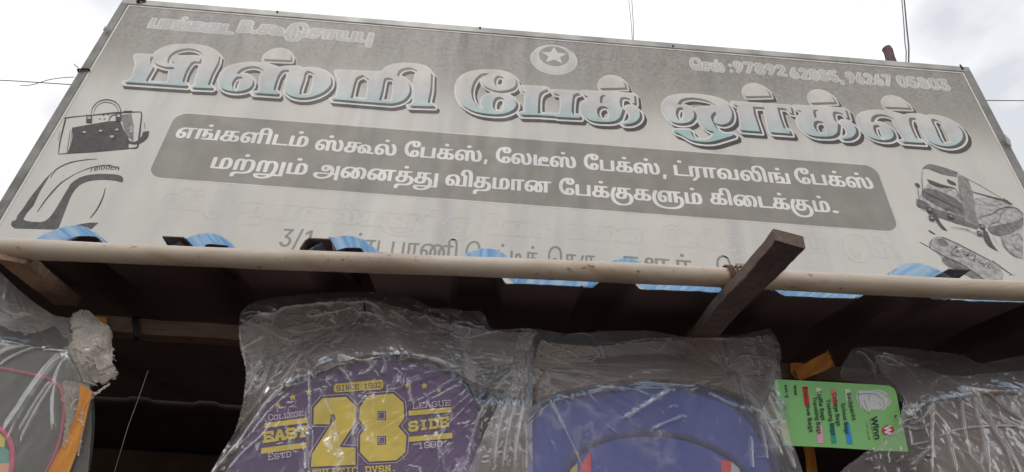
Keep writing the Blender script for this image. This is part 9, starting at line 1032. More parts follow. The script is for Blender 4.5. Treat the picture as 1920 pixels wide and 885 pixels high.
def torn(edge=.09, seed=0, top=True):
    def k(u, v):
        e = min(u, 1 - u, 1 - v, v if top else 1)
        return e > edge * (.25 + 1.5 * abs(noise.noise(Vector((u * 7, v * 7, seed)))) + .8 * abs(noise.noise(Vector((u * 23, v * 23, seed)))))
    return k
def resample(P, n):
    P = catmull([Vector((p[0], p[1], 0)) for p in P], 6); L_ = [0]
    for a, b in zip(P, P[1:]): L_.append(L_[-1] + (b - a).length)
    o = []; j = 0
    for i in range(n):
        s = L_[-1] * i / (n - 1)
        while j < len(L_) - 2 and L_[j + 1] < s: j += 1
        k = (s - L_[j]) / max(1e-6, L_[j + 1] - L_[j]); o.append(P[j].lerp(P[j + 1], min(1, k)))
    return o
def film(name, top, bottom, left, right, Yf, m, parent, n=(200, 150), wr=.004, anchors=(), seed=0, fray=0, keep=None, amp=1, aniso=(1, 1), fac=.8, hug=None, folds=(), lift=.0022):
    """a wrinkled sheet of plastic spanning four outline curves, at depth Yf(u,v)"""
    nu, nv = n; T, B, Lf, Rt = resample(top, nu), resample(bottom, nu), resample(left, nv), resample(right, nv)
    PX = np.empty((nu * nv, 2)); V = []; Fc = []; AP = [(at(a[0], a[1], .74), a[2], a[3], a[4]) for a in anchors]
    for j in range(nv):
        v = j / (nv - 1)
        for i in range(nu):
            u = i / (nu - 1)
            p = T[i] * (1 - v) + B[i] * v + Lf[j] * (1 - u) + Rt[j] * u - (T[0] * (1 - u) * (1 - v) + T[-1] * u * (1 - v) + B[0] * (1 - u) * v + B[-1] * u * v)
            if fray: e = fray * (noise.noise(Vector((u * 40, v * 40, seed))) + .6 * noise.noise(Vector((u * 110, v * 110, seed)))) * (1 if (v < .06 or v > .94 or u < .05 or u > .95) else .15); p = p + Vector((e, e * .7, 0))
            Y = Yf(u, v) if not hug else hug(p.x, p.y, u, v)
            q = at(p.x, p.y, Y); PX[j * nu + i] = (p.x, p.y)
            w3 = Vector((q.x * aniso[0], q.z * aniso[1], seed * 3.1))
            vd = noise.voronoi(w3 * 27 + Vector((noise.noise(w3 * 20), 0, noise.noise(w3 * 20 + Vector((3, 3, 3))))) * .8)[0]; ve = noise.voronoi(w3 * 74)[0]
            r = 1 + fac * ((vd[1] - vd[0]) * 1.5 + (ve[1] - ve[0]) * .45 - .7); f = 24; a_ = .7
            for o_ in range(3):
                nn = noise.noise(w3 * f + Vector((0, 0, o_ * 7))); r += a_ * (1 - abs(nn) * 2.2) ** 2 * (1 if nn > -.4 else .4); f *= 2.1; a_ *= .5
            off = wr * amp * .30 * (r - 1)
            for (c, k, am, fall) in AP:
                dx, dz = q.x - c.x, q.z - c.z; dist = math.hypot(dx, dz) + 1e-4; th_ = math.atan2(dx, -dz)
                wv_ = noise.noise(Vector((th_ * k * .22, dist * 5, seed + c.x * 9))) + .45 * noise.noise(Vector((th_ * k * .6, dist * 8, seed + 4))); wv_ = max(0, 1 - abs(wv_) * 3.2) ** 1.4
                off += am * .17 * wv_ * math.exp(-dist / fall) * min(1, dist / .015)
            q.y -= off; V.append(q)
    for j in range(nv - 1):
        for i in range(nu - 1): a = j * nu + i; Fc.append((a, a + 1, a + nu + 1, a + nu))
    if keep:
        Fc = [f for f in Fc if keep((f[0] % nu) / nu, (f[0] // nu) / nv)]
    wh = np.zeros(len(V)); hh = np.zeros(len(V))  # wh: painted highlight along each fold, hh: its raised ridge
    for pts, wd, st in folds:
        wd *= 1.4; st *= .85
        c = np.array([(q.x, q.y) for q in catmull([Vector((x, y, 0)) for x, y in pts], 4)]); lo = c.min(0) - wd * 2; hi = c.max(0) + wd * 2
        ix = np.nonzero(((PX > lo) & (PX < hi)).all(1))[0]
        if not len(ix): continue
        P_ = PX[ix]; best = np.full(len(ix), 1e9); tt = np.zeros(len(ix))
        for k in range(len(c) - 1):
            a, d = c[k], c[k + 1] - c[k]; t_ = np.clip(((P_ - a) @ d) / max(1e-9, d @ d), 0, 1); dd = np.hypot(*(P_ - a - t_[:, None] * d).T)
            mm = dd < best; best[mm] = dd[mm]; tt[mm] = (k + t_[mm]) / (len(c) - 1)
        taper = np.clip(np.sin(np.pi * np.clip(tt, .02, .98)) * 2.2, 0, 1); r_ = np.clip(1 - best / (wd * (.4 + .6 * taper)), 0, 1)
        wh[ix] = np.maximum(wh[ix], r_ ** 1.5 * st * taper); hh[ix] = np.maximum(hh[ix], r_ * min(1, wd / 5) * taper)
    for k in np.nonzero(hh > 0)[0]: V[k].y -= lift * hh[k]
    o = mesh_obj(name, V, Fc, m, parent, True)
    o.data.attributes.new('fold', 'FLOAT', 'POINT').data.foreach_set('value', wh)
    return o
def zoomed(ox, oy, s, L): return [([(ox + x / s, oy + y / s) for x, y in pts], w_, k) for pts, w_, k in L]
def crinkles(n, box_, seed, ln=(6, 22), k=(.25, .8), ang=None, wd=(1.2, 2.6)):
    r = random.Random(seed); o = []
    for i in range(n):
        x, y = r.uniform(box_[0], box_[2]), r.uniform(box_[1], box_[3]); a = (r.gauss(ang, .5) if ang is not None else r.uniform(0, 6.28)); pts = [(x, y)]
        for j in range(3): l = r.uniform(*ln) / 3; a += r.gauss(0, .5); x += l * math.cos(a); y += l * math.sin(a); pts.append((x, y))
        o.append((pts, r.uniform(*wd), r.uniform(*k)))
    return o
FOLD1 = zoomed(380, 540, 2.565, [  # fold lines whose highlights are painted white into the film
 ([(190, 120), (250, 115), (330, 130), (400, 95), (500, 85), (600, 75), (700, 75), (785, 70), (830, 85), (880, 135)], 3.5, .9), ([(200, 150), (260, 130), (340, 150)], 3, .6),
 ([(490, 120), (520, 140), (600, 125), (690, 105), (760, 85)], 2, .8), ([(720, 125), (790, 120), (850, 145), (950, 190), (1020, 200)], 3, .8),
 ([(760, 120), (820, 180), (870, 220), (920, 280), (960, 330)], 9, .8), ([(800, 150), (860, 220), (920, 310)], 4, .9), ([(190, 290), (240, 265), (300, 235)], 3, .7),
 ([(230, 160), (300, 200), (380, 240), (460, 265)], 1.6, .5), ([(400, 200), (480, 215), (560, 200), (700, 180)], 2, .4), ([(610, 290), (660, 250), (720, 220)], 3, .5),
 ([(500, 330), (560, 345), (650, 322), (760, 350), (870, 330)], 6, .75), ([(480, 310), (430, 400), (380, 470), (300, 560), (200, 700), (100, 830), (40, 900)], 5, .9),
 ([(485, 310), (450, 380), (410, 450), (340, 520)], 4, .9), ([(495, 310), (505, 380), (515, 470), (515, 600), (512, 720)], 2.4, .9), ([(470, 300), (400, 350), (330, 450), (280, 530), (240, 600)], 3, .6),
 ([(500, 350), (520, 400), (540, 440)], 3, .8), ([(350, 340), (320, 400), (300, 470)], 3, .5), ([(270, 400), (240, 470), (225, 560)], 3, .4), ([(640, 380), (700, 430), (725, 520), (740, 600), (735, 700), (720, 820)], 6, .5),
 ([(560, 480), (600, 560), (640, 680), (650, 800)], 5, .35), ([(840, 350), (800, 400), (750, 420)], 5, .8), ([(870, 330), (880, 380), (860, 420)], 4, .7), ([(990, 430), (1000, 520), (1010, 560)], 4, .6),
 ([(60, 880), (150, 760), (240, 640)], 4, .6), ([(120, 885), (200, 790), (300, 700), (330, 640)], 3, .5), ([(480, 740), (500, 800), (500, 890)], 4, .4), ([(240, 700), (330, 590), (430, 500)], 3, .45), ([(560, 410), (650, 370), (740, 360)], 4, .6), ([(180, 170), (182, 230), (210, 400), (195, 540)], 2, .6)]) + zoomed(700, 540, 2.565, [
 ([(0, 110), (60, 180), (120, 260), (180, 310), (240, 340)], 8, .7), ([(0, 190), (80, 230), (160, 310), (300, 340), (380, 370), (480, 400)], 3, .8), ([(60, 100), (120, 130), (200, 190), (260, 215), (330, 200)], 3, .8),
 ([(200, 50), (260, 140), (330, 195)], 1.8, .6), ([(100, 130), (180, 200), (240, 215)], 2.5, .7), ([(380, 170), (440, 165), (500, 190), (550, 185)], 3, .9), ([(370, 230), (450, 240), (560, 215), (700, 200), (790, 205)], 1.6, .7),
 ([(380, 300), (420, 330), (500, 340), (560, 320), (700, 350), (720, 370)], 2, .6), ([(560, 345), (620, 355), (700, 350)], 4, .7), ([(720, 380), (690, 450), (640, 560), (600, 700), (580, 885)], 4, .8), ([(728, 380), (710, 470), (670, 600), (640, 740), (620, 885)], 3.5, .75),
 ([(738, 380), (730, 480), (715, 600), (690, 740), (680, 885)], 4.5, .9), ([(748, 380), (750, 500), (745, 650), (740, 800), (735, 885)], 3, .9), ([(700, 380), (650, 430), (590, 500), (520, 600), (470, 740), (440, 885)], 3, .6), ([(690, 400), (600, 480), (540, 590), (510, 640)], 4, .6)])
FOLD1 += crinkles(75, (862, 700, 975, 880), 1, k=(.3, .9), ang=1.9) + crinkles(45, (470, 565, 880, 640), 2, (8, 30), (.2, .7), .2) + crinkles(30, (420, 690, 560, 860), 3, (8, 26), (.2, .6), 2.1) + crinkles(34, (640, 660, 900, 700), 4, (6, 20), (.3, .9), .3) + crinkles(20, (560, 720, 860, 880), 5, (10, 30), (.15, .4), 1.6)
FOLD2 = zoomed(1060, 560, 2.723, [
 ([(0, 190), (100, 180), (170, 230), (200, 310)], 2, .5), ([(200, 225), (300, 225), (400, 210), (520, 205), (620, 200), (760, 205), (890, 205)], 2.6, .9), ([(0, 260), (80, 310)], 1.5, .7), ([(60, 230), (150, 260), (180, 310)], 1.5, .6), ([(470, 270), (500, 240), (530, 200)], 2, .4),
 ([(300, 410), (380, 380), (480, 370), (560, 380)], 3, .4), ([(0, 380), (100, 390), (220, 420), (300, 420)], 5, .5), ([(310, 425), (450, 430), (560, 442), (640, 442), (700, 430), (760, 420)], 3, .8), ([(0, 425), (150, 442), (280, 455)], 9, .7),
 ([(280, 620), (360, 580), (440, 530), (520, 480), (560, 455)], 6, .55), ([(440, 670), (540, 630), (620, 600)], 4, .45), ([(880, 390), (900, 470), (930, 560), (960, 600)], 3, .6), ([(885, 390), (930, 480), (1000, 600), (1050, 700), (1090, 830)], 11, .8), ([(900, 210), (960, 230), (1040, 240)], 2, .6),
 ([(880, 300), (920, 290), (1000, 300), (1060, 290)], 2.4, .6), ([(1030, 480), (1060, 560), (1100, 640)], 4, .7), ([(990, 640), (1010, 740), (1020, 830)], 4, .5), ([(940, 700), (945, 800), (950, 880)], 4, .4), ([(870, 400), (800, 440), (700, 450)], 4, .5), ([(1090, 700), (1130, 780), (1170, 880)], 4, .6)]) + zoomed(700, 540, 2.565, [
 ([(745, 380), (800, 450), (850, 540), (900, 640), (960, 760), (1010, 885)], 4, .55), ([(755, 380), (850, 430), (950, 460), (1026, 470)], 6, .5), ([(790, 300), (860, 340), (960, 380)], 2, .5), ([(790, 240), (860, 280), (920, 300), (990, 330)], 1.8, .8), ([(750, 250), (790, 210)], 5, .8), ([(750, 390), (790, 520), (800, 640)], 6, .5), ([(770, 400), (850, 490), (960, 540)], 4, .35)])
FOLD2 += crinkles(40, (1400, 625, 1458, 700), 6, (5, 16), (.3, .9)) + crinkles(22, (1020, 640, 1380, 710), 7, (12, 40), (.1, .4), .15) + crinkles(16, (1030, 740, 1440, 880), 8, (10, 30), (.1, .35), .8) + crinkles(20, (1440, 700, 1480, 850), 9, (6, 20), (.3, .7), 1.4)
FOLD3 = zoomed(1420, 620, 3.34, [
 ([(740, 160), (735, 220), (735, 330)], 2, .9), ([(740, 155), (800, 160), (870, 190), (940, 240), (1000, 310), (1040, 390)], 2, .7), ([(600, 130), (660, 140), (720, 210), (740, 300)], 2.4, .8), ([(620, 100), (720, 130), (860, 150), (1000, 190), (1200, 215)], 2, .6), ([(960, 220), (1080, 200), (1150, 240)], 3, .7),
 ([(1060, 370), (1120, 310), (1170, 290), (1190, 300)], 3, .8), ([(1180, 300), (1250, 340), (1350, 360), (1500, 380), (1670, 385)], 6, .9), ([(1190, 440), (1300, 410), (1400, 395)], 1.6, .8), ([(1100, 430), (1095, 560), (1090, 700), (1090, 880)], 2.4, .9),
 ([(1350, 400), (1420, 500), (1500, 640), (1580, 760), (1640, 880)], 3.4, .9), ([(1370, 360), (1450, 400), (1560, 500), (1670, 560)], 3, .5), ([(1350, 400), (1380, 560), (1420, 720), (1450, 885)], 3.5, .5), ([(1180, 640), (1300, 610), (1500, 600), (1670, 600)], 1.6, .6),
 ([(950, 590), (1000, 570), (1060, 520), (1080, 450)], 3, .8), ([(920, 600), (1000, 620), (1080, 580)], 2.5, .7), ([(950, 720), (1080, 695)], 1.6, .9), ([(960, 720), (940, 600), (880, 640), (740, 700), (640, 740)], 1.6, .8), ([(880, 380), (910, 430), (960, 520), (990, 560)], 3.5, .9), ([(930, 430), (900, 480), (960, 540)], 2.5, .8),
 ([(1400, 205), (1540, 190), (1670, 165)], 2, .7), ([(1180, 640), (1210, 760), (1240, 885)], 4, .6), ([(1520, 640), (1560, 760), (1600, 885)], 3, .4), ([(1260, 420), (1280, 560), (1300, 700)], 4, .35), ([(950, 860), (1060, 760), (1085, 720)], 5, .5)])
FOLD3 += crinkles(34, (1660, 700, 1745, 800), 10, (5, 16), (.2, .7)) + crinkles(18, (1740, 680, 1920, 730), 11, (10, 30), (.15, .4), .3) + crinkles(20, (1600, 840, 1740, 885), 12, (8, 24), (.2, .6))
FOLD0 = zoomed(0, 560, 2.723, [
 ([(330, 290), (250, 360), (160, 480), (80, 600), (20, 680)], 8, .6), ([(310, 300), (200, 440), (100, 600), (40, 720)], 3, .6), ([(300, 400), (230, 500), (150, 640), (110, 740)], 4, .5), ([(260, 420), (180, 540), (100, 680)], 3, .45), ([(0, 210), (130, 240), (250, 262), (380, 265)], 3, .4),
 ([(0, 290), (60, 262), (150, 240)], 5, .5), ([(0, 340), (120, 275), (250, 240)], 3, .3), ([(330, 300), (290, 420), (280, 560), (290, 700)], 6, .3)])
FOLDW = zoomed(0, 440, 4.02, [
 ([(10, 240), (40, 300), (60, 400), (30, 500)], 4, .8), ([(60, 250), (120, 330), (180, 430), (200, 480)], 5, .8), ([(150, 290), (220, 380), (310, 440)], 4, .7), ([(30, 560), (120, 600), (200, 590), (300, 640)], 3, .6), ([(440, 500), (520, 540), (600, 600)], 5, .7), ([(200, 480), (240, 440), (330, 470)], 3, .5), ([(340, 470), (380, 560), (500, 640)], 3, .5)]) + crinkles(30, (0, 520, 190, 620), 13, (8, 26), (.3, .8), .7)

# ------------------------------------------------------------------ bags
def bag_body(name, arc, Yf, depth, m, parent, rnd=.009, zlow=.26, puff=.0):
    """arc: pixel points of the visible rounded top, left to right; the sides run on down to a flat bottom"""
    P3 = catmull([at(x, y, Yf) for x, y in arc], 5)
    zl = min(P3[0].z, P3[-1].z) - zlow
    a, b = P3[-1].copy(), P3[0].copy(); pts = [(p.x, p.z) for p in P3]
    n = 10; pts += [(a.x - .006 * k / n, a.z + (zl + .03 - a.z) * k / n) for k in range(1, n + 1)]
    pts += [(a.x - .03 - (a.x - b.x - .06) * k / n, zl) for k in range(n + 1)]
    pts += [(b.x + .006 * k / n, b.z + (zl + .03 - b.z) * k / n) for k in range(n, 0, -1)]
    cx = sum(p[0] for p in pts) / len(pts); cz = sum(p[1] for p in pts) / len(pts)
    hw = max(abs(p[0] - cx) for p in pts)
    def ring(ins, y): s = 1 - ins / hw; return [(cx + (x - cx) * s, y, cz + (z - cz) * s) for x, z in pts]
    R_ = [ring(rnd, Yf + depth)] + [ring(rnd * (1 - math.sin(t)), Yf + depth - rnd * (1 - math.cos(t))) for t in np.linspace(0, math.pi / 2, 5)[1:]]
    R_ += [ring(rnd * (1 - math.cos(t)), Yf + rnd * (1 - math.sin(t))) for t in np.linspace(0, math.pi / 2, 6)]
    for ins in (.25, .5, .75, .92): R_.append(ring(rnd + (hw - rnd) * ins, Yf - puff * math.sin(ins * 1.57)))
    V = [p for r in R_ for p in r]; n = len(pts); Fc = []
    for i in range(len(R_) - 1):
        for k in range(n): Fc.append((i * n + k, i * n + (k + 1) % n, (i + 1) * n + (k + 1) % n, (i + 1) * n + k))
    Fc.append(tuple(range(n))[::-1]); Fc.append(tuple((len(R_) - 1) * n + k for k in range(n)))
    return mesh_obj(name, V, Fc, m, parent, True)
def fabric(name, col, var=.18, fold=(1, 1, .25), fs=16, fstr=.6):
    t = NT(name); c = s2l(col)
    f = t.ramp(t.noise(9, 5), [(.3, tuple(v * (1 - var) for v in c)), (.7, tuple(v * (1 + var * .6) for v in c))])
    t.l(f, t.b.inputs['Base Color']); t.b.inputs['Roughness'].default_value = .75
    b = t.n('Bump'); b.inputs['Strength'].default_value = fstr; b.inputs['Distance'].default_value = .006
    h = t.math('ADD', t.noise(fs, 3, t.co(fold), dist=.6), t.math('MULTIPLY', t.noise(1400, 1), .03)); t.l(h, b.inputs['Height']); t.l(b.outputs[0], t.b.inputs['Normal'])
    t.b.inputs['Sheen Weight'].default_value = .1
    return t.m
def near(n, Y, m, parent): return flat_print(n, NEAR[n], Y, m, parent, .1)

def drape(arc, y_top, y_bag, back=0, reach=80):
    """depth of film that leaves the rail and comes to lie on the rounded top of a bag"""
    xs = [a[0] for a in arc]; ys = [a[1] for a in arc]
    def f(px, py, u, v):
        ay = float(np.interp(px, xs, ys)); s = min(1, max(0, (py - (ay - reach)) / (reach + 8))); s = s * s * (3 - 2 * s)
        return y_top + (y_bag - y_top) * s + back
    return f
# purple bag
Yp = .7362
b1 = thing('backpack', 'purple backpack with yellow number 28 wrapped in clear crinkled plastic', 'bag', at(660, 640, .76), 'wrapped backpacks hanging from the rail')
arc1 = [(405, 900), (442, 844), (497, 752), (548, 722), (598, 698), (653, 680), (719, 669), (780, 676), (836, 696), (871, 722), (893, 757), (900, 820), (896, 900)]
bag_body('body', arc1, Yp, .060, fabric('purple_fabric', (84, 54, 110)), b1)
m_yel = mat('yellow_print', (226, 200, 62), .6, .16, 30, .2, 90)
m_lav = mat('lavender_print', (196, 178, 204), .6, .1, 30)
near('number_outline', .7348, m_lav, b1); near('yellow_print', .7352, m_yel, b1); near('pale_print', .7344, m_lav, b1)
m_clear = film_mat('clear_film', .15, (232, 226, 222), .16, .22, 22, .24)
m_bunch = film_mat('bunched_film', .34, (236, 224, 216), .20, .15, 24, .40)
def Yc1(u, v):
    s = min(1, max(0, v / .55)) ** .85
    return .770 - .040 * s - .003 * math.sin(u * 3.1) * s
film('plastic_cover', [(450, 600), (454, 583), (477, 567), (536, 556), (614, 550), (692, 548), (745, 552), (778, 561), (809, 577), (833, 579), (875, 583), (905, 587), (922, 616), (960, 618), (1004, 617)],
     [(372, 930), (560, 930), (760, 930), (990, 930)], [(450, 600), (449, 630), (462, 696), (456, 750), (442, 805), (419, 844), (396, 885), (372, 930)], [(1004, 617), (1000, 640), (992, 670), (990, 720), (988, 800), (990, 930)],
     Yc1, m_clear, b1, (300, 220), .0030, ((568, 640, 14, .010, .12), (683, 575, 22, .008, .08), (985, 655, 40, .016, .18), (760, 560, 16, .006, .08)), 1, 1.2, hug=drape(arc1[1:-2], .770, .7255), folds=FOLD1)
# second, looser layer of film bunched over the rail
film('plastic_cover', [(448, 612), (500, 585), (600, 566), (683, 560), (740, 575), (800, 590), (870, 612), (930, 622), (1000, 625)],
     [(440, 812), (500, 745), (560, 716), (610, 698), (660, 684), (720, 676), (790, 684), (850, 712), (915, 745), (978, 755)], [(448, 612), (450, 650), (462, 700), (455, 760), (440, 812)], [(1000, 625), (992, 660), (988, 700), (978, 735)],
     None, m_bunch, b1, (260, 120), .0050, ((683, 572, 26, .014, .12), (568, 630, 14, .008, .08), (985, 655, 34, .014, .12)), 5, 1.6, hug=drape(arc1[1:-2], .766, .722, -.003), folds=FOLD1)

film('plastic_cover', [(968, 640), (985, 632), (1002, 640)], [(862, 930), (930, 930), (1000, 930)], [(968, 640), (950, 720), (905, 820), (862, 930)], [(1002, 640), (998, 760), (1000, 930)],
     lambda u, v: .766 - .040 * min(1, v * 1.6), m_bunch, b1, (120, 160), .0050, (), 21, 0, None, 1.3, (4.5, .35), .3)

# blue bag
b2 = thing('backpack', 'plain blue round-topped backpack wrapped in milky plastic beside the purple one', 'bag', at(1220, 660, .76), 'wrapped backpacks hanging from the rail')
m_bl = fabric('blue_fabric', (60, 80, 166))
arc2 = [(984, 900), (990, 850), (996, 782), (1031, 750), (1082, 739), (1133, 730), (1207, 724), (1280, 726), (1339, 740), (1376, 756), (1412, 788), (1442, 839), (1462, 900)]
bag_body('body', arc2, .736, .06, m_bl, b2)
m_pip = fabric('navy_piping', (46, 56, 116), .1)
tube('piping', [at(x, y, .7352) for x, y in [(p.x, p.y) for p in catmull([Vector((a, b, 0)) for a, b in arc2[1:]], 6)]], .0032, m_pip, b2, 8)
parc = [(1040, 935), (1067, 872), (1097, 839), (1152, 818), (1225, 812), (1288, 821), (1346, 843), (1390, 876), (1425, 935)]
bag_body('front_pocket', parc, .722, .016, fabric('blue_pocket_fabric', (52, 70, 160)), b2, .008, .18)
tube('piping', [at(p.x, p.y, .7235) for p in catmull([Vector((a, b, 0)) for a, b in parc], 6)], .0036, m_pip, b2, 8)
def patch(px, Y, col, parent, name='printed_patch'):
    return flat_print(name, [[(v.x * 1000, v.z * 1000) for v in [at(x, y, Y) for x, y in px]]], Y, mat('patch_ink', col, .6, .15), parent, 0)
patch([(1094, 862), (1107, 846), (1109, 905), (1082, 905)], .7212, (214, 56, 64), b2)
patch([(1070, 880), (1083, 868), (1082, 905), (1064, 905)], .7208, (190, 160, 90), b2)
patch([(1352, 862), (1372, 866), (1368, 905), (1354, 905)], .7212, (214, 56, 64), b2)
patch([(1372, 866), (1386, 878), (1392, 905), (1368, 905)], .7208, (186, 186, 190), b2)
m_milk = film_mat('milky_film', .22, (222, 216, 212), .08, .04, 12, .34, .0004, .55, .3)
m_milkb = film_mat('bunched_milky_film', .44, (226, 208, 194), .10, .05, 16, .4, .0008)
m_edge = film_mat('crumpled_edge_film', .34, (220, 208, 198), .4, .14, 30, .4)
def Yc2(u, v):
    s = min(1, max(0, v / .6)) ** .85
    return .771 - .054 * s - .003 * math.sin(u * 3.1)
film('plastic_cover', [(978, 618), (1012, 618), (1060, 626), (1119, 622), (1207, 620), (1251, 626), (1288, 633), (1332, 633), (1354, 630), (1390, 628), (1420, 621), (1445, 615)],
     [(985, 930), (1150, 930), (1300, 930), (1522, 930)], [(978, 618), (985, 660), (992, 700), (990, 800), (985, 930)], [(1445, 615), (1447, 641), (1455, 659), (1456, 681), (1455, 707), (1468, 766), (1482, 817), (1499, 868), (1522, 930)],
     Yc2, m_milk, b2, (280, 200), .0022, ((985, 655, 26, .012, .20), (1384, 690, 18, .010, .14)), 2, 1.6, hug=drape([(985, 800)] + arc2[3:-3] + [(1425, 770), (1452, 715), (1560, 700)], .770, .7150, 0, 64), fac=.35, folds=FOLD2)
film('plastic_cover', [(1012, 640), (1100, 650), (1140, 648), (1200, 642), (1300, 636), (1390, 634), (1446, 628)],
     [(998, 752), (1080, 728), (1200, 712), (1300, 716), (1384, 740), (1430, 780), (1488, 850)], [(1012, 640), (1000, 690), (998, 752)], [(1446, 628), (1458, 690), (1470, 770), (1488, 850)],
     None, m_milkb, b2, (240, 110), .0028, ((1384, 690, 14, .010, .1), (985, 655, 24, .012, .12)), 8, 2.2, hug=drape([(985, 800)] + arc2[3:-2], .768, .7150, -.003, 64), fac=.5, folds=FOLD2)
film('ragged_edge', [(1405, 640), (1430, 626), (1446, 614), (1452, 640)], [(1462, 772), (1470, 776), (1478, 782), (1484, 800)], [(1405, 640), (1425, 680), (1440, 730), (1462, 772)], [(1452, 640), (1466, 666), (1464, 700), (1484, 800)],
     lambda u, v: .765 - .045 * v, m_edge, b2, (80, 130), .005, (), 31, 2.5, torn(.10, 3))

# right bag
b3 = thing('backpack', 'brownish grey bag in clear plastic behind the green tag at right', 'bag', at(1850, 690, .76), 'wrapped backpacks hanging from the rail')
m_gr = fabric('grey_brown_fabric', (118, 104, 98), .15, (1, 1, .2), 24, .5)
bag_body('body', [(1747, 900), (1747, 830), (1748, 760), (1760, 742), (1800, 738), (1860, 728), (1920, 726), (2000, 735), (2060, 790), (2080, 900)], .738, .06, m_gr, b3, .010)
m_gp = mat('pale_piping', (170, 162, 158), .6, .1)
for L_, r in (([(1749, 900), (1748, 830), (1749, 752), (1790, 743), (1839, 738), (1900, 734), (1980, 736)], .0016), ([(1760, 818), (1790, 808), (1830, 801), (1869, 799), (1930, 800)], .0013), ([(1824, 742), (1846, 780), (1875, 825), (1900, 860), (1920, 890)], .0022)):
    tube('piping', [at(p.x, p.y, .7372) for p in catmull([Vector((a, b, 0)) for a, b in L_], 6)], r, m_gp, b3, 6)
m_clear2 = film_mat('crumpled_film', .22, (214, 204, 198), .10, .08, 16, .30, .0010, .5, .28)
film('plastic_cover', [(1576, 688), (1590, 668), (1603, 653), (1668, 650), (1749, 659), (1803, 666), (1839, 681), (1880, 674), (1920, 666), (1990, 655)],
     [(1530, 930), (1640, 930), (1760, 930), (1990, 930)], [(1576, 688), (1582, 712), (1655, 728), (1697, 765), (1697, 792), (1640, 836), (1580, 880), (1530, 930)], [(1990, 655), (1990, 760), (1990, 930)],
     None, m_clear2, b3, (240, 180), .0030, ((1690, 735, 14, .005, .12),), 3, 2.0, hug=drape([(1540, 790), (1640, 790), (1690, 775), (1748, 752), (1800, 738), (1860, 728), (1990, 728)], .770, .7170, 0, 95), folds=FOLD3)
film('plastic_cover', [(1640, 668), (1660, 662), (1700, 676), (1735, 690), (1780, 705), (1860, 700), (1990, 690)],
     [(1684, 800), (1720, 770), (1748, 752), (1800, 745), (1860, 735), (1990, 735)], [(1640, 668), (1652, 700), (1690, 740), (1684, 800)], [(1990, 690), (1990, 735)],
     None, m_bunch, b3, (200, 90), .0045, ((1660, 665, 14, .012, .1),), 9, 2.0, hug=drape([(1540, 790), (1640, 790), (1690, 775), (1748, 752), (1800, 738), (1860, 728), (1990, 728)], .766, .7170, -.003, 95), folds=FOLD3)

# left bag
b0 = thing('backpack', 'grey bag with pink piping in loose plastic at the left edge', 'bag', at(20, 640, .74), 'wrapped backpacks hanging from the rail')
bag_body('body', [(-330, 760), (-200, 670), (-60, 636), (0, 640), (80, 650), (128, 668), (142, 720), (138, 800), (120, 900)], .728, .06, fabric('grey_green_fabric', (78, 80, 76), .15), b0, .012)
m_pink = mat('pink_piping', (214, 70, 116), .55, .1)
tube('piping', [at(p.x, p.y, .7265) for p in catmull([Vector((a, b, 0)) for a, b in [(-160, 672), (-60, 678), (0, 690), (60, 702), (104, 716), (119, 750), (117, 800), (104, 850), (76, 905)]], 6)], .0016, m_pink, b0, 6)
tube('piping', [at(p.x, p.y, .7265) for p in catmull([Vector((a, b, 0)) for a, b in [(-60, 800), (-20, 798), (5, 808), (20, 830), (24, 860), (16, 905)]], 6)], .0024, m_pink, b0, 6)
patch([(-40, 806), (0, 812), (10, 822), (8, 838), (-40, 835)], .7274, (220, 214, 90), b0)
patch([(-40, 835), (8, 838), (18, 846), (18, 868), (-40, 872)], .7270, (90, 168, 156), b0)
patch([(-40, 872), (18, 868), (14, 905), (-40, 905)], .7266, (232, 176, 140), b0)
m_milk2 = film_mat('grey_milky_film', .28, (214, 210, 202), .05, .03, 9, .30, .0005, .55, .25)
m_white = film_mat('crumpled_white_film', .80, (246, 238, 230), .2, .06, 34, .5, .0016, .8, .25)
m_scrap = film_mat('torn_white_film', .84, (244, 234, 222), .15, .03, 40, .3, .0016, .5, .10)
film('plastic_cover', [(-120, 560), (0, 585), (60, 590), (110, 596), (160, 600)], [(-120, 930), (0, 930), (80, 930), (150, 930)], [(-120, 560), (-120, 930)], [(160, 600), (166, 700), (172, 800), (160, 930)],
     None, m_milk2, b0, (180, 170), .0018, ((190, 600, 13, .004, .26),), 4, 1.5, hug=drape([(-120, 640), (0, 640), (80, 650), (128, 668), (142, 690), (175, 760)], .772, .7180, 0, 95), fac=.3, folds=FOLD0)
film('plastic_cover', [(-80, 488), (-10, 503), (10, 520), (50, 556), (95, 588), (140, 600), (176, 602)], [(-80, 640), (0, 622), (30, 628), (75, 632), (105, 618), (125, 640), (150, 612), (200, 640)], [(-80, 488), (-80, 640)], [(176, 602), (200, 612), (200, 640)],
     lambda u, v: .722 + .078 * u - .004 * v, m_white, b0, (190, 120), .0050, ((0, 495, 16, .006, .1), (170, 590, 18, .006, .12)), 6, 1.2, torn(.10, 9, False), folds=FOLDW)
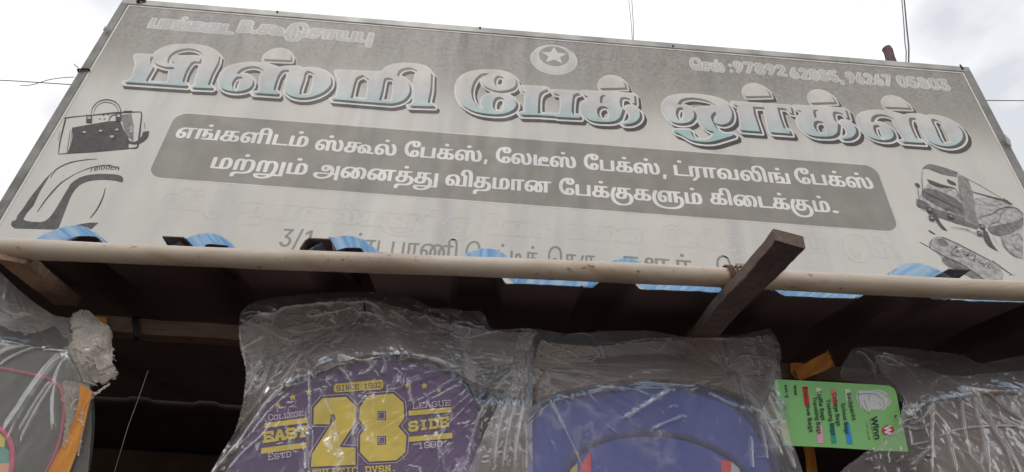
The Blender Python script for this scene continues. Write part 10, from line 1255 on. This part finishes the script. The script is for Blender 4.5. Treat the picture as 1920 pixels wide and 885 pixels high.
# torn plastic bunch at the rail end
tp = thing('torn_plastic', 'torn crumpled whitish plastic scrap hanging over the orange strap', 'plastic scrap', at(180, 620, .77))
film('crumpled_sheet', [(130, 606), (142, 586), (162, 581), (175, 590), (190, 604), (204, 612), (212, 630)], [(112, 732), (140, 724), (165, 732), (190, 724), (212, 718), (226, 708)], [(130, 606), (134, 640), (126, 656), (98, 672), (110, 690), (112, 732)], [(212, 630), (214, 660), (220, 685), (226, 708)],
     lambda u, v: .765 - .022 * math.sin(v * 2.6) - .004 * math.sin(u * 3.1) - .004 * math.sin(u * 9 + v * 7), m_scrap, tp, (130, 130), .0060, ((165, 600, 10, .006, .06),), 11, 6, torn(.07, 2, False), folds=crinkles(46, (110, 600, 220, 715), 31, (10, 40), (.4, 1)), lift=.006)
film('crumpled_sheet', [(110, 712), (135, 716), (160, 722), (180, 735), (215, 712)], [(112, 842), (122, 845), (132, 838), (140, 842), (150, 870)], [(110, 712), (113, 740), (114, 760), (118, 800), (112, 842)], [(215, 712), (180, 740), (160, 760), (156, 800), (150, 870)],
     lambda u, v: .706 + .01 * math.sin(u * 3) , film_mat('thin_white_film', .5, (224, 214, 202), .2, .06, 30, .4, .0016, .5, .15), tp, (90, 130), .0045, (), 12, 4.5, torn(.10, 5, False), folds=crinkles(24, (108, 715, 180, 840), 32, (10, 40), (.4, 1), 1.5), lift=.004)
for L_ in ([(138, 664), (118, 658), (95, 655), (80, 658), (72, 666), (70, 674)], [(112, 806), (98, 808), (93, 818), (96, 828), (104, 826)], [(112, 722), (100, 716), (97, 726), (104, 738), (112, 742)]):
    tube('plastic_shred', catmull([at(x, y, .735) for x, y in L_], 5), .0011, m_white, tp, 6)

# orange straps
m_or = mat('orange_strap', (204, 140, 62), .6, .15, 14, .4, 160, stretch=(3, 1, .3), col2=(186, 116, 40))
def ribbon(name, label, quads, Y, group=None, fringe=False, cat='strap'):
    """flat woven ribbon through left/right pixel pairs"""
    V = []; Fc = []; A = catmull([at(x, y, Y(i)) for i, ((x, y), _) in enumerate(quads)], 5); B = catmull([at(x, y, Y(i)) for i, (_, (x, y)) in enumerate(quads)], 5); n = 6
    for k, (a, b) in enumerate(zip(A, B)):
        for i in range(n + 1):
            p = a.lerp(b, i / n); p.y -= .0015 * math.sin(i / n * math.pi * 2 + k * .3); V.append(p)
    for k in range(len(A) - 1):
        for i in range(n): q = k * (n + 1) + i; Fc.append((q, q + 1, q + n + 2, q + n + 1))
    o = mesh_obj(name, V, Fc, m_or); so_ = o.modifiers.new('thick', 'SOLIDIFY'); so_.thickness = .0012
    tag(o, label, cat, group); return o
ribbon('hanging_strap', 'wide orange strap hanging below the torn plastic at left', [((152, 722), (174, 735)), ((148, 760), (167, 768)), ((132, 805), (156, 812)), ((108, 850), (140, 856)), ((84, 900), (122, 905))], lambda i: .713)
ribbon('rail_tape', 'small piece of orange tape round the left end of the rail', [((176, 594), (177, 618)), ((188, 595), (189, 619)), ((199, 596), (200, 620))], lambda i: .792)
ribbon('rail_tape', 'folded orange tape band round the rail right of the blue bag', [((1481, 681), (1484, 700)), ((1494, 681), (1494, 711)), ((1508, 682), (1504, 712))], lambda i: .792)
fr = ribbon('frayed_strap', 'frayed orange strap end sticking up over the green price tag', [((1490, 694), (1500, 713)), ((1510, 682), (1522, 705)), ((1530, 670), (1543, 697)), ((1550, 660), (1561, 686))], lambda i: .788 - .006 * i)
fm = bmesh.new()
for k in range(16):
    s = k / 15; a = at(1549 + 12 * s, 660 + 26 * s, .770); b = at(1549 + 12 * s + 4 + 3 * random.random(), 660 + 26 * s - 2 - 3 * random.random() + s * 3, .768)
    v = [fm.verts.new(a), fm.verts.new(a + Vector((.0008, 0, -.0012))), fm.verts.new(b)]; fm.faces.new(v)
q = bm_obj('strap_fringe', fm, m_or, fr); q['kind'] = 'stuff'; q.matrix_parent_inverse = Matrix()
ribbon('hanging_strap', 'dim orange strap just below the green price tag', [((1506, 838), (1526, 838)), ((1510, 870), (1530, 872)), ((1512, 920), (1534, 920))], lambda i: .79)

# green tag
tg = thing('price_tag', 'green cardboard bag tag with dark English lettering lying sideways', 'tag', at(1580, 720, .73))
T_ = [(1452, 711), (1560, 716.5), (1655, 722)]
crn = [(1668, 723.5), (1677, 729), (1681, 738)]
edge = [(1690, 785), (1699, 826), (1703, 844), (1702, 847)]
btm = [(1640, 844), (1560, 839), (1469, 835)]
q = [at(x, y, .7292) for x, y in T_ + crn + edge + btm]
n = len(q); V = [*q, *[p + Vector((0, .0007, 0)) for p in q]]
Fc = [tuple(range(n)), tuple(range(2 * n - 1, n - 1, -1))] + [(i, i + n, (i + 1) % n + n, (i + 1) % n) for i in range(n)]
m_gtag = mat('green_card', (134, 190, 110), .45, .12, 8, 0, col2=(116, 180, 114))
mesh_obj('card', V, Fc, m_gtag, tg)
TM = {'bar_beige': (206, 214, 180), 'bar_blue': (40, 140, 214), 'bar_salmon': (214, 120, 104), 'bar_teal': (24, 150, 122), 'bar_pink': (226, 160, 180), 'bar_red': (220, 56, 62), 'bag_drawing': (206, 208, 202), 'underline': (150, 90, 70)}
for k_, c_ in TM.items(): near(k_, .7288, mat(k_ + '_ink', c_, .5, .05), tg)
near('tag_ink', .7284, mat('dark_tag_ink', (34, 52, 44), .5, .05), tg).name = 'tag_lettering'
near('logo_disc', .7287, mat('logo_ink', (206, 40, 74), .5, .05), tg); near('logo_letter', .7284, mat('white_ink', (226, 224, 222), .5, .05), tg)
hp = at(1680, 781, .7286); mesh_obj('punch_hole', [hp + Vector((.0016 * math.cos(a), -.0004, .0016 * math.sin(a))) for a in np.linspace(0, 2 * math.pi, 12, endpoint=False)], [tuple(range(12))], m_black, tg)
m_str = mat('white_string', (214, 216, 208), .5, .1)
tube('string', catmull([at(1680, 781, .728), at(1688, 787, .722), at(1694, 791, .72), at(1690, 800, .718), at(1678, 810, .718), at(1660, 818, .72)], 5), .0005, m_str, tg, 6)
tube('string', catmull([at(1694, 791, .72), at(1704, 786, .718), at(1722, 782, .715)], 5), .0005, m_str, tg, 6)
